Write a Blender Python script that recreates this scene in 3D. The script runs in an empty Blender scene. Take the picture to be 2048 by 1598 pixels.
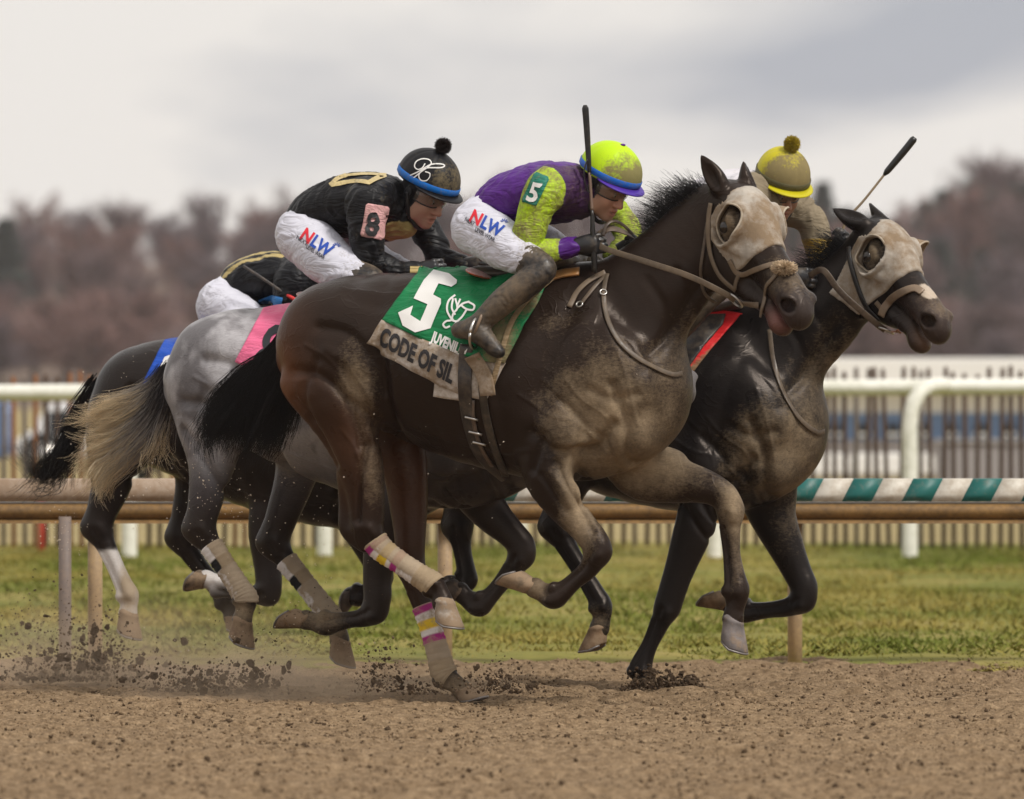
import bpy, bmesh, math, random
import numpy as np
import openvdb as vdb
from mathutils import Vector, Matrix
from mathutils.bvhtree import BVHTree

SC = bpy.context.scene
COL = SC.collection
R = math.radians

# ------------------------------------------------------------------ camera, sky, sun, exposure
CAM_D, CAM_H, LENS = 32.0, 1.2, 300.0
FPX = LENS / 36.0 * 2048.0          # focal length in photograph pixels
HOR = 764.0                         # height of the horizon in the photograph
cam_data = bpy.data.cameras.new('camera')
cam_data.lens = LENS
cam_data.sensor_width = 36.0
cam_data.clip_start = 0.5
cam_data.clip_end = 6000.0
cam_data.dof.use_dof = True
cam_data.dof.focus_distance = 32.0
cam_data.dof.aperture_fstop = 5.0
cam_data.dof.aperture_blades = 9
cam = bpy.data.objects.new('camera', cam_data)
COL.objects.link(cam)
cam.location = (0.0, -CAM_D, CAM_H)
cam.rotation_euler = (R(90) - math.atan((799.0 - HOR) / FPX), 0, 0)
SC.camera = cam

SUN_EL, SUN_AZ = 50.0, 132.0        # azimuth measured clockwise from +Y
world = bpy.data.worlds.new('World')
SC.world = world
world.use_nodes = True
wn, wl = world.node_tree.nodes, world.node_tree.links
wn.clear()
w_out = wn.new('ShaderNodeOutputWorld')
w_bg = wn.new('ShaderNodeBackground')
w_sky = wn.new('ShaderNodeTexSky')
w_sky.sky_type = 'NISHITA'
w_sky.sun_disc = False
w_sky.sun_elevation = R(SUN_EL)
w_sky.sun_rotation = R(SUN_AZ)
w_geo = wn.new('ShaderNodeTexCoord')
w_sep = wn.new('ShaderNodeSeparateXYZ')
wl.new(w_geo.outputs['Generated'], w_sep.inputs[0])


def wmath(op, a, b=None, c=None):
    n = wn.new('ShaderNodeMath')
    n.operation = op
    for i, v in enumerate((a, b, c)):
        if v is None:
            continue
        if isinstance(v, (int, float)):
            n.inputs[i].default_value = v
        else:
            wl.new(v, n.inputs[i])
    return n.outputs[0]


# overcast: cloud sheet overhead, mapped on a plane so that it flattens towards the horizon
wz = wmath('MAXIMUM', w_sep.outputs['Z'], 0.008)
wz = wmath('ADD', wz, 0.012)
wx = wmath('DIVIDE', w_sep.outputs['X'], wz)
wy = wmath('DIVIDE', w_sep.outputs['Y'], wz)
w_comb = wn.new('ShaderNodeCombineXYZ')
wl.new(wx, w_comb.inputs[0])
wl.new(wy, w_comb.inputs[1])
w_map = wn.new('ShaderNodeMapping')
w_map.inputs['Location'].default_value = (-0.12, 7.30, 1.9)
w_map.inputs['Scale'].default_value = (0.42, 0.055, 1.0)
wl.new(w_comb.outputs[0], w_map.inputs[0])
w_n = wn.new('ShaderNodeTexNoise')
w_n.inputs['Scale'].default_value = 1.0
w_n.inputs['Detail'].default_value = 5.0
w_n.inputs['Roughness'].default_value = 0.5
wl.new(w_map.outputs[0], w_n.inputs['Vector'])
w_ramp = wn.new('ShaderNodeValToRGB')
w_ramp.color_ramp.elements[0].position = 0.30
w_ramp.color_ramp.elements[0].color = (0.43, 0.45, 0.51, 1)
w_ramp.color_ramp.elements[1].position = 0.47
w_ramp.color_ramp.elements[1].color = (0.90, 0.86, 0.82, 1)
wl.new(w_n.outputs['Fac'], w_ramp.inputs[0])
w_mul = wn.new('ShaderNodeMix')
w_mul.data_type = 'RGBA'
w_mul.blend_type = 'MIX'
w_mul.inputs['Factor'].default_value = 0.9
w_skm = wn.new('ShaderNodeMix')
w_skm.data_type = 'RGBA'
w_skm.blend_type = 'MULTIPLY'
w_skm.inputs['Factor'].default_value = 1.0
w_skm.inputs[7].default_value = (0.10, 0.10, 0.10, 1)
wl.new(w_sky.outputs[0], w_skm.inputs[6])
wl.new(w_skm.outputs[2], w_mul.inputs[6])
wl.new(w_ramp.outputs[0], w_mul.inputs[7])
w_bg.inputs['Strength'].default_value = 1.0
wl.new(w_mul.outputs[2], w_bg.inputs['Color'])
wl.new(w_bg.outputs[0], w_out.inputs['Surface'])

sun_data = bpy.data.lights.new('sun', 'SUN')
sun_data.energy = 2.9
sun_data.angle = R(12)
sun_data.color = (1.0, 0.95, 0.88)
sun = bpy.data.objects.new('sun', sun_data)
COL.objects.link(sun)
_sd = Vector((math.sin(R(SUN_AZ)) * math.cos(R(SUN_EL)), math.cos(R(SUN_AZ)) * math.cos(R(SUN_EL)), math.sin(R(SUN_EL))))
sun.rotation_euler = _sd.to_track_quat('Z', 'Y').to_euler()
sun.location = (0, -10, 20)

vs = SC.view_settings
vs.view_transform = 'Standard'
vs.look = 'None'
vs.gamma = 1.0
vs.exposure = 0.0
vs.use_curve_mapping = False
SC.cycles.max_bounces = 6
SC.cycles.transparent_max_bounces = 12
SC.cycles.volume_bounces = 1

# ------------------------------------------------------------------ helpers: names and objects
rng = np.random.default_rng(7)
random.seed(7)


def tag(o, label=None, cat=None, group=None, kind=None):
    if label:
        o['label'] = label
    if cat:
        o['category'] = cat
    if group:
        o['group'] = group
    if kind:
        o['kind'] = kind
    return o


def empty(name, loc):
    o = bpy.data.objects.new(name, None)
    o.empty_display_size = 0.1
    o.location = loc
    COL.objects.link(o)
    return o


def np_mesh(name, verts, faces, smooth=True, quads=None):
    """mesh from numpy verts, triangles (n,3) and quads (n,4)"""
    verts = np.asarray(verts, np.float32).reshape(-1, 3)
    parts, lens = [], []
    for f, n in ((faces, 3), (quads, 4)):
        if f is not None and len(f):
            f = np.asarray(f, np.int32)
            n = f.shape[1]
            parts.append(f.ravel())
            lens.append(np.full(len(f), n, np.int32))
    me = bpy.data.meshes.new(name)
    loops = np.concatenate(parts)
    ln = np.concatenate(lens)
    me.vertices.add(len(verts))
    me.vertices.foreach_set('co', verts.ravel())
    me.loops.add(len(loops))
    me.loops.foreach_set('vertex_index', loops)
    me.polygons.add(len(ln))
    st = np.zeros(len(ln), np.int32)
    st[1:] = np.cumsum(ln)[:-1]
    me.polygons.foreach_set('loop_start', st)
    if smooth:
        me.polygons.foreach_set('use_smooth', np.ones(len(ln), bool))
    me.update(calc_edges=True)
    return me


def link(name, me, mat=None, parent=None):
    """link a mesh given in world coordinates under its thing"""
    o = bpy.data.objects.new(name, me)
    COL.objects.link(o)
    if mat is not None:
        for m in (mat if isinstance(mat, (list, tuple)) else [mat]):
            me.materials.append(m)
    if parent is not None:
        o.parent = parent
        off = Vector((0, 0, 0))
        p = parent
        while p is not None:
            off += p.location
            p = p.parent
        me.transform(Matrix.Translation(-off))
    return o


def set_col(me, rgb, mud=None):
    rgb = np.asarray(rgb, np.float32)
    n = len(me.vertices)
    c = np.ones((n, 4), np.float32)
    c[:, :3] = rgb
    a = me.color_attributes.new('Col', 'FLOAT_COLOR', 'POINT')
    a.data.foreach_set('color', c.ravel())
    m = me.attributes.new('mud', 'FLOAT', 'POINT')
    mv = np.zeros(n, np.float32)
    if mud is not None:
        mv[:] = mud
    m.data.foreach_set('value', mv)


def me_verts(me):
    v = np.empty(len(me.vertices) * 3, np.float32)
    me.vertices.foreach_get('co', v)
    return v.reshape(-1, 3)


# ------------------------------------------------------------------ helpers: noise
_T = np.random.default_rng(11).random((64, 64, 64)).astype(np.float32)


def noise3(p, scale=1.0, seed=0):
    p = np.asarray(p, np.float32) * scale + seed * 7.31 + 1000.0
    i = np.floor(p).astype(np.int32)
    f = p - i
    f = f * f * (3 - 2 * f)
    i0 = i & 63
    i1 = (i + 1) & 63
    x0, y0, z0 = i0[..., 0], i0[..., 1], i0[..., 2]
    x1, y1, z1 = i1[..., 0], i1[..., 1], i1[..., 2]
    fx, fy, fz = f[..., 0], f[..., 1], f[..., 2]
    c00 = _T[x0, y0, z0] * (1 - fx) + _T[x1, y0, z0] * fx
    c10 = _T[x0, y1, z0] * (1 - fx) + _T[x1, y1, z0] * fx
    c01 = _T[x0, y0, z1] * (1 - fx) + _T[x1, y0, z1] * fx
    c11 = _T[x0, y1, z1] * (1 - fx) + _T[x1, y1, z1] * fx
    c0 = c00 * (1 - fy) + c10 * fy
    c1 = c01 * (1 - fy) + c11 * fy
    return (c0 * (1 - fz) + c1 * fz) * 2 - 1


def fbm(p, scale=1.0, oct=4, seed=0, gain=0.5):
    s, a, t = 0.0, 1.0, 0.0
    for o in range(oct):
        s = s + a * noise3(p, scale * 2 ** o, seed + o)
        t += a
        a *= gain
    return s / t


def sstep(a, b, x):
    t = np.clip((x - a) / (b - a), 0, 1)
    return t * t * (3 - 2 * t)


# ------------------------------------------------------------------ helpers: from photograph pixels to places
def wpt(px, py, Y):
    D = CAM_D + Y
    return np.array([(px - 1024.0) / FPX * D, Y, CAM_H + D * (HOR - py) / FPX])


def ground_y(py):
    """distance Y at which the flat ground shows at height py"""
    return CAM_H * FPX / (py - HOR) - CAM_D


class Frame:
    """upright frame: u along the heading, v to the side that faces the camera, w up"""

    def __init__(s, px, Y, yaw):
        s.a = R(yaw)
        s.Y = Y
        s.ox = (px - 1024.0) / FPX * (CAM_D + Y)
        s.ca, s.sa = math.cos(s.a), math.sin(s.a)

    def loc(s, px, py, v=0.0):
        Y = s.Y
        for _ in range(6):
            D = CAM_D + Y
            X = (px - 1024.0) / FPX * D
            u = (X - s.ox + v * s.sa) / s.ca
            Y = s.Y - u * s.sa - v * s.ca
        return np.array([u, v, CAM_H + (CAM_D + Y) * (HOR - py) / FPX])

    def world(s, p):
        p = np.asarray(p, float)
        o = np.empty_like(p)
        o[..., 0] = s.ox + p[..., 0] * s.ca - p[..., 1] * s.sa
        o[..., 1] = s.Y - p[..., 0] * s.sa - p[..., 1] * s.ca
        o[..., 2] = p[..., 2]
        return o

    def wdir(s, d):
        d = np.asarray(d, float)
        return np.array([d[0] * s.ca - d[1] * s.sa, -d[0] * s.sa - d[1] * s.ca, d[2]])

    def local(s, p):
        p = np.asarray(p, float)
        dx, dy = p[..., 0] - s.ox, p[..., 1] - s.Y
        o = np.empty_like(p)
        o[..., 0] = dx * s.ca - dy * s.sa
        o[..., 1] = -dx * s.sa - dy * s.ca
        o[..., 2] = p[..., 2]
        return o


def catmull(P, n):
    """resample rows of P (k, d), n steps per span"""
    P = np.asarray(P, float)
    Q = np.vstack([2 * P[0] - P[1], P, 2 * P[-1] - P[-2]])
    out = []
    for i in range(len(P) - 1):
        p0, p1, p2, p3 = Q[i:i + 4]
        for t in np.linspace(0, 1, n, endpoint=False):
            out.append(0.5 * (2 * p1 + (p2 - p0) * t + (2 * p0 - 5 * p1 + 4 * p2 - p3) * t * t + (3 * p1 - p0 - 3 * p2 + p3) * t ** 3))
    out.append(P[-1])
    return np.array(out)


# ------------------------------------------------------------------ helpers: signed-distance modelling
class Field:
    def __init__(s, lo, hi, vox):
        s.lo = np.asarray(lo, float)
        s.vox = vox
        s.n = np.ceil((np.asarray(hi, float) - s.lo) / vox).astype(int) + 1
        s.a = np.full(tuple(s.n), 0.25, np.float32)

    def blk(s, lo, hi):
        i0 = np.clip(np.floor((np.asarray(lo) - s.lo) / s.vox).astype(int), 0, s.n)
        i1 = np.clip(np.ceil((np.asarray(hi) - s.lo) / s.vox).astype(int) + 1, 0, s.n)
        sl = tuple(slice(int(a), int(b)) for a, b in zip(i0, i1))
        ax = [(s.lo[k] + s.vox * np.arange(i0[k], i1[k])).astype(np.float32) for k in range(3)]
        return sl, ax[0][:, None, None], ax[1][None, :, None], ax[2][None, None, :]

    def join(s, sl, d, k):
        A = s.a[sl]
        if A.size == 0:
            return
        if k > 0:
            h = np.maximum(k - np.abs(A - d), 0) / k
            s.a[sl] = np.minimum(A, d) - h * h * (k * 0.25)
        else:
            s.a[sl] = np.minimum(A, d)

    def cut(s, sl, d, k):
        A = s.a[sl]
        if A.size == 0:
            return
        d = -d
        if k > 0:
            h = np.maximum(k - np.abs(A - d), 0) / k
            s.a[sl] = np.maximum(A, d) + h * h * (k * 0.25)
        else:
            s.a[sl] = np.maximum(A, d)

    def ell(s, c, rad, k=0.02, axes=None, cut=False):
        c = np.asarray(c, float)
        rad = np.asarray(rad, float)
        m = (max(rad) + k + 0.025)
        sl, X, Y, Z = s.blk(c - m, c + m)
        M = np.eye(3) if axes is None else np.asarray(axes, float)
        dx, dy, dz = X - c[0], Y - c[1], Z - c[2]
        k0 = k1 = 0
        for i in range(3):
            q = dx * M[i, 0] + dy * M[i, 1] + dz * M[i, 2]
            k0 = k0 + (q / rad[i]) ** 2
            k1 = k1 + (q / rad[i] ** 2) ** 2
        k0 = np.sqrt(k0)
        d = k0 * (k0 - 1) / np.maximum(np.sqrt(k1), 1e-6)
        (s.cut if cut else s.join)(sl, d.astype(np.float32), k)

    def chain(s, P, k=0.02, n=(0, 1, 0), steps=4, cut=False, spline=True):
        """P rows: x y z r flat  (flat: half-width along n over r)"""
        P = np.asarray(P, float)
        if P.shape[1] == 4:
            P = np.hstack([P, np.ones((len(P), 1))])
        if spline and len(P) > 2:
            P = catmull(P, steps)
        n = np.asarray(n, float)
        rm = (P[:, 3] * np.maximum(1, P[:, 4])).max() + k + 0.025
        lo = P[:, :3].min(0) - rm
        hi = P[:, :3].max(0) + rm
        sl, X, Y, Z = s.blk(lo, hi)
        shp = (X.shape[0], Y.shape[1], Z.shape[2])
        if 0 in shp:
            return
        T = np.full(shp, 0.25, np.float32)
        base = np.array([t.start for t in sl])
        for a, b in zip(P[:-1], P[1:]):
            m = max(a[3] * max(1, a[4]), b[3] * max(1, b[4])) + k + 0.025
            l2 = np.minimum(a[:3], b[:3]) - m
            h2 = np.maximum(a[:3], b[:3]) + m
            s2, x, y, z = s.blk(l2, h2)
            s3 = tuple(slice(q.start - bb, q.stop - bb) for q, bb in zip(s2, base))
            e = b[:3] - a[:3]
            L2 = max(float(e @ e), 1e-9)
            dx, dy, dz = x - a[0], y - a[1], z - a[2]
            t = np.clip((dx * e[0] + dy * e[1] + dz * e[2]) / L2, 0, 1)
            dx = dx - t * e[0]
            dy = dy - t * e[1]
            dz = dz - t * e[2]
            dn = dx * n[0] + dy * n[1] + dz * n[2]
            r = a[3] + t * (b[3] - a[3])
            f = a[4] + t * (b[4] - a[4])
            q2 = dx * dx + dy * dy + dz * dz
            d = np.sqrt(np.maximum(q2 - dn * dn + (dn / f) ** 2, 0)) - r
            d = np.where(f < 1, d * np.minimum(1, f + 0.25), d)
            T[s3] = np.minimum(T[s3], d)
        (s.cut if cut else s.join)(sl, T, k)

    def blur(s, times=1):
        for _ in range(times):
            for ax in range(3):
                A = s.a
                B = A.copy()
                i = [slice(None)] * 3
                l = list(i)
                r = list(i)
                i[ax] = slice(1, -1)
                l[ax] = slice(0, -2)
                r[ax] = slice(2, None)
                B[tuple(i)] = 0.5 * A[tuple(i)] + 0.25 * (A[tuple(l)] + A[tuple(r)])
                s.a = B

    def coords(s):
        return [(s.lo[k] + s.vox * np.arange(s.n[k])).astype(np.float32).reshape([-1 if j == k else 1 for j in range(3)]) for k in range(3)]

    def mesh(s, arr=None, iso=0.0):
        arr = s.a if arr is None else arr
        g = vdb.FloatGrid(0.25)
        g.copyFromArray(np.ascontiguousarray(arr, dtype=np.float32))
        pts, tri, quad = g.convertToPolygons(isovalue=iso)
        pts = np.asarray(pts, float) * s.vox + s.lo
        tri = np.asarray(tri, np.int64).reshape(-1, 3)
        quad = np.asarray(quad, np.int64).reshape(-1, 4)
        F = [(t[0], t[1], t[2]) for t in ()]
        tt = tri
        if len(quad):
            tt = np.vstack([tri, quad[:, [0, 1, 2]], quad[:, [0, 2, 3]]]) if len(tri) else np.vstack([quad[:, [0, 1, 2]], quad[:, [0, 2, 3]]])
        if len(tt) == 0:
            raise ValueError('empty field')
        A, B, C = pts[tt[:, 0]], pts[tt[:, 1]], pts[tt[:, 2]]
        vol = (np.cross(B - A, C - A) * (A - pts.mean(0))).sum()
        if vol < 0:
            tri = tri[:, ::-1]
            quad = quad[:, ::-1]
        return pts, tri, quad


def largest_only(pts, tri, quad, keep=0.02):
    """drop crumbs: connected pieces with under keep of the vertices"""
    n = len(pts)
    lab = np.arange(n)
    E = []
    for f in (tri, quad):
        for j in range(f.shape[1] if len(f) else 0):
            E.append(np.stack([f[:, j], f[:, (j + 1) % f.shape[1]]], 1))
    E = np.vstack(E)
    for _ in range(400):
        m = np.minimum(lab[E[:, 0]], lab[E[:, 1]])
        new = lab.copy()
        np.minimum.at(new, E[:, 0], m)
        np.minimum.at(new, E[:, 1], m)
        new = new[new]
        new = new[new]
        if (new == lab).all():
            break
        lab = new
    u, c = np.unique(lab, return_counts=True)
    ok = np.isin(lab, u[c >= keep * n])
    idx = np.cumsum(ok) - 1
    tri = idx[tri[ok[tri].all(1)]] if len(tri) else tri
    quad = idx[quad[ok[quad].all(1)]] if len(quad) else quad
    return pts[ok], tri, quad


def field_obj(name, F, frame, mat, parent, arr=None, colfn=None, crumbs=True, disp=None, frame_pts=False):
    pts, tri, quad = F.mesh(arr)
    if crumbs:
        pts, tri, quad = largest_only(pts, tri, quad)
    # frames mirror v, which flips the winding
    W = frame.world(pts) if frame is not None else pts
    if frame is not None:
        tri = tri[:, ::-1] if len(tri) else tri
        quad = quad[:, ::-1] if len(quad) else quad
    me = np_mesh(name, W, tri, True, quad)
    if disp is not None:
        nrm = np.empty(len(W) * 3, np.float32)
        me.vertices.foreach_get('normal', nrm)
        W = W + nrm.reshape(-1, 3) * disp(pts, W)[:, None]
        me.vertices.foreach_set('co', W.astype(np.float32).ravel())
        me.update()
    if colfn is not None:
        rgb, mud = colfn(pts, W)
        set_col(me, rgb, mud)
    o = link(name, me, mat, parent)
    o['_w'] = 0
    del o['_w']
    TRI = np.vstack([t for t in (tri, quad[:, [0, 1, 2]] if len(quad) else quad.reshape(-1, 3)[:0], quad[:, [0, 2, 3]] if len(quad) else quad.reshape(-1, 3)[:0]) if len(t)])
    return o, (W, TRI)


def make_bvh(*wts):
    V, T, n = [], [], 0
    for W, t in wts:
        V.append(W)
        T.append(np.asarray(t) + n)
        n += len(W)
    return BVHTree.FromPolygons(np.vstack(V).tolist(), np.vstack(T).tolist(), all_triangles=True)


CAMP = Vector((0.0, -CAM_D, CAM_H))


def hit(bvh, px, py):
    d = Vector(wpt(px, py, 0.0)) - CAMP
    d.normalize()
    loc, nrm, idx, dist = bvh.ray_cast(CAMP, d)
    if loc is None:
        return None
    if nrm.dot(d) > 0:
        nrm = -nrm
    return np.array(loc), np.array(nrm)


# ------------------------------------------------------------------ helpers: sweeps, ribbons, decals
def sweep(points, rad, sides=8, flat=None, normals=None, closed=False, cap=True):
    """tube along points; flat=(half width, half thickness) with normals makes a strap"""
    P = np.asarray(points, float)
    n = len(P)
    T = np.gradient(P, axis=0)
    if closed:
        T = np.roll(P, -1, 0) - np.roll(P, 1, 0)
    T /= np.maximum(np.linalg.norm(T, axis=1), 1e-9)[:, None]
    rad = np.broadcast_to(np.asarray(rad, float), (n,))
    V = []
    up = np.array([0, 0, 1.0]) if abs(T[0][2]) < 0.9 else np.array([1.0, 0, 0])
    N = up - T[0] * (up @ T[0])
    N /= np.linalg.norm(N)
    for i in range(n):
        if normals is not None:
            N = np.asarray(normals[i], float)
        N = N - T[i] * (N @ T[i])
        N /= max(np.linalg.norm(N), 1e-9)
        B = np.cross(T[i], N)
        if flat is None:
            for j in range(sides):
                a = 2 * math.pi * j / sides
                V.append(P[i] + rad[i] * (math.cos(a) * N + math.sin(a) * B))
        else:
            hw, ht = flat
            hw = hw * rad[i]
            for (x, y) in ((-1, -1), (1, -1), (1, 0.6), (0.8, 1), (-0.8, 1), (-1, 0.6)):
                V.append(P[i] + B * x * hw + N * y * ht)
    k = sides if flat is None else 6
    F = []
    for i in range(n if closed else n - 1):
        for j in range(k):
            a = i * k + j
            b = i * k + (j + 1) % k
            i2 = (i + 1) % n
            F.append((a, b, i2 * k + (j + 1) % k, i2 * k + j))
    return np.array(V), np.array(F), k, (not closed and cap)


def sweep_obj(name, points, rad, mat, parent=None, sides=8, flat=None, normals=None, closed=False, col=None, mud=0.0):
    V, F, k, cap = sweep(points, rad, sides, flat, normals, closed)
    n = len(V)
    tri = None
    if cap:
        V = np.vstack([V, V[:k].mean(0), V[-k:].mean(0)])
        tri = [(n, (j + 1) % k, j) for j in range(k)] + [(n + 1, n - k + j, n - k + (j + 1) % k) for j in range(k)]
        tri = np.array(tri)
    me = np_mesh(name, V, tri, flat is None, F)
    if col is not None:
        set_col(me, col, mud)
    return link(name, me, mat, parent)


def strap(name, pxs, bvh, width, mat, parent, thick=0.004, off=0.004, n=6, col=None, mud=0.3, extra=None):
    """leather strap laid on a surface along a path seen in the photograph"""
    Q = catmull(np.array(pxs, float), n) if len(pxs) > 2 else np.linspace(pxs[0], pxs[-1], n * 2)
    P, N = [], []
    last = None
    hits = [hit(bvh, x, y) for x, y in Q]
    known = [i for i, h in enumerate(hits) if h is not None]
    if not known:
        return None
    for i, (x, y) in enumerate(Q):
        h = hits[i]
        if h is None:
            j = min(known, key=lambda q: abs(q - i))
            Y = hits[j][0][1]
            h = (wpt(x, y, Y), hits[j][1])
        P.append(h[0])
        N.append(h[1])
    P, N = np.array(P), np.array(N)
    for _ in range(2):
        N[1:-1] = (N[:-2] + N[1:-1] * 2 + N[2:]) / 4
        P[1:-1] = (P[:-2] + P[1:-1] * 2 + P[2:]) / 4
    N /= np.linalg.norm(N, axis=1)[:, None]
    P = P + N * off
    return sweep_obj(name, P, 1.0, mat, parent, flat=(width / 2, thick / 2), normals=N, col=col, mud=mud)


def poly2d(polys):
    """bmesh of flat polygons given in photograph pixels; holes by listing letters as text instead"""
    bm = bmesh.new()
    for p in polys:
        vs_ = [bm.verts.new((x, -y, 0)) for x, y in p]
        try:
            bm.faces.new(vs_)
        except ValueError:
            pass
    return bm


def text2d(txt, origin, ex, ey, bold=0.0, align='LEFT', shear=0.0):
    """text outlines as a bmesh in photograph pixels: ex, ey are the pixel vectors of one letter height across and up"""
    cu = bpy.data.curves.new('lettering', 'FONT')
    cu.body = txt
    cu.size = 1.0
    cu.offset = bold
    cu.shear = shear
    cu.align_x = align
    cu.resolution_u = 3
    ob = bpy.data.objects.new('lettering', cu)
    COL.objects.link(ob)
    dg = bpy.context.evaluated_depsgraph_get()
    me = bpy.data.meshes.new_from_object(ob.evaluated_get(dg))
    bpy.data.objects.remove(ob)
    bpy.data.curves.remove(cu)
    bm = bmesh.new()
    bm.from_mesh(me)
    bpy.data.meshes.remove(me)
    for v in bm.verts:
        x, y = v.co.x, v.co.y
        v.co = (origin[0] + ex[0] * x + ey[0] * y, -(origin[1] + ex[1] * x + ey[1] * y), 0)
    return bm


def stroke2d(path, w0, w1=None, n=8):
    P = catmull(np.array(path, float), n) if len(path) > 2 else np.linspace(path[0], path[-1], 6)
    T = np.gradient(P, axis=0)
    T /= np.maximum(np.linalg.norm(T, axis=1), 1e-9)[:, None]
    Nn = np.stack([-T[:, 1], T[:, 0]], 1)
    w = np.linspace(w0, w0 if w1 is None else w1, len(P))[:, None] / 2
    bm = bmesh.new()
    A = [bm.verts.new((p[0], -p[1], 0)) for p in P + Nn * w]
    B = [bm.verts.new((p[0], -p[1], 0)) for p in P - Nn * w]
    for i in range(len(P) - 1):
        bm.faces.new((A[i], A[i + 1], B[i + 1], B[i]))
    return bm


def merge_bm(bms):
    out = bmesh.new()
    for b in bms:
        m = bpy.data.meshes.new('tmp')
        b.to_mesh(m)
        out.from_mesh(m)
        bpy.data.meshes.remove(m)
        b.free()
    return out


def decal(name, bm, bvh, mat, parent, off=0.002, step=10.0, col=None, mud=0.0, thick=0.0):
    """lay a flat shape (drawn in photograph pixels) on a surface as geometry"""
    bmesh.ops.triangulate(bm, faces=bm.faces[:])
    xs = [v.co.x for v in bm.verts]
    ys = [v.co.y for v in bm.verts]
    for ax, lo, hi in ((0, min(xs), max(xs)), (1, min(ys), max(ys))):
        c = lo + step * 0.5
        while c < hi:
            no = (1, 0, 0) if ax == 0 else (0, 1, 0)
            co = (c, 0, 0) if ax == 0 else (0, c, 0)
            bmesh.ops.bisect_plane(bm, geom=bm.verts[:] + bm.edges[:] + bm.faces[:], plane_co=co, plane_no=no, dist=1e-4)
            c += step
    bad = []
    for v in bm.verts:
        h = hit(bvh, v.co.x, -v.co.y)
        if h is None:
            bad.append(v)
            continue
        v.co = Vector(h[0] + h[1] * off)
    if bad:
        bmesh.ops.delete(bm, geom=bad, context='VERTS')
    if not bm.faces:
        bm.free()
        return None
    bmesh.ops.recalc_face_normals(bm, faces=bm.faces[:])
    s = sum(f.normal.dot(CAMP - f.calc_center_median()) for f in bm.faces)
    if s < 0:
        bmesh.ops.reverse_faces(bm, faces=bm.faces[:])
    if thick:
        r = bmesh.ops.solidify(bm, geom=bm.faces[:], thickness=thick)
    me = bpy.data.meshes.new(name)
    bm.to_mesh(me)
    bm.free()
    for p in me.polygons:
        p.use_smooth = True
    if col is not None:
        set_col(me, col, mud)
    return link(name, me, mat, parent)


# ------------------------------------------------------------------ helpers: hair
def hair_obj(name, strands, mat, parent, r0=0.0016, colfn=None):
    """strands: (m, n, 3) polylines, each a thin tapering three-sided lock"""
    S = np.asarray(strands, float)
    m, n, _ = S.shape
    T = np.gradient(S, axis=1)
    T /= np.maximum(np.linalg.norm(T, axis=2), 1e-9)[..., None]
    A = np.cross(T, np.array([0.3, 1.0, 0.2]))
    A /= np.maximum(np.linalg.norm(A, axis=2), 1e-9)[..., None]
    B = np.cross(T, A)
    taper = np.linspace(1, 0.25, n)[None, :, None] * (rng.random((m, 1, 1)) * 0.8 + 0.6) * r0
    V = np.stack([S + taper * (math.cos(a) * A + math.sin(a) * B) for a in (0, 2.09, 4.19)], 2)
    base = (np.arange(m)[:, None, None] * n + np.arange(n - 1)[None, :, None]) * 3
    F = []
    for j in range(3):
        k = (j + 1) % 3
        F.append(np.stack([base + j, base + k, base + 3 + k, base + 3 + j], -1).reshape(-1, 4))
    me = np_mesh(name, V.reshape(-1, 3), None, True, np.vstack(F))
    if colfn is not None:
        t = np.broadcast_to(np.linspace(0, 1, n)[None, :, None], (m, n, 3)).reshape(-1)
        sid = np.broadcast_to(np.arange(m)[:, None, None], (m, n, 3)).reshape(-1)
        rgb, mud = colfn(t, sid, V.reshape(-1, 3))
        set_col(me, rgb, mud)
    return link(name, me, mat, parent)


# ------------------------------------------------------------------ helpers: materials
def nt(name):
    m = bpy.data.materials.new(name)
    m.use_nodes = True
    N, L = m.node_tree.nodes, m.node_tree.links
    b = N['Principled BSDF']
    return m, N, L, b


def noise_node(N, L, scale, detail=3, rough=0.55, vec=None, dist=0.0):
    n = N.new('ShaderNodeTexNoise')
    n.inputs['Scale'].default_value = scale
    n.inputs['Detail'].default_value = detail
    n.inputs['Roughness'].default_value = rough
    n.inputs['Distortion'].default_value = dist
    if vec is None:
        tc = N.new('ShaderNodeTexCoord')
        vec = tc.outputs['Object']
    L.new(vec, n.inputs['Vector'])
    return n.outputs['Fac']


def mth(N, L, op, a, b=None, clamp=False):
    n = N.new('ShaderNodeMath')
    n.operation = op
    n.use_clamp = clamp
    for i, v in enumerate((a, b)):
        if v is None:
            continue
        if isinstance(v, (int, float)):
            n.inputs[i].default_value = v
        else:
            L.new(v, n.inputs[i])
    return n.outputs[0]


def mixc(N, L, fac, a, b, mode='MIX'):
    n = N.new('ShaderNodeMix')
    n.data_type = 'RGBA'
    n.blend_type = mode
    for sock, v in ((n.inputs['Factor'], fac), (n.inputs[6], a), (n.inputs[7], b)):
        if isinstance(v, (int, float)):
            sock.default_value = v
        elif isinstance(v, (tuple, list)):
            sock.default_value = (*v[:3], 1)
        else:
            L.new(v, sock)
    return n.outputs[2]


def ramp(N, L, fac, stops):
    n = N.new('ShaderNodeValToRGB')
    e = n.color_ramp.elements
    while len(e) < len(stops):
        e.new(0.5)
    for el, (p, c) in zip(e, stops):
        el.position = p
        el.color = (*c, 1)
    L.new(fac, n.inputs[0])
    return n.outputs[0]


def bump(N, L, b, height, strength=0.3, dist=0.01):
    n = N.new('ShaderNodeBump')
    n.inputs['Strength'].default_value = strength
    n.inputs['Distance'].default_value = dist
    L.new(height, n.inputs['Height'])
    L.new(n.outputs[0], b.inputs['Normal'])


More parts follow.
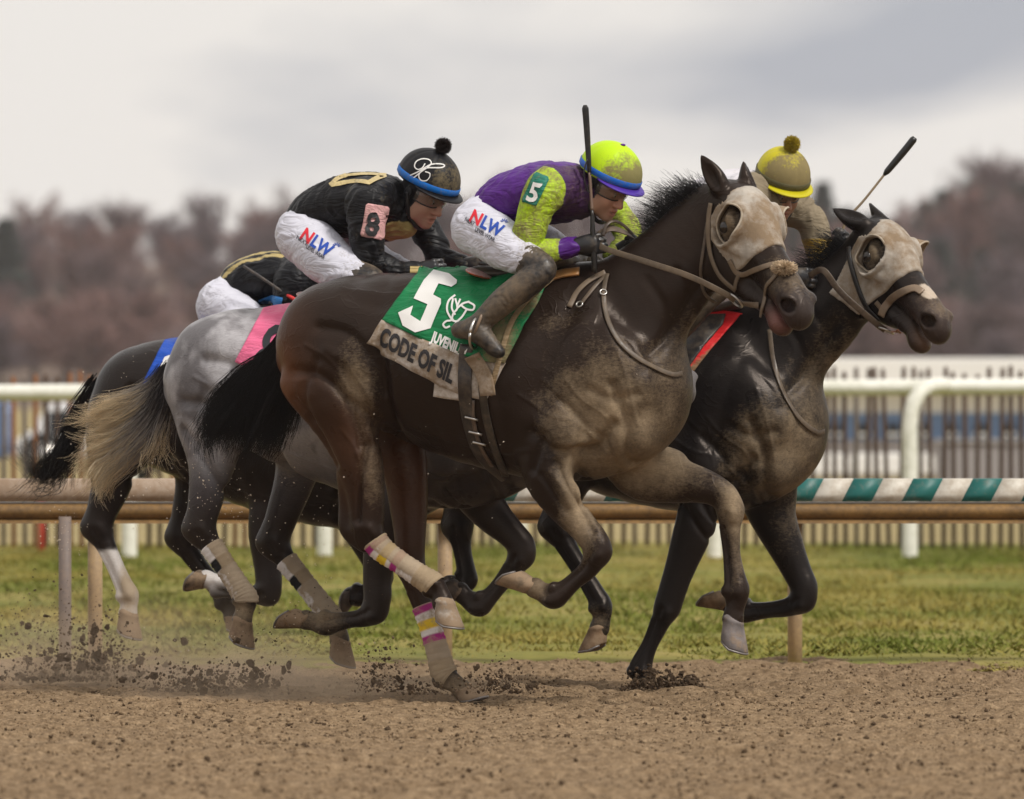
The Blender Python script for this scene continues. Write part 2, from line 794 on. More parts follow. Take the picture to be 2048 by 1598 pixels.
def muddy(name, rough=0.6, spec=0.4, sheen=0.0, mud_col=(0.235, 0.175, 0.115), speck=55.0, grain=0.12, bump_s=0.15, bump_scale=160.0, coat=0.0, soft=0.16, fold=0.0):
    """paint from the Col attribute, dried dirt where the mud attribute lays it, broken up by fine spatter"""
    m, N, L, b = nt(name)
    at = N.new('ShaderNodeAttribute')
    at.attribute_name = 'Col'
    md = N.new('ShaderNodeAttribute')
    md.attribute_name = 'mud'
    n1 = noise_node(N, L, speck, 4, 0.65)
    n2 = noise_node(N, L, speck * 0.22, 3, 0.5)
    nn = mth(N, L, 'ADD', mth(N, L, 'MULTIPLY', n1, 0.6), mth(N, L, 'MULTIPLY', n2, 0.4))
    th = mth(N, L, 'SUBTRACT', 0.80, mth(N, L, 'MULTIPLY', md.outputs['Fac'], 0.60))
    f = mth(N, L, 'DIVIDE', mth(N, L, 'ADD', mth(N, L, 'SUBTRACT', nn, th), soft / 2), soft, True)
    f = mth(N, L, 'MULTIPLY', f, 0.92)
    n3 = noise_node(N, L, 24, 3, 0.6)
    base = mixc(N, L, grain, at.outputs['Color'], ramp(N, L, n3, [(0.3, (0, 0, 0)), (0.7, (1, 1, 1))]), 'OVERLAY')
    mcol = mixc(N, L, n3, tuple(c * 0.8 for c in mud_col), tuple(c * 1.2 for c in mud_col))
    col = mixc(N, L, f, base, mcol)
    L.new(col, b.inputs['Base Color'])
    r = mth(N, L, 'ADD', mth(N, L, 'MULTIPLY', f, 0.9 - rough), rough)
    L.new(r, b.inputs['Roughness'])
    b.inputs['Specular IOR Level'].default_value = spec
    b.inputs['Sheen Weight'].default_value = sheen
    b.inputs['Coat Weight'].default_value = coat
    h = noise_node(N, L, bump_scale, 3, 0.6)
    h = mth(N, L, 'ADD', h, mth(N, L, 'MULTIPLY', f, 0.8))
    bump(N, L, b, h, bump_s, 0.004)
    if fold:
        tc = N.new('ShaderNodeTexCoord')
        mp = N.new('ShaderNodeMapping')
        mp.inputs['Rotation'].default_value = (0, R(32), R(15))
        mp.inputs['Scale'].default_value = (4.5, 7, 15)
        L.new(tc.outputs['Object'], mp.inputs[0])
        fn = noise_node(N, L, 1.0, 3, .5, mp.outputs[0], 1.2)
        rg = mth(N, L, 'ABSOLUTE', mth(N, L, 'SUBTRACT', fn, .5))
        n2_ = N.new('ShaderNodeBump')
        n2_.inputs['Strength'].default_value = fold
        n2_.inputs['Distance'].default_value = 0.03
        L.new(mth(N, L, 'POWER', mth(N, L, 'MULTIPLY', rg, 4.0, True), .7), n2_.inputs['Height'])
        b0 = [n for n in N if n.type == 'BUMP' and n is not n2_][0]
        L.new(n2_.outputs[0], b0.inputs['Normal'])
    return m


def plain(name, color, rough=0.6, spec=0.4, metal=0.0, vary=0.15, scale=20.0, bump_s=0.0):
    m, N, L, b = nt(name)
    n = noise_node(N, L, scale, 4, 0.6)
    c = mixc(N, L, n, tuple(x * (1 - vary) for x in color), tuple(min(1, x * (1 + vary)) for x in color))
    L.new(c, b.inputs['Base Color'])
    b.inputs['Roughness'].default_value = rough
    b.inputs['Specular IOR Level'].default_value = spec
    b.inputs['Metallic'].default_value = metal
    if bump_s:
        bump(N, L, b, noise_node(N, L, scale * 6, 3), bump_s, 0.004)
    return m


def coat_material():
    m, N, L, b = nt('horse_coat')
    at = N.new('ShaderNodeAttribute')
    at.attribute_name = 'Col'
    md = N.new('ShaderNodeAttribute')
    md.attribute_name = 'mud'
    tc = N.new('ShaderNodeTexCoord')
    mp = N.new('ShaderNodeMapping')
    mp.inputs['Rotation'].default_value = (0, R(-38), 0)
    mp.inputs['Scale'].default_value = (26, 120, 120)
    L.new(tc.outputs['Object'], mp.inputs[0])
    hairn = noise_node(N, L, 1.6, 4, .65, mp.outputs[0])
    fine = noise_node(N, L, 85, 4, .7)
    mid = noise_node(N, L, 16, 4, .62)
    big = noise_node(N, L, 5, 3, .55)
    # dried mud: a soft film where it lies thick, breaking into flecks at its edge
    v = mth(N, L, 'ADD', mth(N, L, 'MULTIPLY', fine, .34), mth(N, L, 'ADD', mth(N, L, 'MULTIPLY', mid, .33), mth(N, L, 'MULTIPLY', hairn, .33)))
    th = mth(N, L, 'SUBTRACT', .97, mth(N, L, 'MULTIPLY', md.outputs['Fac'], .88))
    f = mth(N, L, 'DIVIDE', mth(N, L, 'ADD', mth(N, L, 'SUBTRACT', v, th), .26), .52, True)
    f = mth(N, L, 'MULTIPLY', f, .86)
    c = mixc(N, L, .22, at.outputs['Color'], ramp(N, L, big, [(.3, (.25, .25, .25)), (.7, (.75, .75, .75))]), 'OVERLAY')
    c = mixc(N, L, .22, c, ramp(N, L, hairn, [(.3, (.15, .15, .15)), (.7, (.85, .85, .85))]), 'OVERLAY')
    mc = mixc(N, L, mid, (.25, .182, .112), (.43, .33, .215))
    L.new(mixc(N, L, f, c, mc), b.inputs['Base Color'])
    r = mth(N, L, 'ADD', .27, mth(N, L, 'MULTIPLY', mth(N, L, 'SUBTRACT', big, .35), .40))
    r = mth(N, L, 'ADD', r, mth(N, L, 'MULTIPLY', f, .55), True)
    L.new(r, b.inputs['Roughness'])
    L.new(mth(N, L, 'SUBTRACT', .23, mth(N, L, 'MULTIPLY', f, .16)), b.inputs['Specular IOR Level'])
    b.inputs['Specular Tint'].default_value = (1.0, .86, .76, 1)
    h = mth(N, L, 'ADD', mth(N, L, 'MULTIPLY', hairn, .6), mth(N, L, 'MULTIPLY', mth(N, L, 'MULTIPLY', f, fine), 1.2))
    h = mth(N, L, 'ADD', h, mth(N, L, 'MULTIPLY', mid, 1.1))
    vn = noise_node(N, L, 6.5, 2, .5, None, 1.4)
    vr = mth(N, L, 'SUBTRACT', 1.0, mth(N, L, 'MULTIPLY', mth(N, L, 'ABSOLUTE', mth(N, L, 'SUBTRACT', vn, .5)), 22.0), True)
    vm = mth(N, L, 'MULTIPLY', mth(N, L, 'SUBTRACT', noise_node(N, L, 2.3, 1, .5), .42, True), 5.0, True)
    h = mth(N, L, 'ADD', h, mth(N, L, 'MULTIPLY', mth(N, L, 'MULTIPLY', mth(N, L, 'POWER', vr, 1.5), vm), 1.0))
    bump(N, L, b, h, .24, .006)
    return m


M_COAT = coat_material()
M_HAIR = muddy('horse_hair', rough=0.5, spec=0.35, speck=40, grain=0.1, bump_s=0.0)
M_CLOTH = muddy('silk_cloth', rough=0.46, spec=0.22, sheen=0.0, speck=95.0, grain=0.05, bump_s=0.05, bump_scale=90.0, mud_col=(0.20, 0.155, 0.085), soft=0.30, fold=0.28)
M_CAP = muddy('cap_cover_silk', rough=0.45, spec=0.22, sheen=0.0, speck=95.0, grain=0.05, bump_s=0.08, bump_scale=120.0, mud_col=(0.20, 0.155, 0.085), soft=0.30)
M_LEATHER = muddy('leather', rough=0.33, spec=0.5, speck=40.0, grain=0.15, bump_s=0.2, bump_scale=120.0, mud_col=(0.19, 0.14, 0.09), soft=0.45)
M_HOOD = muddy('hood_fabric', rough=0.8, spec=0.2, speck=32.0, grain=0.15, bump_s=0.3, bump_scale=70.0, mud_col=(0.215, 0.15, 0.09), soft=0.30)
M_WRAP = muddy('leg_wrap', rough=0.85, spec=0.15, speck=30.0, grain=0.12, bump_s=0.3, bump_scale=120.0, mud_col=(0.34, 0.26, 0.17))
M_HOOF = muddy('hoof_horn', rough=0.6, spec=0.3, speck=30.0, grain=0.3, bump_s=0.3, bump_scale=60.0, mud_col=(0.27, 0.19, 0.12))
M_SKIN = muddy('skin', rough=0.5, spec=0.35, speck=80.0, grain=0.08, bump_s=0.05)
M_METAL = plain('bit_steel', (0.55, 0.53, 0.5), 0.3, 0.5, 1.0, 0.2, 60)

# ================================================================== THE SETTING
HAZE = 0.00015

def grid_mesh(name, xs, ys, zfun):
    X, Y = np.meshgrid(xs, ys, indexing='ij')
    Z = zfun(X, Y)
    V = np.stack([X, Y, Z], -1).reshape(-1, 3)
    nx, ny = len(xs), len(ys)
    I = np.arange(nx * ny).reshape(nx, ny)
    F = np.stack([I[:-1, :-1], I[1:, :-1], I[1:, 1:], I[:-1, 1:]], -1).reshape(-1, 4)
    return np_mesh(name, V, None, True, F)


def dense_axis(lo, hi, step, far_lo, far_hi):
    core = np.arange(lo, hi + step / 2, step)
    a, s, x = [], step, lo
    while x > far_lo:
        s *= 1.35
        x -= s
        a.append(max(x, far_lo))
    b, s, x = [], step, hi
    while x < far_hi:
        s *= 1.35
        x += s
        b.append(min(x, far_hi))
    return np.concatenate([a[::-1], core, b])


def edge_y(x):
    """where the dirt ends and the turf begins"""
    return 3.95 - 0.10 * x + 0.10 * np.sin(x * 2.3 + 1.0) + 0.05 * np.sin(x * 6.1)


def dirt_z(X, Y):
    P = np.stack([X, Y, np.zeros_like(X)], -1)
    P2 = P * np.array([0.5, 1.0, 1.0], np.float32)
    z = 0.020 * fbm(P2, 1.6, 2, 3) + 0.026 * fbm(P2, 6.5, 2, 9)
    r = fbm(P2, 19.0, 3, 5, 0.6)
    z = z + 0.026 * r + 0.020 * np.maximum(0, fbm(P2, 11.0, 2, 15) - 0.1) * 2
    return z - 0.012


def build_ground():
    m, N, L, b = nt('dirt')
    n1 = noise_node(N, L, 3.0, 5, 0.6)
    n2 = noise_node(N, L, 30.0, 4, 0.65)
    n3 = noise_node(N, L, 110.0, 3, 0.6)
    c = ramp(N, L, n2, [(0.30, (0.105, 0.068, 0.038)), (0.5, (0.232, 0.160, 0.094)), (0.72, (0.34, 0.245, 0.15))])
    c = mixc(N, L, mth(N, L, 'MULTIPLY', n1, 0.35), c, (0.20, 0.138, 0.084))
    c = mixc(N, L, 0.35, c, ramp(N, L, n3, [(0.35, (0.1, 0.1, 0.1)), (0.65, (0.8, 0.8, 0.8))]), 'OVERLAY')
    L.new(c, b.inputs['Base Color'])
    b.inputs['Roughness'].default_value = 0.95
    b.inputs['Specular IOR Level'].default_value = 0.1
    bump(N, L, b, n3, 0.6, 0.012)
    xs = dense_axis(-2.9, 2.9, 0.014, -150, 150)
    ys = dense_axis(-9.5, 4.7, 0.016, -60, 4.8)
    me = grid_mesh('dirt_track', xs, ys, dirt_z)
    tag(link('dirt_track', me, m), kind='structure')

    # loose crumbs lying on the harrowed dirt
    k = 150000
    x = rng.uniform(-3.0, 3.0, k)
    y = rng.uniform(-9.0, 4.2, k)
    dens = fbm(np.stack([x, y, 0 * x], -1), 2.0, 2, 31)
    keep = dens > rng.uniform(-0.6, 0.35, k)
    x, y = x[keep], y[keep]
    s = np.abs(rng.normal(0, 1, len(x))) ** 1.8 * 0.0016 + 0.0019
    s = np.minimum(s, 0.011)
    z = dirt_z(x, y) + s * 0.35
    crumbs = lump_mesh('dirt_crumbs', np.stack([x, y, z], -1), s)
    n = len(crumbs.vertices)
    cols = np.array([[0.080, 0.053, 0.032], [0.16, 0.108, 0.063], [0.28, 0.20, 0.122]])[rng.choice(3, n // 6, p=[.30, .38, .32])].repeat(6, 0)
    set_col(crumbs, cols)
    tag(link('dirt_crumbs', crumbs, M_DIRT), kind='stuff')

    # turf beyond the rail
    m, N, L, b = nt('turf')
    n1 = noise_node(N, L, 0.55, 4, 0.6)
    n2 = noise_node(N, L, 9.0, 4, 0.65)
    c = ramp(N, L, n1, [(0.36, (0.130, 0.142, 0.027)), (0.5, (0.195, 0.180, 0.042)), (0.66, (0.27, 0.215, 0.07))])
    c = mixc(N, L, 0.5, c, ramp(N, L, n2, [(0.3, (0.3, 0.3, 0.3)), (0.7, (0.7, 0.7, 0.7))]), 'OVERLAY')
    L.new(c, b.inputs['Base Color'])
    b.inputs['Roughness'].default_value = 0.9
    b.inputs['Specular IOR Level'].default_value = 0.1
    xs = dense_axis(-4.5, 4.5, 0.1, -170, 170)

    def strip(name, t0, y1, z, mat, ny, k=1):
        ts = np.linspace(0, 1, ny)
        X, Tt = np.meshgrid(xs, ts, indexing='ij')
        y0 = edge_y(np.clip(X, -6, 6)) + t0
        Y = y0 + (y1 - y0) * Tt ** 1.6
        P = np.stack([X, Y, 0 * X], -1)
        Z = z + 0.05 * fbm(P, 0.35, 2, 41) * np.clip(Tt * 3, 0, 1) + 0.02 * fbm(P, 2.5, 2, 44)
        Z = Z + 0.015 - 0.06 * np.exp(-(Y - y0) / 0.25)
        V = np.stack([X, Y, Z], -1).reshape(-1, 3)
        I = np.arange(len(xs) * ny).reshape(len(xs), ny)
        F = np.stack([I[:-1, :-1], I[1:, :-1], I[1:, 1:], I[:-1, 1:]], -1).reshape(-1, 4)
        o = link(name, np_mesh(name, V, None, True, F), mat)
        return tag(o, kind='structure')
    strip('turf_course', 0.0, 30.0, 0.0, m, 60)

    # blades of grass, densest where they show largest
    k = 160000
    t = rng.random(k) ** 1.4
    x = rng.normal(0, 1, k)
    x = rng.uniform(-5.8, 5.8, k)
    y0 = edge_y(x)
    y = y0 + t * 25.0
    P = np.stack([x, y, 0 * x], -1).astype(np.float32)
    patch = fbm(P * np.array([1, .3, 1], np.float32), 1.3, 3, 51)
    edge = np.exp(-(y - y0) / 0.5)
    hgt = (0.020 + 0.022 * rng.random(k)) * (0.7 + 0.7 * np.clip(patch + 0.4, 0, 1)) * (1 - 0.45 * edge) * np.clip(.55 + (y - y0) / 9.0, 0, 1)
    keep = rng.random(k) < (0.72 + 0.4 * patch) * (1 - 0.2 * edge)
    x, y, hgt, patch, edge, P = x[keep], y[keep], hgt[keep], patch[keep], edge[keep], P[keep]
    k = len(x)
    a = rng.uniform(0, 2 * math.pi, k)
    w = 0.006 + 0.008 * rng.random(k)
    lean = rng.normal(0, 0.03, (k, 2))
    z0 = 0.015 + 0.05 * fbm(P, 0.35, 2, 41) - 0.01
    V = np.empty((k, 3, 3))
    V[:, 0] = np.stack([x - w * np.cos(a), y - w * np.sin(a), z0], -1)
    V[:, 1] = np.stack([x + w * np.cos(a), y + w * np.sin(a), z0], -1)
    V[:, 2] = np.stack([x + lean[:, 0], y + lean[:, 1], z0 + hgt], -1)
    me = np_mesh('grass', V.reshape(-1, 3), np.arange(k * 3).reshape(-1, 3), False)
    g = np.array([0.125, 0.148, 0.022])
    yl = np.array([0.275, 0.225, 0.058])
    f = sstep(-0.35, 0.45, -fbm(P * np.array([1, .28, 1], np.float32), 1.1, 3, 61) + rng.normal(0, 0.13, k) + edge * 0.35 - 0.05 * x)[:, None]
    set_col(me, (g * (1 - f) + yl * f).repeat(3, 0))
    tag(link('grass', me, M_GRASS), kind='stuff')

    # dry ground beyond the turf, out to the horizon
    xs2 = np.linspace(-900, 900, 40)
    ys2 = np.concatenate([[29.0, 31, 40, 60, 90, 140], np.linspace(200, 1120, 12)])
    me = grid_mesh('far_ground', xs2, ys2, lambda X, Y: 0 * X - 0.03)
    m = plain('dry_grass', (0.30, 0.24, 0.115), 0.95, 0.1, 0, 0.35, 0.4)
    tag(link('far_ground', me, m), kind='structure')
    # ground on the near side and to the far sides of the sheet
    # wooded rise behind
    xs2 = np.linspace(-420, 420, 60)
    ys2 = np.linspace(330, 1100, 40)
    me = grid_mesh('hill', xs2, ys2, lambda X, Y: -0.2 + 9.0 * sstep(345, 640, Y) + 6 * sstep(600, 1000, Y) + 0.8 * fbm(np.stack([X, Y, 0 * X], -1), 0.02, 2, 71) * sstep(345, 450, Y))
    m = plain('leaf_litter', (0.15, 0.11, 0.085), 0.95, 0.1, 0, 0.3, 0.08)
    tag(link('hill', me, m), kind='structure')


OCT_V = np.array([[1, 0, 0], [-1, 0, 0], [0, 1, 0], [0, -1, 0], [0, 0, 1], [0, 0, -1]], float)
OCT_F = np.array([[0, 2, 4], [2, 1, 4], [1, 3, 4], [3, 0, 4], [2, 0, 5], [1, 2, 5], [3, 1, 5], [0, 3, 5]])


def lump_mesh(name, P, s):
    k = len(P)
    q = rng.normal(0, 1, (k, 4))
    q /= np.linalg.norm(q, axis=1)[:, None]
    w, x, y, z = q.T
    Rm = np.stack([np.stack([1 - 2 * (y * y + z * z), 2 * (x * y - z * w), 2 * (x * z + y * w)], -1),
                   np.stack([2 * (x * y + z * w), 1 - 2 * (x * x + z * z), 2 * (y * z - x * w)], -1),
                   np.stack([2 * (x * z - y * w), 2 * (y * z + x * w), 1 - 2 * (x * x + y * y)], -1)], -2)
    V = OCT_V[None] * (0.65 + 0.7 * rng.random((k, 6, 1))) * (0.7 + 0.6 * rng.random((k, 1, 3)))
    V = np.einsum('kij,knj->kni', Rm, V) * np.asarray(s)[:, None, None] + np.asarray(P)[:, None, :]
    F = (OCT_F[None] + (np.arange(k) * 6)[:, None, None]).reshape(-1, 3)
    return np_mesh(name, V.reshape(-1, 3), F, False)


def attr_mat(name, rough=0.95, spec=0.1, two_sided_translucent=0.0):
    m, N, L, b = nt(name)
    at = N.new('ShaderNodeAttribute')
    at.attribute_name = 'Col'
    L.new(at.outputs['Color'], b.inputs['Base Color'])
    b.inputs['Roughness'].default_value = rough
    b.inputs['Specular IOR Level'].default_value = spec
    return m


M_DIRT = attr_mat('dirt_lump')
M_GRASS = attr_mat('grass_blade', 0.8, 0.15)
build_ground()


def extrude_profile(prof, x0, x1, step=0.5):
    """profile in (y, z) swept along x; closed loop"""
    xs = np.linspace(x0, x1, max(2, int(round((x1 - x0) / step)) + 1))
    k = len(prof)
    V = np.array([(x, p[0], p[1]) for x in xs for p in prof])
    F = [(i * k + j, i * k + (j + 1) % k, (i + 1) * k + (j + 1) % k, (i + 1) * k + j) for i in range(len(xs) - 1) for j in range(k)]
    e0 = [tuple(range(k))]
    n = len(V)
    V = np.vstack([V, V[:k].mean(0), V[-k:].mean(0)])
    T = [(n, (j + 1) % k, j) for j in range(k)] + [(n + 1, n - k + j, n - k + (j + 1) % k) for j in range(k)]
    return V, np.array(F), np.array(T)


def prof_obj(name, prof, x0, x1, mat, parent, smooth=True, step=0.5):
    V, F, T = extrude_profile(prof, x0, x1, step)
    me = np_mesh(name, V, T, smooth, F)
    bm = bmesh.new()
    bm.from_mesh(me)
    bmesh.ops.recalc_face_normals(bm, faces=bm.faces[:])
    bm.to_mesh(me)
    bm.free()
    if smooth:
        try:
            me.set_sharp_from_angle(angle=R(40))
        except Exception:
            pass
    return link(name, me, mat, parent)


def rail_paint(name, base, dirt, amount, rough=0.45, scale=6.0):
    m, N, L, b = nt(name)
    n1 = noise_node(N, L, scale, 5, 0.65)
    n2 = noise_node(N, L, scale * 8, 4, 0.7)
    nn = mth(N, L, 'ADD', mth(N, L, 'MULTIPLY', n1, 0.55), mth(N, L, 'MULTIPLY', n2, 0.45))
    f = ramp(N, L, nn, [(max(0.0, 0.52 - amount * 0.4), (0, 0, 0)), (0.78 - amount * 0.3, (1, 1, 1))])
    L.new(mixc(N, L, f, base, dirt), b.inputs['Base Color'])
    b.inputs['Roughness'].default_value = rough
    b.inputs['Specular IOR Level'].default_value = 0.35
    return m


def build_rails():
    # ---- rail along the dirt track
    YR = 4.25
    root = tag(empty('track_rail', (0, YR, 0)), 'low track rail with green and white striped cover behind the galloping horses', 'rail')
    m_gold = rail_paint('tan_rail_paint', (0.27, 0.155, 0.055), (0.12, 0.072, 0.032), 0.40, 0.4, 5)
    m_white = rail_paint('dirty_white_cover', (0.62, 0.585, 0.51), (0.40, 0.33, 0.25), 0.22, 0.5, 4)
    m_dirty = rail_paint('mud_splashed_cover', (0.50, 0.41, 0.33), (0.33, 0.235, 0.16), 0.75, 0.6, 4)
    m_green = rail_paint('green_cover', (0.014, 0.125, 0.112), (0.16, 0.17, 0.14), 0.06, 0.45, 5)
    zt, zb = 0.79, 0.60
    # curved beam under the cover
    prof = [(YR - 0.015, 0.692)]
    for a in np.linspace(80, -60, 10):
        prof.append((YR - 0.02 - 0.055 * math.cos(R(a)), 0.652 + 0.038 * math.sin(R(a))))
    prof += [(YR - 0.060, 0.612), (YR - 0.068, 0.600), (YR + 0.05, 0.600), (YR + 0.06, 0.69)]
    prof_obj('beam', prof, -9, 9, m_gold, root, True, 1.0)
    # cover: mud splashed plain length, then diagonal stripes
    h = zt - 0.694

    def piece(x0, x1, mat, name, sl0, sl1):
        # quad panel with slanted ends, folded over the top
        pts = []
        for (t, yy) in ((0, YR - 0.060), (0.30, YR - 0.059), (0.955, YR - 0.057), (1.0, YR - 0.045), (1.0, YR + 0.06)):
            tt = min(t, 1.0)
            pts.append((x0 + sl0 * tt, yy, 0.694 + h * t))
            pts.append((x1 + sl1 * tt, yy, 0.694 + h * t))
        V = np.array(pts)
        F = np.array([(2 * i, 2 * i + 1, 2 * i + 3, 2 * i + 2) for i in range(4)])
        me = np_mesh(name, V, None, False, F)
        o = link(name, me, mat, root)
        sol = o.modifiers.new('thickness', 'SOLIDIFY')
        sol.thickness = 0.006
        sol.offset = -1
        return o
    xs0 = wpt(968, 980, YR)[0]
    piece(-9, xs0 - 3.0, m_dirty, 'cover_panel', 0, 0.0)
    piece(xs0 - 3.0, xs0, m_dirty, 'cover_panel', 0.0, 0.05)
    w = 0.1265
    x = xs0
    i = 0
    while x < 9:
        piece(x, x + w, m_green if i % 2 == 0 else m_white, 'stripe', 0.05, 0.05)
        x += w
        i += 1
    # posts
    m_post = rail_paint('tan_post', (0.46, 0.32, 0.17), (0.30, 0.21, 0.13), 0.4, 0.6, 6)
    m_grey = rail_paint('grey_post', (0.16, 0.13, 0.12), (0.24, 0.18, 0.14), 0.3, 0.6, 6)
    spc = wpt(1590, 1200, YR)[0] - wpt(890, 1200, YR)[0]
    xp = wpt(1590, 1200, YR)[0]
    for k in range(-7, 6):
        px = xp + k * spc
        sweep_obj('post', [(px, YR + 0.01, -0.1), (px, YR + 0.01, 0.3), (px, YR + 0.01, 0.598)], 0.031, m_post, root, 14)
    xg = wpt(130, 1200, YR - 0.12)[0]
    g = tag(empty('rail_post', (xg, YR - 0.12, 0)), 'grey brown round post in front of the track rail, far left', 'post')
    sweep_obj('post_shaft', [(xg, YR - 0.12, -0.1), (xg, YR - 0.12, 0.2), (xg, YR - 0.12, 0.63)], 0.027, m_grey, g, 14)

    # ---- white rail of the turf course, gooseneck posts
    YT = 26.0
    root = tag(empty('turf_rail', (0, YT, 0)), 'white turf course rail on curved gooseneck posts, across the grass', 'rail')
    m_w = rail_paint('white_rail_paint', (0.80, 0.79, 0.72), (0.50, 0.50, 0.40), 0.18, 0.4, 3)
    zc = wpt(1900, 779, YT)[2]
    prof = [(YT + 0.075 * math.cos(a), zc + 0.056 * math.sin(a)) for a in np.linspace(0, 2 * math.pi, 18, endpoint=False)]
    x0, x1 = -12, 12
    V, F, T = extrude_profile(prof, x0, x1, 1.0)
    V[:, 2] += -0.004 * V[:, 0] * -1.5
    me = np_mesh('beam', V, T, True, F)
    link('beam', me, m_w, root)
    xr = wpt(1815, 1000, YT)[0]
    sp = wpt(1815, 1000, YT)[0] - wpt(1427, 1000, YT)[0]
    for k in range(-8, 4):
        px = xr + k * sp
        z1 = zc + 0.006 * px
        path = [(px, YT - 0.35, -0.15), (px, YT - 0.35, 0.3), (px, YT - 0.35, 0.75), (px + 0.0, YT - 0.35, z1 - 0.26), (px + 0.03, YT - 0.33, z1 - 0.10), (px + 0.12, YT - 0.25, z1 + 0.0), (px + 0.25, YT - 0.1, z1 + 0.015)]
        sweep_obj('post', catmull(np.array(path), 5), 0.052, m_w, root, 14)

    # ---- picket snow fence behind it
    YF = 28.3
    root = tag(empty('picket_fence', (0, YF, 0)), 'weathered wooden picket fence wired together behind the white turf rail', 'fence')
    mats = [plain('picket_brown', (0.10, 0.065, 0.05), 0.9, 0.1, 0, 0.35, 4), plain('picket_grey', (0.17, 0.14, 0.125), 0.9, 0.1, 0, 0.35, 4), plain('picket_rust', (0.26, 0.115, 0.055), 0.9, 0.1, 0, 0.35, 4)]
    protos = []
    for v in range(3):
        wd, th, hh = 0.032, 0.012, 1.285 + 0.012 * v
        pts = np.array([(-wd / 2, -th / 2, -0.1), (wd / 2, -th / 2, -0.1), (wd / 2, th / 2, -0.1), (-wd / 2, th / 2, -0.1),
                        (-wd / 2, -th / 2, hh - 0.02), (wd / 2, -th / 2, hh - 0.02), (wd / 2, th / 2, hh - 0.02), (-wd / 2, th / 2, hh - 0.02),
                        (-wd / 4, -th / 2, hh), (wd / 4, -th / 2, hh), (wd / 4, th / 2, hh), (-wd / 4, th / 2, hh)])
        q = np.array([(0, 1, 5, 4), (1, 2, 6, 5), (2, 3, 7, 6), (3, 0, 4, 7), (4, 5, 9, 8), (5, 6, 10, 9), (6, 7, 11, 10), (7, 4, 8, 11), (8, 9, 10, 11), (3, 2, 1, 0)])
        row = []
        for mt in mats:
            me = np_mesh('picket', pts, None, False, q)
            me.materials.append(mt)
            row.append(me)
        protos.append(row)
    x = -8.2
    while x < 8.4:
        left = x < -1.8
        c = rng.choice(3, p=[0.25, 0.3, 0.45] if left else [0.72, 0.26, 0.02])
        o = bpy.data.objects.new('picket', protos[rng.integers(3)][c])
        COL.objects.link(o)
        o.parent = root
        o.location = (x, rng.normal(0, 0.008), rng.normal(-0.045 if x < 0 else 0.0, 0.012))
        o.rotation_euler = (rng.normal(0, 0.012), rng.normal(0.0, 0.018), rng.normal(0, 0.1))
        x += 0.078 + rng.normal(0, 0.006)
    for z in (0.35, 0.75, 1.12):
        sweep_obj('wire', [(xx, YF - 0.012, z + 0.012 * math.sin(xx * 2.1 + z * 9)) for xx in np.linspace(-8.2, 8.4, 70)], 0.004, mats[1], root, 5)
    # a red marker stake and pale stakes beside the fence
    m_red = plain('red_stake_paint', (0.42, 0.05, 0.03), 0.6)
    xm = wpt(83, 1080, YF - 1.2)[0]
    s = tag(empty('marker_stake', (xm, YF - 1.2, 0)), 'red marker stake standing in the grass at far left', 'stake')
    sweep_obj('stake', [(xm, YF - 1.2, -0.1), (xm, YF - 1.2, 0.2), (xm, YF - 1.2, 0.42)], 0.022, m_red, s, 8)
    sweep_obj('stake_tip', [(xm, YF - 1.2, 0.42), (xm, YF - 1.2, 0.45)], 0.012, m_red, s, 8)


build_rails()


def box(name, x0, x1, y0, y1, z0, z1, mat, parent, bev=0.03):
    bm = bmesh.new()
    bmesh.ops.create_cube(bm, size=1.0)
    for v in bm.verts:
        v.co = Vector(((x0 + x1) / 2 + v.co.x * (x1 - x0), (y0 + y1) / 2 + v.co.y * (y1 - y0), (z0 + z1) / 2 + v.co.z * (z1 - z0)))
    if bev:
        bmesh.ops.bevel(bm, geom=bm.edges[:], offset=bev, segments=2, affect='EDGES')
    me = bpy.data.meshes.new(name)
    bm.to_mesh(me)
    bm.free()
    return link(name, me, mat, parent)


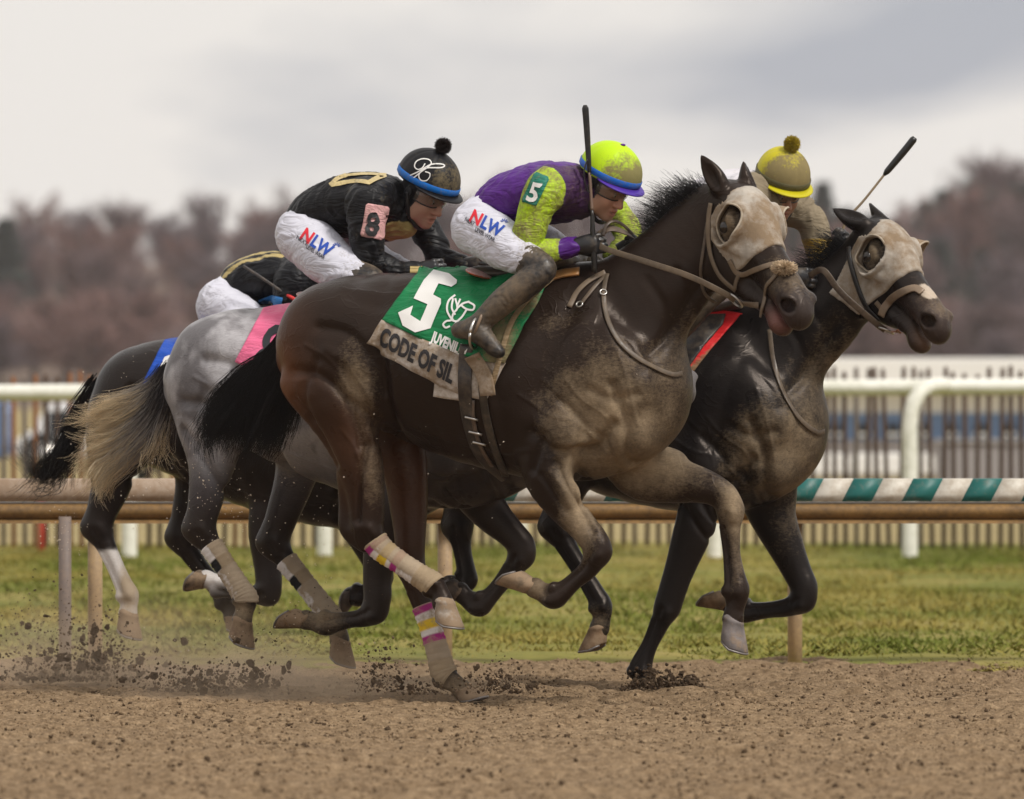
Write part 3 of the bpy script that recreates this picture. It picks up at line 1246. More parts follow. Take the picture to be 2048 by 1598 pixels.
def build_far():
    # ---- long low pavilion beyond the fence, right
    YB = 78.0
    mw = plain('white_siding', (0.80, 0.79, 0.77), 0.6, 0.3, 0, 0.04, 2)
    mb = plain('blue_siding', (0.16, 0.25, 0.44), 0.6, 0.3, 0, 0.12, 2)
    mg = plain('grey_base', (0.30, 0.28, 0.28), 0.8, 0.2, 0, 0.1, 2)
    md = plain('dark_window', (0.03, 0.035, 0.045), 0.2, 0.5, 0, 0.1, 2)

    def zz(py, Y=YB):
        return wpt(0, py, Y)[2]

    def xx(px, Y=YB):
        return wpt(px, 0, Y)[0]
    r = tag(empty('pavilion', (xx(1850), YB, 0)), 'long white and blue pavilion behind the picket fence on the right', 'building')
    xa, xb = xx(1560), xx(2600)
    box('roof', xa - 0.3, xb, YB - 0.5, YB + 6, zz(768), zz(716), mw, r)
    box('wall', xa, xb, YB, YB + 5.6, zz(826) + 0.003, zz(768) - 0.003, mw, r, 0)
    box('blue_wall', xa, xb, YB - 0.02, YB + 5.6, zz(880) + 0.003, zz(826), mb, r, 0)
    box('base', xa, xb, YB - 0.05, YB + 5.6, -0.2, zz(880), mg, r, 0)
    for k, px in enumerate(np.arange(1600, 2560, 58)):
        w = r
        f = box('window', xx(px), xx(px + 24), YB - 0.06, YB + 0.02, zz(884) + 0.12, zz(846), md, w, 0.01)
        box('sill', xx(px - 2), xx(px + 26), YB - 0.10, YB - 0.021, zz(884) + 0.075, zz(884) + 0.115, mw, f, 0.005)
    # low white barrier and a grey block wall in front
    Y2 = 62.0
    b = tag(empty('barrier', (xx(1750, Y2), Y2, 0)), 'low white barrier board in front of the blue pavilion wall', 'barrier')
    for px0, px1 in ((1545, 1700), (1704, 1870)):
        box('board', xx(px0, Y2), xx(px1, Y2), Y2, Y2 + 0.08, zz(951, Y2), zz(906, Y2), mw, b)
    for px in (1560, 1702, 1860):
        box('leg', xx(px - 4, Y2), xx(px + 4, Y2), Y2 + 0.081, Y2 + 0.16, -0.1, zz(915, Y2), mg, b, 0.01)
    g = tag(empty('block_wall', (xx(1990, Y2), Y2 + 1, 0)), 'grey block wall right of the low white barrier', 'wall')
    box('wall_face', xx(1886, Y2), xx(2300, Y2), Y2 + 1, Y2 + 1.4, -0.2, zz(886, Y2), mg, g)
    box('coping', xx(1884, Y2), xx(2302, Y2), Y2 + 0.96, Y2 + 1.44, zz(886, Y2) + 0.002, zz(880, Y2), plain('coping', (0.4, 0.38, 0.37), 0.8), g)
    # ---- parked vans and a blue one at left, behind the pickets
    Y3 = 70.0
    mt = plain('tyre_rubber', (0.02, 0.02, 0.02), 0.8)

    def van(px0, px1, py_top, body, label):
        x0, x1, zt = xx(px0, Y3), xx(px1, Y3), zz(py_top, Y3)
        rr = tag(empty('parked_van', ((x0 + x1) / 2, Y3, 0)), label, 'van', None)
        h = zt
        L_ = x1 - x0
        prof = [(x0, 0.28), (x0, h * 0.55), (x0 + 0.10 * L_, h * 0.62), (x0 + 0.22 * L_, h), (x1 - 0.02 * L_, h), (x1, h * 0.9), (x1, 0.28)]
        bm = bmesh.new()
        a = [bm.verts.new((p[0], Y3, p[1])) for p in prof]
        f = bm.faces.new(a)
        ex = bmesh.ops.extrude_face_region(bm, geom=[f])
        for v in ex['geom']:
            if isinstance(v, bmesh.types.BMVert):
                v.co.y += 1.8
        bmesh.ops.recalc_face_normals(bm, faces=bm.faces[:])
        bmesh.ops.bevel(bm, geom=bm.edges[:], offset=0.04, segments=2, affect='EDGES')
        me = bpy.data.meshes.new('body')
        bm.to_mesh(me)
        bm.free()
        link('body', me, body, rr)
        for q0, q1 in ((0.22, 0.42), (0.46, 0.66), (0.70, 0.93)):
            box('window', x0 + q0 * L_, x0 + q1 * L_, Y3 - 0.012, Y3 + 0.02, h * 0.62, h * 0.9, md, rr, 0.01)
        for q in (0.2, 0.8):
            wc = x0 + q * L_
            wob = sweep_obj('wheel', [(wc, Y3 - 0.06, 0.3), (wc, Y3 + 0.18, 0.3)], 0.30, mt, rr, 20)
            sweep_obj('rim', [(wc, Y3 - 0.075, 0.3), (wc, Y3 - 0.062, 0.3)], 0.17, M_METAL, wob, 16)
    van(-330, 10, 800, plain('blue_car_paint', (0.10, 0.18, 0.36), 0.3, 0.5), 'blue van parked behind the picket fence at the left edge')
    van(30, 330, 806, plain('white_car_paint', (0.72, 0.73, 0.76), 0.3, 0.5), 'white van parked behind the picket fence left of the horses')

    # ---- trees on the rise
    def hill_z(x, y):
        P = np.array([[x, y, 0.0]], np.float32)
        return float(-0.2 + 9.0 * sstep(345, 640, y) + 6 * sstep(600, 1000, y) + 0.8 * fbm(P, 0.02, 2, 71)[0] * sstep(345, 450, y))
    m_bark = plain('bark', (0.10, 0.085, 0.08), 0.95, 0.1, 0, 0.3, 1.0)
    m_twigs = [attr_mat('bare_twigs', 0.95, 0.05)]

    def tree_proto(kind, seed):
        g = np.random.default_rng(seed)
        H = 10.0
        tv, tf = [], []
        n0 = 0

        def limb(a, b, ra, rb):
            nonlocal n0
            V, F, k, _ = sweep(np.linspace(a, b, 4) + np.vstack([np.zeros(3), g.normal(0, 0.1, (2, 3)), np.zeros(3)]), np.linspace(ra, rb, 4), 5)
            tv.append(V)
            tf.append(F + n0)
            n0 += len(V)
        cv, cc = [], []
        if kind == 'bare':
            limb(np.array([0, 0, -0.5]), np.array([0.2, 0.1, H * 0.8]), 0.28, 0.06)
            tips = []
            for i in range(26):
                z = H * (0.22 + 0.55 * g.random())
                a = g.uniform(0, 6.283)
                ln = H * (0.16 + 0.24 * g.random()) * (1.1 - 0.5 * z / H)
                e = np.array([math.cos(a) * ln, math.sin(a) * ln, z + ln * g.uniform(0.5, 1.1)])
                limb(np.array([0.1, 0, z]), e, 0.09, 0.02)
                tips.append((np.array([0.1, 0, z]), e))
            base = np.array([[0.165, 0.118, 0.118], [0.20, 0.122, 0.11], [0.145, 0.112, 0.12]][seed % 3])
            for i in range(2600):
                s, e = tips[g.integers(len(tips))]
                t = g.random() ** 0.6
                p = s + (e - s) * t + g.normal(0, 0.45, 3)
                d = (e - s) / np.linalg.norm(e - s) + g.normal(0, 0.6, 3) + np.array([0, 0, 0.8])
                d /= np.linalg.norm(d)
                ln = g.uniform(0.5, 1.3)
                q = np.cross(d, g.normal(0, 1, 3))
                q /= np.linalg.norm(q)
                w = g.uniform(0.03, 0.075)
                cv.append((p - q * w, p + q * w, p + d * ln))
                cc.append(base * g.uniform(0.65, 1.35))
        else:
            limb(np.array([0, 0, -0.5]), np.array([0, 0, H * 0.95]), 0.22, 0.03)
            for i in range(2600):
                t = g.random() ** 0.8
                z = H * (0.12 + 0.88 * t)
                rad = (1 - t) * 2.2 * (0.75 + 0.35 * math.sin(t * 34)) + 0.15
                a = g.uniform(0, 6.283)
                rr_ = rad * math.sqrt(g.random())
                p = np.array([math.cos(a) * rr_, math.sin(a) * rr_, z])
                d = np.array([math.cos(a), math.sin(a), -0.25]) + g.normal(0, 0.4, 3)
                d /= np.linalg.norm(d)
                q = np.cross(d, g.normal(0, 1, 3))
                q /= np.linalg.norm(q)
                w = g.uniform(0.08, 0.16)
                cv.append((p - q * w, p + q * w, p + d * g.uniform(0.35, 0.7)))
                cc.append(np.array([0.075, 0.088, 0.080]) * g.uniform(0.6, 1.5))
        tm = np_mesh('trunk', np.vstack(tv), None, True, np.vstack(tf))
        tm.materials.append(m_bark)
        V = np.array(cv).reshape(-1, 3)
        cm = np_mesh('crown', V, np.arange(len(V)).reshape(-1, 3), False)
        set_col(cm, np.array(cc).repeat(3, 0))
        cm.materials.append(m_twigs[0])
        return tm, cm

    bare = [tree_proto('bare', s) for s in range(6)]
    coni = [tree_proto('conifer', s) for s in range(20, 23)]

    def plant(proto, x, y, s, name, label, cat, group, sx=1.0):
        rt = tag(empty(name, (x, y, hill_z(x, y))), label, cat, group)
        rt.rotation_euler = (0, 0, rng.uniform(0, 6.28))
        rt.scale = (s * sx, s * sx, s)
        for nm, me in zip(('trunk', 'crown'), proto):
            o = bpy.data.objects.new(nm, me)
            COL.objects.link(o)
            o.parent = rt

    # tree tops in the photograph: px -> py
    tops = np.array([(-400, 420), (0, 425), (100, 385), (200, 395), (300, 400), (420, 400), (520, 385), (600, 392), (760, 380), (960, 345), (1100, 360), (1320, 375), (1500, 390), (1640, 385), (1750, 395), (1810, 400), (1880, 340), (1960, 305), (2048, 310), (2450, 330)], float)

    def top_at(px):
        return np.interp(px, tops[:, 0], tops[:, 1])
    for row, (Y, low) in enumerate(((610, 1.0), (560, 0.93), (510, 0.80), (470, 0.62))):
        D = CAM_D + Y
        px = -1250 + rng.uniform(0, 60)
        while px < 3300:
            x = (px - 1024) / FPX * D
            yy = Y + rng.uniform(-18, 18)
            z = CAM_H + (HOR - top_at(px)) * D / FPX
            base = hill_z(x, yy)
            h = (z - base) * low * rng.uniform(0.72, 1.10)
            if row < 3 or rng.random() < 0.8:
                plant(bare[rng.integers(6)], x, yy, max(0.35, h / 10.3), 'bare_tree', 'bare purple brown winter tree in the blurred wood on the rise', 'tree', 'bare trees in the wood', 1.05)
            px += rng.uniform(62, 112)
    # pale brush at the foot of the wood
    for px in np.arange(-1000, 3050, 62):
        Y = rng.uniform(392, 425)
        D = CAM_D + Y
        x = (px + rng.uniform(-25, 25) - 1024) / FPX * D
        plant(bare[rng.integers(6)], x, Y, rng.uniform(0.34, 0.5), 'bare_tree', 'low brown bare brush at the foot of the blurred wood', 'tree', 'low brush below the wood', 1.9)
    # dark conifers
    for px, py, Y, sx in ((10, 438, 500, 2.2), (150, 466, 520, 2.4), (1645, 365, 505, 1.9), (1690, 420, 475, 2.4), (1740, 432, 470, 2.2), (1595, 440, 480, 2.2), (1850, 405, 480, 2.0), (1890, 380, 500, 2.4), (1945, 365, 505, 2.2), (1990, 385, 470, 2.4), (2045, 370, 480, 2.6), (1880, 480, 440, 2.4), (1965, 500, 436, 2.6), (2035, 520, 440, 2.5), (1790, 470, 455, 2.2), (-120, 440, 450, 2.2), (2160, 400, 470, 2.4)):
        if px > 1500:
            Y += 62
        D = CAM_D + Y
        x = (px - 1024) / FPX * D
        h = CAM_H + (HOR - py) * D / FPX - hill_z(x, Y)
        side = 'left' if px < 1024 else 'right'
        plant(coni[rng.integers(3)], x, Y, h / 10.0, 'conifer', 'dark evergreen tree in the blurred wood on the %s' % side, 'tree', 'evergreens on the %s of the wood' % side, sx * 0.72)


build_far()

# pale winter air between the track and the wood
m_air = bpy.data.materials.new('winter_air')
m_air.use_nodes = True
_n, _l = m_air.node_tree.nodes, m_air.node_tree.links
_n.clear()
_o = _n.new('ShaderNodeOutputMaterial')
_v = _n.new('ShaderNodeVolumePrincipled')
_v.inputs['Color'].default_value = (.94, .92, .98, 1)
_v.inputs['Density'].default_value = HAZE
_l.new(_v.outputs[0], _o.inputs['Volume'])
_bm = bmesh.new()
bmesh.ops.create_cube(_bm, size=1.0)
for _q in _bm.verts:
    _q.co = Vector((_q.co.x * 1900, 540 + _q.co.y * 1200, 20.5 + _q.co.z * 44))
_me = bpy.data.meshes.new('haze')
_bm.to_mesh(_me)
_bm.free()
tag(link('haze', _me, m_air), kind='stuff')

# ================================================================== HORSES
def ax3(*rows):
    return np.array([np.asarray(r, float) / np.linalg.norm(r) for r in rows])


class Horse:
    """one galloping horse modelled as a blended signed-distance field in its own upright frame"""

    def __init__(s, px, Y, yaw, vox, ref=None):
        s.fr = Frame(px, Y, yaw)
        s.vox = vox
        s.ref = ref            # (dx, dy, scale) moves template pixels of the first horse to this one
        s.legs = []
        s.hoofs = []

    def T(s, x, y):
        if s.ref is None:
            return x, y
        dx, dy, k = s.ref
        return 960 + dx + (x - 960) * k, 700 + dy + (y - 700) * k

    def p(s, x, y, v=0.0, t=True):
        if t:
            x, y = s.T(x, y)
        return s.fr.loc(x, y, v)

    def start(s, xlo, xhi, ylo, yhi):
        a = s.fr.loc(xlo, yhi, 0)
        b = s.fr.loc(xhi, ylo, 0)
        s.F = Field((a[0] - 0.1, -0.47, a[2]), (b[0] + 0.1, 0.52, b[2]), s.vox)

    def torso(s, rows):
        m = s.px2m = (CAM_D + s.fr.Y) / FPX * (1 if s.ref is None else s.ref[2])
        P = []
        for x, y, h, w in rows:
            q = s.p(x, y)
            P.append([*q, h * m, w / (h * m)])
        s.F.chain(P, 0.03, steps=2)

    def limb(s, rows, k=0.03, cut=False, t=True, steps=4):
        """rows: px, py, v, r, flat"""
        P = [[*s.p(r[0], r[1], r[2], t), r[3], (r[4] if len(r) > 4 else 0.85)] for r in rows]
        s.F.chain(P, k, steps=steps, cut=cut)
        return np.array(P)

    def muscle(s, x, y, v, ru, rv, rw, ang=0.0, k=0.05, cut=False, t=True):
        """ellipsoid; ang turns its long axis in the side view (degrees, up positive)"""
        a = R(ang)
        s.F.ell(s.p(x, y, v, t), (ru, rv, rw), k, np.array([[math.cos(a), 0, math.sin(a)], [0, 1, 0], [-math.sin(a), 0, math.cos(a)]]), cut)


def horse_head(F, poll, d, n, r, L=0.60, mouth=0.0, kx=1.22):
    """head blended into F. d: poll to muzzle, n: out of the face, r: to the near side (all unit, frame coordinates)"""
    d, n, r = (np.asarray(q, float) / np.linalg.norm(q) for q in (d, n, r))
    k0 = L / 0.60
    k = k0 * kx

    def q(l, nn, rr=0.0):
        return poll + d * l * k0 + (n * nn + r * rr) * k
    A = np.array([d, n, r])
    # cranium, forehead, nasal bone, muzzle
    F.chain([[*q(0.02, 0.015), .080 * k, .86], [*q(0.10, 0.025), .087 * k, .92], [*q(0.17, 0.012), .082 * k, 0.94], [*q(0.27, 0.004), .071 * k, .82], [*q(0.38, 0.004), .060 * k, .84], [*q(0.47, 0.002), .054 * k, .95], [*q(0.54, -0.004), .047 * k, 1.0], [*q(0.565, -0.012), .042 * k, 1.05]], 0.03, n=r, steps=4)
    F.ell(q(.125, .056), np.array([.10, .042, .058]) * k, 0.04, A)
    # jowls and lower jaw
    for sgn in (1, -1):
        F.ell(q(.150, -.098, .036 * sgn), np.array([.110, .104, .030]) * k, 0.04, A)
        F.ell(q(.105, -.12, .04 * sgn), np.array([.07, .075, .022]) * k, 0.03, A)
    F.chain([[*q(.16, -.130), .050 * k, .8], [*q(.28, -.118), .042 * k, .95], [*q(.38, -.094), .033 * k, 1.05], [*q(.46, -.077 - mouth * .3), .029 * k, 1.2], [*q(.525, -.070 - mouth), .028 * k, 1.2]], 0.03, n=r, steps=4)
    F.ell(q(.515, -.076 - mouth), np.array([.042, .028, .036]) * k, 0.02, A)
    # upper lip
    F.ell(q(.575, -.028), np.array([.034, .036, .045]) * k, 0.025, A)
    # mouth line
    for t in np.linspace(0, 1, 9):
        F.ell(q(.45 + .13 * t, -.047 - .004 * t - mouth * .45 * t), np.array([.014, .0035 + mouth * .5 * t, .075]) * k, 0.008, A, cut=True)
    for sgn in (1, -1):
        # facial crest, eye brow, eye
        F.chain([[*q(.17, -.01, .078 * sgn), .012 * k, 1], [*q(.27, -.022, .058 * sgn), .008 * k, 1]], 0.03, n=r, steps=3)
        F.chain([[*q(.10, .035, .086 * sgn), .014 * k, 1], [*q(.135, .046, .084 * sgn), .017 * k, 1], [*q(.175, .03, .08 * sgn), .012 * k, 1]], 0.022, n=r, steps=3)
        F.ell(q(.14, .018, .083 * sgn), np.array([.024, .018, .014]) * k, 0.012, A)
        F.chain([[*q(.115, .0, .083 * sgn), .008 * k, 1], [*q(.14, -.004, .087 * sgn), .009 * k, 1], [*q(.17, .004, .081 * sgn), .007 * k, 1]], 0.012, n=r, steps=3)
        F.ell(q(.085, .03, .09 * sgn), np.array([.028, .02, .015]) * k, 0.03, A, cut=True)   # hollow above the eye
        # nostril
        F.ell(q(.535, .004, .040 * sgn), np.array([.040, .036, .022]) * k, 0.02, A)
        F.chain([[*q(.52, .022, .05 * sgn), .011 * k, 1], [*q(.548, .024, .043 * sgn), .013 * k, 1], [*q(.572, .006, .038 * sgn), .012 * k, 1]], 0.015, n=r, steps=3)
        F.chain([[*q(.595, .014, .062 * sgn), .014 * k, 1], [*q(.562, .010, .052 * sgn), .021 * k, 1], [*q(.525, .002, .038 * sgn), .014 * k, 1]], 0.004, n=r, steps=3, cut=True)
        # cheek hollow
        F.ell(q(.33, -.03, .068 * sgn), np.array([.08, .022, .012]) * k, 0.04, A, cut=True)
    return q


def horse_ear(F, base, tip, out, r, w=0.041):
    """pricked or turned ear: a leaf with a hollow facing out"""
    base, tip = np.asarray(base, float), np.asarray(tip, float)
    ax = tip - base
    L = np.linalg.norm(ax)
    ax /= L
    out = np.asarray(out, float) - ax * (np.dot(out, ax))
    out /= np.linalg.norm(out)
    F.chain([[*(base - ax * .01), w * .72, 1], [*(base + ax * L * .2), w * .95, .95], [*(base + ax * L * .45), w * 0.92, .75], [*(base + ax * L * .72), w * .55, .65], [*tip, .004, .7]], 0.016, n=out, steps=4)
    F.chain([[*(base + ax * L * .16 + out * w * .85), w * .42, 1.0], [*(base + ax * L * .42 + out * w * .62), w * .6, .8], [*(base + ax * L * .72 + out * w * .40), w * .34, .7], [*(base + ax * L * .93 + out * w * .2), .004, .7]], 0.006, n=out, steps=4, cut=True)


def hoof_obj(h, cor, sole, toe, parent, v, size=1.0, mud=0.6, t=False, horn=(0.075, 0.055, 0.042), bell=None):
    """hoof from its coronet to its sole; toe is a pixel at the toe tip"""
    c = h.p(*cor, v, t)
    sp = h.p(*sole, v, t)
    tp = h.p(*toe, v, t)
    A = sp - c
    A /= np.linalg.norm(A)
    Tt = tp - sp
    Tt -= A * (Tt @ A) * 0.6
    Tt /= np.linalg.norm(Tt)
    Lt = np.array([0, 1.0, 0])
    hgt = np.linalg.norm(sp - c)
    n = 28
    rings = []
    th = np.linspace(0, 2 * math.pi, n, endpoint=False)
    ct, st = np.cos(th), np.sin(th)
    back = np.maximum(0, -ct)
    for f, (ra, rb, ta) in ((-.14, (.034, .034, 0)), (0, (.043, .042, 0)), (.10, (.046, .045, .001)), (.14, (.0445, .0435, .002)), (.5, (.051, .050, .008)), (.93, (.060, .058, .014)), (1.0, (.059, .057, .0145)), (1.0, (.047, .046, .0145)), (.90, (.020, .018, .010))):
        cen = c + A * hgt * f + Tt * ta * size
        heel = back[:, None] * (-A) * hgt * 0.22 * max(0, f)
        rr = (ra * ct * np.where(ct < 0, .82, 1.0))[:, None] * Tt * size + (rb * st)[:, None] * Lt * size
        rings.append(cen + rr + heel)
    V = np.vstack(rings)
    k = len(rings)
    Fq = [(i * n + j, i * n + (j + 1) % n, (i + 1) * n + (j + 1) % n, (i + 1) * n + j) for i in range(k - 1) for j in range(n)]
    m = len(V)
    V = np.vstack([V, rings[-1].mean(0), rings[0].mean(0)])
    Tq = [((k - 1) * n + j, (k - 1) * n + (j + 1) % n, m) for j in range(n)] + [((j + 1) % n, j, m + 1) for j in range(n)]
    W = h.fr.world(V)
    me = np_mesh('hoof', W, np.array(Tq), True, np.array(Fq))
    bm = bmesh.new()
    bm.from_mesh(me)
    bmesh.ops.recalc_face_normals(bm, faces=bm.faces[:])
    bm.to_mesh(me)
    bm.free()
    col = np.tile(np.array(horn), (len(V), 1))
    if bell is not None:
        col[:] = bell
    col *= (.75 + .5 * ((np.arange(len(V)) // n) % 3 == 1))[:, None]
    set_col(me, col, mud * .75)
    ho = link('hoof', me, M_HOOF, parent)
    rim = rings[-3][np.abs(th - math.pi) > .5]
    rim = np.vstack([rings[-3][(th > 0) & (th < math.pi - .45)][::-1], rings[-3][(th > math.pi + .45)][::-1]])
    sweep_obj('horseshoe', h.fr.world(rim * .97 + rings[-3].mean(0) * .03 + A * .003), .0045, M_SHOE, ho, 6)


M_SHOE = plain('worn_shoe_metal', (.22, .20, .19), .5, .5, .6, .3, 60)


def tail_strands(roots, path, spread, n, seg=12, wild=0.02, curl=0.0):
    """roots (3,), path (k,3) world centre line; spread (k,) radius along it"""
    P = catmull(np.array(path, float), 6)
    Sp = np.interp(np.linspace(0, 1, len(P)), np.linspace(0, 1, len(spread)), spread)
    out = []
    for i in range(n):
        ln = rng.uniform(0.72, 1.0)
        idx = np.linspace(0, (len(P) - 1) * ln, seg)
        j = np.clip(idx.astype(int), 0, len(P) - 2)
        f = (idx - j)[:, None]
        C = P[j] * (1 - f) + P[j + 1] * f
        S = np.interp(idx, np.arange(len(P)), Sp)
        a = rng.uniform(0, 2 * math.pi)
        rr = math.sqrt(rng.random())
        T = np.gradient(C, axis=0)
        T /= np.linalg.norm(T, axis=1)[:, None] + 1e-9
        A = np.cross(T, [0, 1, 0.01])
        A /= np.linalg.norm(A, axis=1)[:, None] + 1e-9
        B = np.cross(T, A)
        off = (A * math.cos(a) + B * math.sin(a) * 0.7) * (S * rr)[:, None]
        w = np.cumsum(rng.normal(0, wild, (seg, 3)), axis=0) * np.linspace(0, 1, seg)[:, None] ** 1.3
        ph = rng.uniform(0, 6.28)
        w = w + A * (curl * np.sin(np.linspace(0, 9, seg) + ph) * np.linspace(0, 1, seg) ** 2)[:, None]
        out.append(C + off + w)
    return np.array(out)


def gauss(P, c, r):
    return np.exp(-(((P - np.asarray(c)) / np.asarray(r)) ** 2).sum(-1))


def wrap(name, h, P, i0, i1, mat, parent, grow=0.007, colfn=None, v_of=None):
    """bandage wound round a leg: an inflated sleeve on the stretch i0..i1 (0..1) of limb P"""
    Q = catmull(P, 16)
    s = np.linspace(0, 1, len(Q))
    keep = (s >= i0) & (s <= i1)
    Q = Q[keep]
    n = 22
    T = np.gradient(Q[:, :3], axis=0)
    T /= np.linalg.norm(T, axis=1)[:, None]
    L = np.array([0, 1.0, 0])
    V, C, m = [], [], []
    S = len(Q)
    for i in range(S):
        t = T[i]
        Ln = L - t * (L @ t)
        Ln /= np.linalg.norm(Ln)
        B = np.cross(t, Ln)
        e = 0.55 if i in (0, S - 1) else 1.0
        for j in range(n):
            a = 2 * math.pi * j / n
            wob = 0.0030 * (((i * .42 + a / 6.283) % 1.0) - .5) + 0.0012 * math.sin(i * 1.7 + 2 * a)
            rr = Q[i, 3] + grow * e + wob
            V.append(Q[i, :3] + B * math.cos(a) * rr + Ln * math.sin(a) * rr * Q[i, 4] * 1.08)
            c, mm = colfn(i / (S - 1), math.cos(a), math.sin(a))
            C.append(c)
            m.append(mm)
    F = [(i * n + j, i * n + (j + 1) % n, (i + 1) * n + (j + 1) % n, (i + 1) * n + j) for i in range(S - 1) for j in range(n)]
    me = np_mesh(name, h.fr.world(np.array(V)), None, True, np.array(F))
    set_col(me, np.array(C), np.array(m))
    return link(name, me, mat, parent)


TORSO = [(628, 712, 72, .19), (690, 690, 128, .265), (775, 698, 153, .285), (875, 722, 174, .295), (970, 742, 190, .30), (1070, 752, 203, .285), (1160, 756, 205, .25), (1225, 772, 165, .21), (1268, 800, 110, .17)]
NECK = [(1165, 690, 0, .27, .62), (1238, 640, 0, .232, .56), (1305, 582, 0, .200, .52), (1368, 512, 0, .170, .50), (1415, 445, 0, .130, .60), (1440, 410, 0, .095, .8)]


def body_common(h, t=True):
    h.torso(TORSO)
    h.limb(NECK, 0.07, t=t)
    # croup, loin, rib cage, withers
    h.muscle(690, 640, .10, .20, .15, .13, -8, .07)
    h.muscle(690, 640, -.10, .20, .15, .13, -8, .07)
    h.muscle(1150, 590, 0, .20, .07, .10, -12, .08)
    for sg in (1, -1):
        h.muscle(1195, 735, .175 * sg, .17, .075, .23, 60, .06)      # shoulder blade
        h.muscle(1105, 850, .205 * sg, .15, .075, .10, -35, .05)      # triceps
        h.muscle(1238, 852, .105 * sg, .115, .10, .14, 70, .05)      # pectoral
    h.muscle(1240, 805, .0, .13, .17, .15, 60, .06)


def seg_dist(u, w, poly):
    best = np.full(u.shape, 9.0)
    for a, b in zip(poly[:-1], poly[1:]):
        ex, ey = b[0] - a[0], b[1] - a[1]
        L2 = ex * ex + ey * ey + 1e-12
        t = np.clip(((u - a[0]) * ex + (w - a[1]) * ey) / L2, 0, 1)
        best = np.minimum(best, np.hypot(u - a[0] - t * ex, w - a[1] - t * ey))
    return best


def stroke_disp(h, strokes):
    """modelling strokes on the near and far side: (path in photograph pixels, v of the skin, height, width)"""
    S = []
    for st in strokes:
        if len(st) == 3:
            S.append(st)
            continue
        path, v, hh, ww = st
        q = np.array([h.p(x, y, v) for x, y in path])
        if len(q) > 2:
            q = catmull(q, 5)
        S.append((q, hh, ww))

    def f(P, W):
        d = np.zeros(len(P))
        for q, hh, ww in S:
            lo = q.min(0) - ww * 2.6
            hi = q.max(0) + ww * 2.6
            m = (P[:, 0] > lo[0]) & (P[:, 0] < hi[0]) & (P[:, 2] > lo[2]) & (P[:, 2] < hi[2])
            m &= P[:, 1] * (1 if q[:, 1].mean() > 0 else -1) > 0.02
            if len(q) and abs(q[:, 1].mean()) < .19:
                m &= np.abs(P[:, 1] - q[:, 1].mean()) < .085
            if not m.any():
                continue
            dd = seg_dist(P[m, 0], P[m, 2], q[:, [0, 2]])
            d[m] += hh * np.exp(-(dd / ww) ** 2)
        d += 0.0016 * fbm(P, 14.0, 3, 77)
        return d
    return f


BODY_STROKES = [
    ([(764, 690), (768, 780), (764, 880)], .26, -.024, .030),
    ([(590, 742), (645, 752), (695, 800), (718, 890)], .26, -.013, .020),
    ([(640, 655), (700, 668), (745, 720), (760, 790)], .26, -.010, .024),
    ([(655, 700), (705, 730), (735, 790)], .28, .012, .028),
    ([(700, 590), (760, 610), (820, 600)], .2, -.006, .03),
    ([(600, 800), (640, 860), (672, 930)], .2, -.010, .018),
    ([(1190, 560), (1240, 640), (1288, 735)], .2, -.010, .040),
    ([(1062, 868), (1110, 905), (1180, 898), (1218, 850)], .26, -.016, .022),
    ([(1135, 610), (1095, 720), (1068, 850)], .26, -.008, .045),
    ([(1150, 640), (1120, 740), (1105, 830)], .27, .004, .034),
    ([(1190, 640), (1165, 740), (1150, 820)], .27, -.004, .028),
    ([(1120, 800), (1160, 850), (1150, 900)], .27, -.008, .016),
    ([(1232, 770), (1252, 850), (1240, 930)], .2, -.012, .020),
    ([(1190, 780), (1230, 800), (1275, 790)], .2, -.007, .02),
    ([(1300, 725), (1358, 628), (1398, 565)], .1, -.011, .022),
    ([(1262, 700), (1330, 600), (1380, 520)], .12, .004, .04),
    ([(1116, 925), (1150, 1005), (1180, 1062)], .22, -.010, .013),
    ([(1085, 950), (1128, 1020)], .22, -.006, .012),
    ([(738, 890), (722, 960), (712, 1040)], .22, -.014, .013),
    ([(756, 900), (752, 980), (752, 1040)], .22, .005, .010),
    ([(1200, 870), (1215, 910), (1205, 960)], .2, -.006, .012),
    ([(840, 690), (880, 790), (905, 900)], .29, -.0022, .022),
    ([(880, 690), (915, 790), (940, 910)], .29, -.0022, .022),
    ([(920, 690), (955, 790), (978, 920)], .29, -.0022, .022),
    ([(800, 700), (840, 790), (865, 890)], .29, -.0022, .022),
    ([(960, 690), (990, 790), (1010, 920)], .29, -.002, .022),
    ([(720, 870), (735, 800), (700, 740), (690, 700)], .29, .004, .006),
    ([(800, 850), (880, 880), (980, 905), (1050, 900)], .29, .004, .007),
    ([(1130, 760), (1160, 800), (1200, 830), (1215, 870)], .27, .0035, .006),
    ([(1100, 940), (1140, 990), (1165, 1040)], .22, .004, .005),
    ([(612, 690), (660, 720), (690, 770), (700, 840), (706, 910)], .28, .0045, .006),
    ([(690, 860), (716, 900), (728, 960), (730, 1010)], .22, .004, .005),
    ([(1040, 790), (1100, 830), (1150, 845), (1190, 900), (1200, 950)], .27, .0035, .005),
    ([(1085, 760), (1125, 800), (1140, 850)], .27, .003, .005),
    ([(1240, 700), (1262, 770), (1270, 850)], .2, .0035, .006),
    ([(1090, 870), (1075, 905), (1062, 940)], .25, -.010, .016),
    ([(1150, 905), (1142, 950), (1160, 1010)], .22, -.007, .011),
    ([(640, 720), (612, 780), (618, 840)], .25, -.008, .018),
    ([(700, 800), (735, 830), (752, 880)], .25, -.008, .016),
    ([(1040, 640), (1010, 720), (1000, 800)], .28, -.004, .03),
    ([(720, 560), (800, 580), (880, 575)], .1, -.006, .03),
    ([(1350, 540), (1372, 580), (1380, 640)], .1, -.005, .014),
    ([(1290, 560), (1320, 610), (1330, 680)], .13, -.005, .02),
]


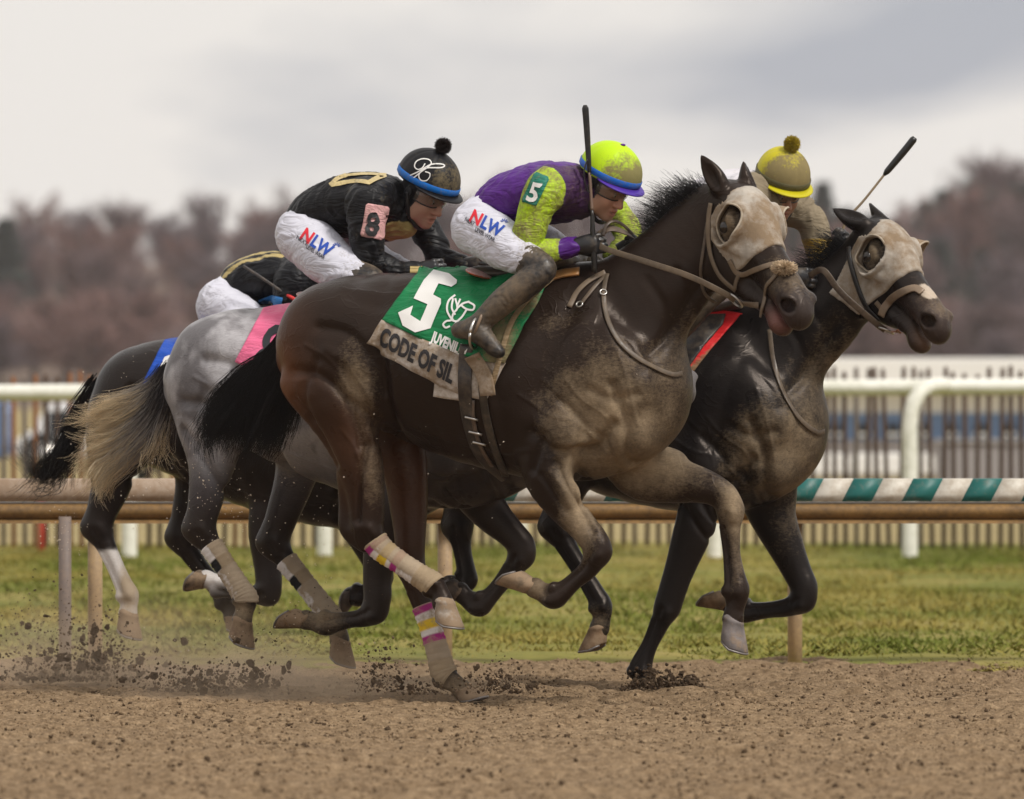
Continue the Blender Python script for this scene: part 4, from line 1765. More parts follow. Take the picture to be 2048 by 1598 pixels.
def leg_strokes(P, back):
    """tendon groove and joint knobs of a lower limb chain, in frame coordinates"""
    Q = catmull(P, 6)
    T = np.gradient(Q[:, :3], axis=0)
    T /= np.linalg.norm(T, axis=1)[:, None]
    B = np.stack([-T[:, 2], 0 * T[:, 0], T[:, 0]], 1)
    if B[len(B) // 3, 0] * back < 0:
        B = -B
    a, b = int(len(Q) * .14), int(len(Q) * .60)
    out = [(Q[a:b, :3] + B[a:b] * Q[a:b, 3:4] * .30, -.0045, .0065),
           (Q[a:b, :3] + B[a:b] * Q[a:b, 3:4] * .78, .0030, .006),
           (Q[a:b, :3] - B[a:b] * Q[a:b, 3:4] * .45, .0020, .008)]
    f = int(len(Q) * .66)
    out.append((np.array([Q[f, :3] + B[f] * Q[f, 3] * .85, Q[f + 1, :3] + B[f + 1] * Q[f + 1, 3] * .85]), .009, .016))
    out.append((np.array([Q[f, :3] - B[f] * Q[f, 3] * .4, Q[f + 1, :3] - B[f + 1] * Q[f + 1, 3] * .4]), .005, .014))
    out.append((np.array([Q[f + 3, :3], Q[f + 4, :3] + B[f + 4] * .01]), -.004, .012))
    k = 1
    out.append((np.array([Q[k, :3] - B[k] * Q[k, 3] * .5, Q[k + 2, :3] - B[k + 2] * Q[k + 2, 3] * .5]), .006, .016))
    out.append((np.array([Q[k, :3] + B[k] * Q[k, 3] * .1, Q[k + 2, :3] + B[k + 2] * Q[k + 2, 3] * .1]), -.004, .010))
    return [(q_, a_ * 1.5, w_) for q_, a_, w_ in out]


def finish_horse(h, name, label, coat, hoof_list, root_px, eye=True, strokes=()):
    h.F.blur(1)
    base = h.fr.world(h.p(*root_px, 0, False))
    root = empty(name, (base[0], base[1], 0.0))
    tag(root, label, 'horse', 'galloping racehorses')
    body, wt = field_obj('body', h.F, h.fr, M_COAT, root, colfn=coat, disp=stroke_disp(h, [(a_, b_, c_ * (1.4 if c_ < 0 else .9), d_) for a_, b_, c_, d_ in BODY_STROKES] + list(strokes)))
    return root, body, wt


# ------------------------------------------------------------------ the dark bay horse in front
H5 = Horse(960, 0.0, 20, 0.0072)
H5.start(530, 1625, 300, 1412)
body_common(H5)
# near hind
n_hind = H5.limb([(640, 680, .155, .16, .72), (668, 770, .175, .165, .66), (698, 860, .175, .118, .66), (722, 945, .165, .086, .78), (731, 1005, .155, .070, .82), (733, 1052, .15, .062, .88)], .05)
H5.limb([(690, 960, .16, .032), (692, 1012, .15, .028), (696, 1058, .145, .034), (730, 1085, .142, .04)], .025)     # point of the hock
n_hcan = H5.limb([(732, 1055, .15, .054, .85), (760, 1095, .14, .042, .85), (800, 1125, .135, .036, .85), (840, 1152, .13, .038, .9), (866, 1170, .13, .043, .9), (880, 1188, .13, .037, .9), (886, 1206, .13, .042, .95)], .02)
H5.muscle(742, 790, .20, .06, .05, .17, -80, .05)       # stifle
H5.muscle(640, 800, .20, .07, .05, .17, 65, .05)
# far hind
f_hind = H5.limb([(720, 720, -.15, .16, .7), (775, 830, -.15, .13, .7), (808, 930, -.14, .092, .75), (817, 1010, -.14, .074, .8), (820, 1080, -.13, .060, .85), (820, 1132, -.13, .055, .85)], .05)
f_hcan = H5.limb([(820, 1130, -.13, .054, .85), (838, 1190, -.13, .040, .85), (858, 1245, -.13, .036, .85), (876, 1305, -.13, .038, .9), (890, 1350, -.13, .044, .9), (912, 1368, -.13, .036, .9), (926, 1382, -.13, .041, .95)], .02)
# near fore
n_fore = H5.limb([(1150, 790, .16, .12, .6), (1105, 880, .165, .125, .6), (1098, 950, .16, .098, .72), (1132, 1010, .155, .074, .8), (1165, 1052, .15, .058, .85), (1188, 1082, .15, .055, .9), (1196, 1104, .15, .051, .9)], .045)
H5.muscle(1125, 965, .20, .10, .035, .045, -50, .04)
n_fcan = H5.limb([(1196, 1100, .15, .050, .9), (1180, 1135, .15, .038, .85), (1148, 1164, .15, .032, .85), (1120, 1188, .15, .040, .9), (1106, 1194, .15, .046, .9), (1084, 1184, .15, .036, .9), (1070, 1176, .15, .040, .95)], .02)
# far fore
f_fore = H5.limb([(1235, 850, -.14, .13, .65), (1275, 935, -.14, .112, .68), (1335, 957, -.14, .092, .72), (1392, 968, -.14, .070, .8), (1432, 982, -.14, .058, .85), (1452, 998, -.14, .054, .9), (1461, 1022, -.14, .049, .9)], .045)
f_fcan = H5.limb([(1461, 1020, -.14, .049, .9), (1461, 1060, -.14, .039, .85), (1465, 1115, -.14, .033, .85), (1472, 1162, -.14, .042, .9), (1474, 1182, -.14, .048, .9), (1470, 1215, -.14, .036, .9), (1466, 1238, -.14, .042, .95)], .02)
H5.muscle(1310, 930, -.17, .12, .05, .06, 12, .05)
H5.muscle(1386, 1004, -.09, .012, .006, .008, 0, .01)
# head
d5 = H5.fr
W_r = np.array([-.80, -.60, 0.04])
hd_dir = np.array([.447, -.59, -.67])
hd_dir /= np.linalg.norm(hd_dir)


def to_local_dir(fr, w):
    return np.array([w[0] * fr.ca - w[1] * fr.sa, -w[0] * fr.sa - w[1] * fr.ca, w[2]])


def head_axes(fr, d, r):
    d = np.asarray(d, float) / np.linalg.norm(d)
    r = np.asarray(r, float)
    r = r - d * (r @ d)
    r /= np.linalg.norm(r)
    n = np.cross(d, r)
    if n[2] < 0:
        n = -n
    return to_local_dir(fr, d), to_local_dir(fr, n), to_local_dir(fr, r), d, n, r


dl, nl, rl, dw, nw, rw = head_axes(d5, hd_dir, W_r)
poll5 = H5.p(1456, 414, 0)
H5.q = horse_head(H5.F, poll5, dl, nl, rl, .61, .016)
# ears
H5q = H5.q
e1b, e2b = H5q(-.005, .06, .052), H5q(-.005, .06, -.052)
e1t = H5.fr.local(wpt(1398, 304, H5.fr.world(e1b)[1] + 0.02))
e2t = H5.fr.local(wpt(1486, 318, H5.fr.world(e2b)[1] + 0.02))
horse_ear(H5.F, e1b, e1t, nl * 0.3 + rl * 0.9, rl)
horse_ear(H5.F, e2b, e2t, nl * 0.9 - rl * 0.5, rl)


def coat5(P, W):
    n = len(P)
    col = np.tile(np.array([0.0175, 0.0108, 0.0080]), (n, 1))
    nz = fbm(P, 5.0, 3, 3)
    # reddish bay buttock and thigh
    red = gauss(P, H5.p(590, 770, .05), (.12, .5, .26)) * 1.0 + 0.6 * gauss(P, H5.p(815, 960, -.13), (.12, .12, .32)) + 0.35 * gauss(P, H5.p(690, 900, .2), (.12, .2, .22))
    red = np.clip(red * (1 + 0.4 * nz), 0, 1)[:, None]
    col = col * (1 - red) + np.array([0.120, 0.046, 0.020]) * red
    # pink lip
    lip = gauss(P, H5q(.525, -.062, .02), (.055, .05, .05))[:, None] * sstep(0.0, 0.3, nz + .25)[:, None]
    col = col * (1 - .75 * lip) + np.array([0.30, 0.13, 0.11]) * .75 * lip
    nose = np.clip(gauss(P, H5q(.54, .0, 0), (.09, .09, .09)), 0, 1)[:, None]
    col = col * (1 - .5 * nose) + np.array([0.06, 0.05, 0.048]) * .5 * nose
    for sg in (1, -1):
        nd = np.clip(1.5 * gauss(P, H5q(.555, .006, .048 * sg), (.024, .022, .024)), 0, 1)[:, None]
        col = col * (1 - nd) + np.array([.006, .004, .004]) * nd
    mud = 0.66 * gauss(P, H5.p(1205, 835, .2), (.17, .35, .26)) + 0.66 * gauss(P, H5.p(1300, 840, -.02), (.16, .3, .24))
    mud += 0.55 * gauss(P, H5.p(712, 760, .26), (.09, .18, .17)) + 0.46 * gauss(P, H5.p(742, 930, .2), (.055, .2, .22)) + .3 * gauss(P, H5.p(1110, 640, .2), (.12, .2, .06))
    mud += 0.62 * gauss(P, H5.p(1150, 1000, .2), (.06, .10, .22)) + 0.35 * gauss(P, H5.p(1165, 1060, .2), (.1, .12, .12))
    mud += 0.55 * gauss(P, H5.p(1330, 950, -.12), (.2, .16, .09)) + 0.7 * gauss(P, H5.p(1468, 1015, -.14), (.055, .2, .10)) + .4 * gauss(P, H5.p(1478, 1120, -.14), (.04, .2, .2))
    mud += 0.42 * gauss(P, H5.p(1395, 690, .0), (.10, .3, .22))
    mud += 0.75 * gauss(P, H5.p(1078, 1178, .15), (.06, .1, .06)) + .9 * gauss(P, H5.p(905, 1375, -.13), (.10, .1, .06))
    mud += 0.50 * gauss(P, H5q(.46, .04, 0), (.14, .10, .14)) + 0.62 * gauss(P, H5q(.14, .03, .09), (.07, .07, .07))
    mud += 0.22 * gauss(P, H5.p(1075, 850, .3), (.1, .1, .35))
    mud += 0.16 * gauss(P, H5.p(830, 960, -.1), (.08, .2, .25))
    mud *= (0.92 + 0.30 * fbm(P, 6.0, 3, 13))
    return col, np.clip(mud, 0, 1) * .95


R5, B5, WT5 = finish_horse(H5, 'racehorse', 'muddy dark bay racehorse nearest the camera, wearing the green number 5 cloth and stained blinkers', coat5, None, (960, 1400), strokes=leg_strokes(n_hcan, -1) + leg_strokes(f_hcan, -1) + leg_strokes(n_fcan, -1) + leg_strokes(f_fcan, -1))
hoof_obj(H5, (887, 1200), (890, 1250), (914, 1262), R5, .13, 1.0, .75, bell=(0.33, 0.29, 0.25))
hoof_obj(H5, (926, 1379), (940, 1402), (968, 1404), R5, -.13, .98, .95)
hoof_obj(H5, (1066, 1174), (1022, 1146), (998, 1152), R5, .15, .95, .85, horn=(.12, .09, .06))
hoof_obj(H5, (1465, 1236), (1459, 1294), (1482, 1312), R5, -.14, 1.0, .45, horn=(.17, .15, .145))

# hood of blinkers
def hood_field(h, q, axes, t=0.008, cheek=0.20, lo=-.02, jaw=-.16, near_jaw=None):
    d, n, r = axes
    X, Y, Z = h.F.coords()
    k0 = q(0, 0, 0)
    dx, dy, dz = X - k0[0], Y - k0[1], Z - k0[2]
    l = dx * d[0] + dy * d[1] + dz * d[2]
    nn = dx * n[0] + dy * n[1] + dz * n[2]
    rr = dx * r[0] + dy * r[1] + dz * r[2]
    a = h.F.a - t
    # lower edge: slants from the nose bridge back to the cheek
    a = np.maximum(a, l - (cheek + 0.35 * np.minimum(nn, 0.05)))
    a = np.maximum(a, lo - l - 0.25 * np.minimum(nn + .02, 0))
    a = np.maximum(a, jaw - nn)
    return a, l, nn, rr


def hood_build(h, q, axes, root, wt, eye_l=.14, eye_n=.032, eye_r=.068, ears=(), cheek=.235, jaw=-.075, col=(.41, .37, .32), mudf=None, lo=-.005):
    d, n, r = axes
    a, l, nn, rr = hood_field(h, q, axes, .008, cheek, lo, jaw)
    for sg in (1, -1):
        ln = np.sqrt((l - eye_l) ** 2 + ((nn - eye_n) * .80) ** 2) - eye_r
        side = sg * rr
        a = np.where(side > 0.03, np.maximum(a, -ln), a)
        # raised rim of the eye cup
        rim = np.maximum(np.maximum(np.abs(ln - .004) - .006, h.F.a - .028), 0.03 - side)
        rim = np.maximum(rim, -(l - eye_l) * 1.0 - .055 + 0 * nn)
        a = np.minimum(a, rim)
    for eb, et in ears:
        e = np.asarray(et) - np.asarray(eb)
        e /= np.linalg.norm(e)
        X, Y, Z = h.F.coords()
        ax, ay, az = X - eb[0], Y - eb[1], Z - eb[2]
        tt = ax * e[0] + ay * e[1] + az * e[2]
        dist = np.sqrt(np.maximum(ax * ax + ay * ay + az * az - tt * tt, 0)) - .046
        a = np.maximum(a, -np.where(tt > -.05, dist, 1.0))
    sl = tuple(slice(0, s_) for s_ in a.shape)

    def cf(P, W):
        c = np.tile(np.array(col), (len(P), 1))
        mud = np.clip(0.44 + 0.55 * fbm(P, 9.0, 4, 23), 0, 1)
        if mudf is not None:
            mud = mudf(P, mud)
        return c, mud
    return field_obj('blinker_hood', h.F, h.fr, M_HOOD, root, arr=a, colfn=cf, crumbs=True)


axes5 = (dl, nl, rl)
HD5, HWT5 = hood_build(H5, H5q, axes5, R5, WT5, cheek=.295, jaw=-.085, lo=.035, ears=((e1b, e1t), (e2b, e2t)), mudf=lambda P, m: np.clip(m + .15 * gauss(P, H5q(.1, .05, .1), (.1, .1, .1)), 0, 1))
BV5 = make_bvh(WT5, HWT5)
BVB5 = make_bvh(WT5)


def eyes(h, q, root):
    M = plain('dark_eye', (0.012, 0.008, 0.006), 0.08, 0.6, 0, 0.1)
    for sg in (1, -1):
        c = h.fr.world(q(.14, .016, .0895 * sg))
        bm = bmesh.new()
        bmesh.ops.create_uvsphere(bm, u_segments=20, v_segments=12, radius=.0225)
        bmesh.ops.translate(bm, verts=bm.verts[:], vec=Vector(c))
        me = bpy.data.meshes.new('eye')
        bm.to_mesh(me)
        bm.free()
        for p_ in me.polygons:
            p_.use_smooth = True
        link('eye', me, M, root)


eyes(H5, H5q, R5)


def eye_cups(h, q, root, bvh, el, en, er, flare):
    """stiff cup edge round each eye opening; the cup stands out from the cheek"""
    d = q(1, 0, 0) - q(0, 0, 0)
    n_ = q(0, 1, 0) - q(0, 0, 0)
    r_ = q(0, 0, 1) - q(0, 0, 0)
    ru = r_ / np.linalg.norm(r_)
    du = d / np.linalg.norm(d)
    for sg in (1, -1):
        base = []
        for a in np.linspace(0, 2 * math.pi, 40, endpoint=False):
            p = q(el, en, 0) + du * math.cos(a) * er + n_ / np.linalg.norm(n_) * math.sin(a) * er / .8
            o = h.fr.world(p + ru * sg * .30)
            w = h.fr.wdir(-ru * sg)
            loc, nr, _, _ = bvh.ray_cast(Vector(o), Vector(w))
            base.append(h.fr.local(np.array(loc)) if loc is not None else p + ru * sg * .10)
        base = np.array(base)
        for _ in range(4):
            base = (np.roll(base, 1, 0) + 2 * base + np.roll(base, -1, 0)) / 4
        ang = np.linspace(0, 2 * math.pi, 40, endpoint=False)
        rear = np.clip(.25 - .75 * np.cos(ang), 0, 1)[:, None]
        out = flare[0] if sg > 0 else flare[1]
        rows = []
        for t in (0.0, .35, .7, 1.0):
            rows.append(base + ru * sg * (-.004 + (.006 + out * rear) * t) + du * .22 * out * rear * t)
        V = np.vstack(rows)
        m = 40
        F = [(i * m + j, i * m + (j + 1) % m, (i + 1) * m + (j + 1) % m, (i + 1) * m + j) for i in range(3) for j in range(m)]
        me = np_mesh('eye_cup', h.fr.world(V), None, True, np.array(F))
        set_col(me, np.array([.30, .24, .18]), .6)
        o = link('eye_cup', me, M_HOOD, root)
        sol = o.modifiers.new('thickness', 'SOLIDIFY')
        sol.thickness = .004
        sol.offset = 0
        sweep_obj('cup_edge', h.fr.world(rows[-1]), .0042, M_HOOD, o, 7, closed=True, col=np.array([.46, .40, .32]), mud=.4)


eye_cups(H5, H5q, R5, BV5, .14, .032, .066, (.014, .070))


def clone_body(h, neck=None):
    h.torso(TORSO)
    body = NECK if neck is None else neck
    h.limb(body, 0.07, t=neck is None)
    h.muscle(690, 640, .10, .20, .15, .13, -8, .07)
    h.muscle(690, 640, -.10, .20, .15, .13, -8, .07)
    h.muscle(1150, 590, 0, .20, .07, .10, -12, .08)
    for sg in (1, -1):
        h.muscle(1195, 735, .175 * sg, .17, .075, .23, 60, .06)
        h.muscle(1105, 850, .205 * sg, .15, .075, .10, -35, .05)
        h.muscle(1238, 852, .105 * sg, .115, .10, .14, 70, .05)
    h.muscle(1240, 805, .0, .13, .17, .15, 60, .06)


def hind(h, up, low, v, sgn=1):
    """up: thigh, stifle, gaskin .. hock pixels; low: cannon .. coronet pixels"""
    ru = [(.15, .7), (.155, .66), (.115, .68), (.084, .76), (.066, .82), (.058, .88)]
    P = h.limb([(x, y, v, *r) for (x, y), r in zip(up, ru)], .05, t=False)
    hk = up[-1]
    pv = up[-2]
    h.limb([((pv[0] + hk[0]) / 2 - 18, (pv[1] + hk[1]) / 2, v, .028), (hk[0] - 22, hk[1] + 4, v, .032), (hk[0], hk[1] + 22, v, .038)], .025, t=False)
    rl_ = [(.054, .85), (.041, .85), (.036, .85), (.038, .9), (.043, .9), (.036, .9), (.041, .95)]
    Q = h.limb([(x, y, v, *r) for (x, y), r in zip(low, rl_)], .02, t=False)
    h.legs.append(Q)
    return P, Q


def fore(h, up, low, v):
    ru = [(.12, .62), (.122, .62), (.094, .72), (.073, .8), (.058, .85), (.055, .9), (.050, .9)]
    P = h.limb([(x, y, v, *r) for (x, y), r in zip(up, ru)], .045, t=False)
    rl_ = [(.049, .9), (.038, .85), (.032, .85), (.040, .9), (.046, .9), (.035, .9), (.040, .95)]
    Q = h.limb([(x, y, v, *r) for (x, y), r in zip(low, rl_)], .02, t=False)
    h.legs.append(Q)
    return P, Q


# ------------------------------------------------------------------ dark horse on the right
H2 = Horse(1250, 1.45, 20, 0.0074, (290, 77, .957))
H2.start(790, 1900, 400, 1400)
clone_body(H2, [(1425, 775, 0, .27, .62), (1490, 735, 0, .235, .56), (1572, 685, 0, .195, .52), (1650, 622, 0, .162, .52), (1706, 556, 0, .126, .62), (1734, 508, 0, .095, .8)])
hind(H2, [(930, 770), (1000, 850), (1090, 915), (1135, 960), (1122, 1010), (1112, 1050)], [(1112, 1050), (1135, 1095), (1162, 1140), (1190, 1185), (1203, 1212), (1203, 1240), (1199, 1256)], .15)
hind(H2, [(900, 790), (920, 880), (930, 940), (925, 985), (920, 1020), (918, 1050)], [(918, 1050), (922, 1080), (928, 1115), (934, 1145), (934, 1162), (915, 1170), (902, 1170)], -.15)
n2f = fore(H2, [(1450, 850), (1425, 945), (1405, 1010), (1378, 1085), (1355, 1150), (1342, 1190), (1335, 1215)], [(1335, 1212), (1318, 1250), (1300, 1290), (1286, 1322), (1282, 1340), (1286, 1358), (1287, 1368)], .15)
f2f = fore(H2, [(1535, 880), (1535, 970), (1545, 1030), (1570, 1090), (1595, 1145), (1608, 1175), (1606, 1200)], [(1606, 1198), (1578, 1214), (1540, 1220), (1500, 1224), (1486, 1222), (1468, 1212), (1458, 1206)], -.14)
dl2, nl2, rl2, dw2, nw2, rw2 = head_axes(H2.fr, (.485, -.62, -.615), (-.79, -.61, 0.10))
H2q = horse_head(H2.F, H2.fr.loc(1737, 484, 0), dl2, nl2, rl2, .565, .024, 1.26)
g1b, g2b = H2q(-.005, .06, .054), H2q(-.005, .06, -.054)
g1t = H2.fr.local(wpt(1660, 414, H2.fr.world(g1b)[1] + 0.06))
g2t = H2.fr.local(wpt(1736, 402, H2.fr.world(g2b)[1] + 0.05))
horse_ear(H2.F, g1b, g1t, nl2 * 0.9 + rl2 * 0.5, rl2)
horse_ear(H2.F, g2b, g2t, nl2 * 0.9 - rl2 * 0.4, rl2)


def coat2(P, W):
    n = len(P)
    col = np.tile(np.array([0.0100, 0.0085, 0.0085]), (n, 1))
    nose = np.clip(gauss(P, H2q(.50, .0, 0), (.14, .12, .12)), 0, 1)[:, None]
    col = col * (1 - .8 * nose) + np.array([0.05, 0.033, 0.028]) * .8 * nose
    # white snip on the nose
    sn = gauss(P, H2q(.43, .06, .01), (.05, .045, .06))
    nz = fbm(P * np.array([1, 3, 1]), 40.0, 2, 5)
    snip = sstep(.50, .60, sn + .12 * nz)[:, None]
    col = col * (1 - snip) + np.array([0.46, 0.385, 0.31]) * snip
    lip = gauss(P, H2q(.54, -.06, .0), (.05, .06, .05))[:, None] * .7
    col = col * (1 - lip) + np.array([0.25, 0.15, 0.10]) * lip
    for sg in (1, -1):
        nd = np.clip(1.5 * gauss(P, H2q(.555, .006, .048 * sg), (.024, .022, .024)), 0, 1)[:, None]
        col = col * (1 - nd) + np.array([.006, .004, .004]) * nd
    mud = 0.62 * gauss(P, H2.p(1600, 890, 0, False), (.16, .4, .32)) + 0.5 * gauss(P, H2.p(1690, 720, 0, False), (.10, .3, .22)) + .35 * gauss(P, H2.p(1480, 900, .2, False), (.14, .2, .2))
    mud += .4 * gauss(P, H2.p(1290, 1360, .15, False), (.05, .1, .05)) + .5 * gauss(P, H2q(.47, .03, 0), (.14, .11, .14)) + .6 * gauss(P, H2q(.14, .03, .09), (.07, .07, .07)) + .35 * gauss(P, H2.p(1200, 1240, .15, False), (.06, .1, .08)) * 1.5
    mud += .25 * gauss(P, H2.p(1570, 1090, -.14, False), (.1, .1, .2))
    return col, np.clip(mud * (.85 + .6 * fbm(P, 7.0, 3, 15)), 0, 1)


R2, B2, WT2 = finish_horse(H2, 'racehorse', 'black racehorse at the right in clay stained blinkers with a white nose patch', coat2, None, (1250, 1370), strokes=sum([leg_strokes(q, -1) for q in H2.legs], []))
hoof_obj(H2, (1199, 1254), (1193, 1298), (1172, 1310), R2, .15, 1.0, .8, horn=(.16, .09, .045))
hoof_obj(H2, (904, 1168), (884, 1162), (872, 1172), R2, -.15, .9, .3)
hoof_obj(H2, (1287, 1366), (1291, 1390), (1318, 1392), R2, .15, .98, .9)
hoof_obj(H2, (1460, 1207), (1420, 1188), (1398, 1196), R2, -.14, .95, .5, horn=(.14, .09, .05))
axes2 = (dl2, nl2, rl2)
HD2, HWT2 = hood_build(H2, H2q, axes2, R2, WT2, eye_r=.063, ears=((g1b, g1t), (g2b, g2t)), cheek=.275, jaw=-.21, lo=.02)
BV2 = make_bvh(WT2, HWT2)
eyes(H2, H2q, R2)
eye_cups(H2, H2q, R2, BV2, .14, .032, .062, (.014, .100))

# ------------------------------------------------------------------ grey horse with the pink cloth
H8 = Horse(723, .95, 20, 0.0085, (-237, 63, .971))
H8.start(300, 1450, 330, 1350)
clone_body(H8, [(955, 735, 0, .265, .62), (1030, 705, 0, .225, .56), (1100, 668, 0, .19, .52), (1160, 630, 0, .155, .5), (1205, 600, 0, .12, .6), (1228, 582, 0, .09, .8)])
n8, n8c = hind(H8, [(410, 760), (425, 830), (425, 890), (420, 950), (408, 1015), (400, 1055)], [(400, 1055), (425, 1095), (452, 1135), (478, 1175), (492, 1200), (488, 1225), (484, 1240)], .15)
f8, f8c = hind(H8, [(520, 780), (570, 840), (600, 890), (592, 950), (565, 1030), (548, 1082)], [(548, 1082), (572, 1120), (608, 1165), (645, 1212), (668, 1245), (678, 1268), (679, 1280)], -.14)
fore(H8, [(890, 830), (830, 920), (790, 990), (765, 1080), (755, 1150), (755, 1195), (750, 1222)], [(750, 1220), (728, 1235), (700, 1240), (668, 1245), (650, 1248), (628, 1244), (612, 1240)], .15)
fore(H8, [(980, 840), (940, 930), (950, 980), (985, 1030), (1020, 1065), (1042, 1090), (1044, 1112)], [(1044, 1108), (1020, 1145), (992, 1180), (968, 1205), (956, 1210), (932, 1195), (920, 1184)], -.14)
q8 = horse_head(H8.F, H8.p(1230, 578, 0, False), dl, nl, rl, .60, 0)
for sg in (1, -1):
    horse_ear(H8.F, q8(-.005, .06, .052 * sg), q8(-.16, .10, .07 * sg), nl * .5 + rl * .8 * sg, rl)


def coat8(P, W):
    n = len(P)
    nz = fbm(P, 9.0, 4, 33)
    nz2 = fbm(P * np.array([1, 1, .5]), 26.0, 3, 35)
    base = np.array([0.37, 0.36, 0.375])
    dark = np.array([0.06, 0.055, 0.06])
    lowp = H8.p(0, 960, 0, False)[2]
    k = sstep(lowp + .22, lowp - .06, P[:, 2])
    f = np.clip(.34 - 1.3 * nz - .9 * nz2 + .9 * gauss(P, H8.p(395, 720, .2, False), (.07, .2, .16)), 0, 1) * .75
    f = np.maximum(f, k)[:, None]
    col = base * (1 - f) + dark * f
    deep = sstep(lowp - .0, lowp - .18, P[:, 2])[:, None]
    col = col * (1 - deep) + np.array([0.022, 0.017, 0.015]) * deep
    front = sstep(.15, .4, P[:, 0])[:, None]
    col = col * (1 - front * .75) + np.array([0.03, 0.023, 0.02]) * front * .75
    mud = .45 * gauss(P, H8.p(600, 900, 0, False), (.2, .4, .2)) + .8 * gauss(P, H8.p(640, 1240, .15, False), (.12, .1, .06)) + .9 * gauss(P, H8.p(675, 1265, -.14, False), (.05, .1, .06)) + .8 * gauss(P, H8.p(488, 1220, .15, False), (.05, .1, .06))
    return col, np.clip(mud * (.85 + .6 * fbm(P, 7.0, 3, 15)), 0, 1)


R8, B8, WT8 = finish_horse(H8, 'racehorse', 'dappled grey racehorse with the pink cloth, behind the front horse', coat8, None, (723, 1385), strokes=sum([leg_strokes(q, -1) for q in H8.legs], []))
hoof_obj(H8, (484, 1238), (474, 1282), (498, 1300), R8, .15, 1.0, .85, horn=(.13, .08, .05))
hoof_obj(H8, (680, 1278), (676, 1322), (696, 1338), R8, -.14, 1.0, .9, horn=(.17, .10, .05))
hoof_obj(H8, (614, 1240), (572, 1228), (552, 1240), R8, .15, .95, .8, horn=(.16, .08, .03))
hoof_obj(H8, (922, 1186), (892, 1166), (876, 1180), R8, -.14, .95, .3)
BV8 = make_bvh(WT8)
eyes(H8, q8, R8)

# ------------------------------------------------------------------ dark horse far left with the blue cloth
H3 = Horse(557, 2.6, 20, 0.0095, (-403, 118, .925))
H3.start(120, 1250, 420, 1320)
clone_body(H3, [(755, 790, 0, .25, .62), (830, 765, 0, .21, .56), (900, 735, 0, .18, .52), (960, 705, 0, .145, .5), (1005, 680, 0, .115, .6), (1028, 664, 0, .085, .8)])
hind(H3, [(262, 800), (245, 860), (230, 920), (222, 970), (205, 1020), (196, 1052)], [(196, 1052), (212, 1090), (230, 1130), (248, 1170), (257, 1190), (258, 1212), (256, 1226)], .15)
hind(H3, [(330, 800), (370, 870), (395, 920), (390, 965), (374, 1030), (364, 1072)], [(364, 1072), (385, 1112), (410, 1145), (438, 1180), (452, 1200), (462, 1222), (466, 1236)], -.14)
fore(H3, [(610, 900), (570, 950), (545, 1000), (532, 1070), (535, 1130), (538, 1165), (536, 1188)], [(536, 1186), (515, 1190), (485, 1184), (455, 1176), (440, 1172), (424, 1162), (412, 1158)], .15)
fore(H3, [(700, 900), (690, 960), (700, 1010), (720, 1060), (745, 1110), (760, 1140), (760, 1160)], [(760, 1158), (748, 1170), (735, 1182), (722, 1190), (716, 1192), (706, 1192), (702, 1192)], -.14)
q3 = horse_head(H3.F, H3.p(1030, 660, 0, False), dl, nl, rl, .58, 0)
for sg in (1, -1):
    horse_ear(H3.F, q3(-.005, .06, .052 * sg), q3(-.16, .10, .07 * sg), nl * .5 + rl * .8 * sg, rl)


def coat3(P, W):
    n = len(P)
    col = np.tile(np.array([0.014, 0.011, 0.0105]), (n, 1))
    # white sock on the near hind, white pastern on the near fore
    zt = H3.p(0, 1098, .15, False)[2]
    k = sstep(zt + .012, zt - .012, P[:, 2] + .012 * fbm(P, 30., 2, 3)) * (P[:, 1] > 0) * (P[:, 0] < H3.p(330, 1150, .15, False)[0])
    k = np.maximum(k, np.clip(1.6 * gauss(P, H3.p(428, 1150, .15, False), (.06, .1, .05)), 0, 1))[:, None]
    col = col * (1 - k) + np.array([0.62, 0.58, 0.55]) * k
    mud = 1.0 * gauss(P, H3.p(262, 1200, .15, False), (.05, .1, .11)) + .5 * gauss(P, H3.p(240, 1150, .15, False) + np.array([.03, 0, 0]), (.03, .1, .1))
    return col, np.clip(mud * (.9 + .5 * fbm(P, 7.0, 3, 15)), 0, 1)


R3, B3, WT3 = finish_horse(H3, 'racehorse', 'black racehorse at the far left with the blue cloth and one white hind sock', coat3, None, (557, 1360), strokes=sum([leg_strokes(q, -1) for q in H3.legs], []))
hoof_obj(H3, (256, 1224), (250, 1268), (276, 1284), R3, .15, 1.0, 1.0, horn=(.17, .12, .09))
hoof_obj(H3, (466, 1234), (470, 1262), (492, 1270), R3, -.14, .98, .9, horn=(.13, .09, .06))
hoof_obj(H3, (414, 1160), (386, 1152), (374, 1166), R3, .15, .95, .6)
hoof_obj(H3, (704, 1192), (690, 1196), (684, 1210), R3, -.14, .95, .4)
BV3 = make_bvh(WT3)
eyes(H3, q3, R3)

# ------------------------------------------------------------------ leg wraps
P_, Y_, W_ = (0.36, 0.035, 0.20), (0.72, 0.50, 0.04), (0.72, 0.68, 0.66)
TAN = (0.40, 0.31, 0.20)


def wrap5(s, c, sn):
    col = TAN
    mud = .55
    for a, b, q in ((.02, .10, P_), (.10, .17, W_), (.17, .27, Y_), (.27, .33, W_), (.33, .42, P_), (.42, .62, W_)):
        if a <= s < b:
            col = q
            mud = 0.0
    # the leading side is caked
    if c > -0.15 and s > .02:
        mud = .95 if c > .25 else .7
    elif s > .42:
        mud = .38
    return col, mud


def wrap5f(s, c, sn):
    col, mud = wrap5(s, c, sn)
    return col, (.42 if s < .42 else .95)


def wrap8(s, c, sn):
    col = W_
    mud = .55
    if .20 <= s < .34:
        col, mud = (.02, .02, .022), .12
    elif s < .2:
        mud = .25
    if c > 0.0:
        mud = .85
    return col, mud


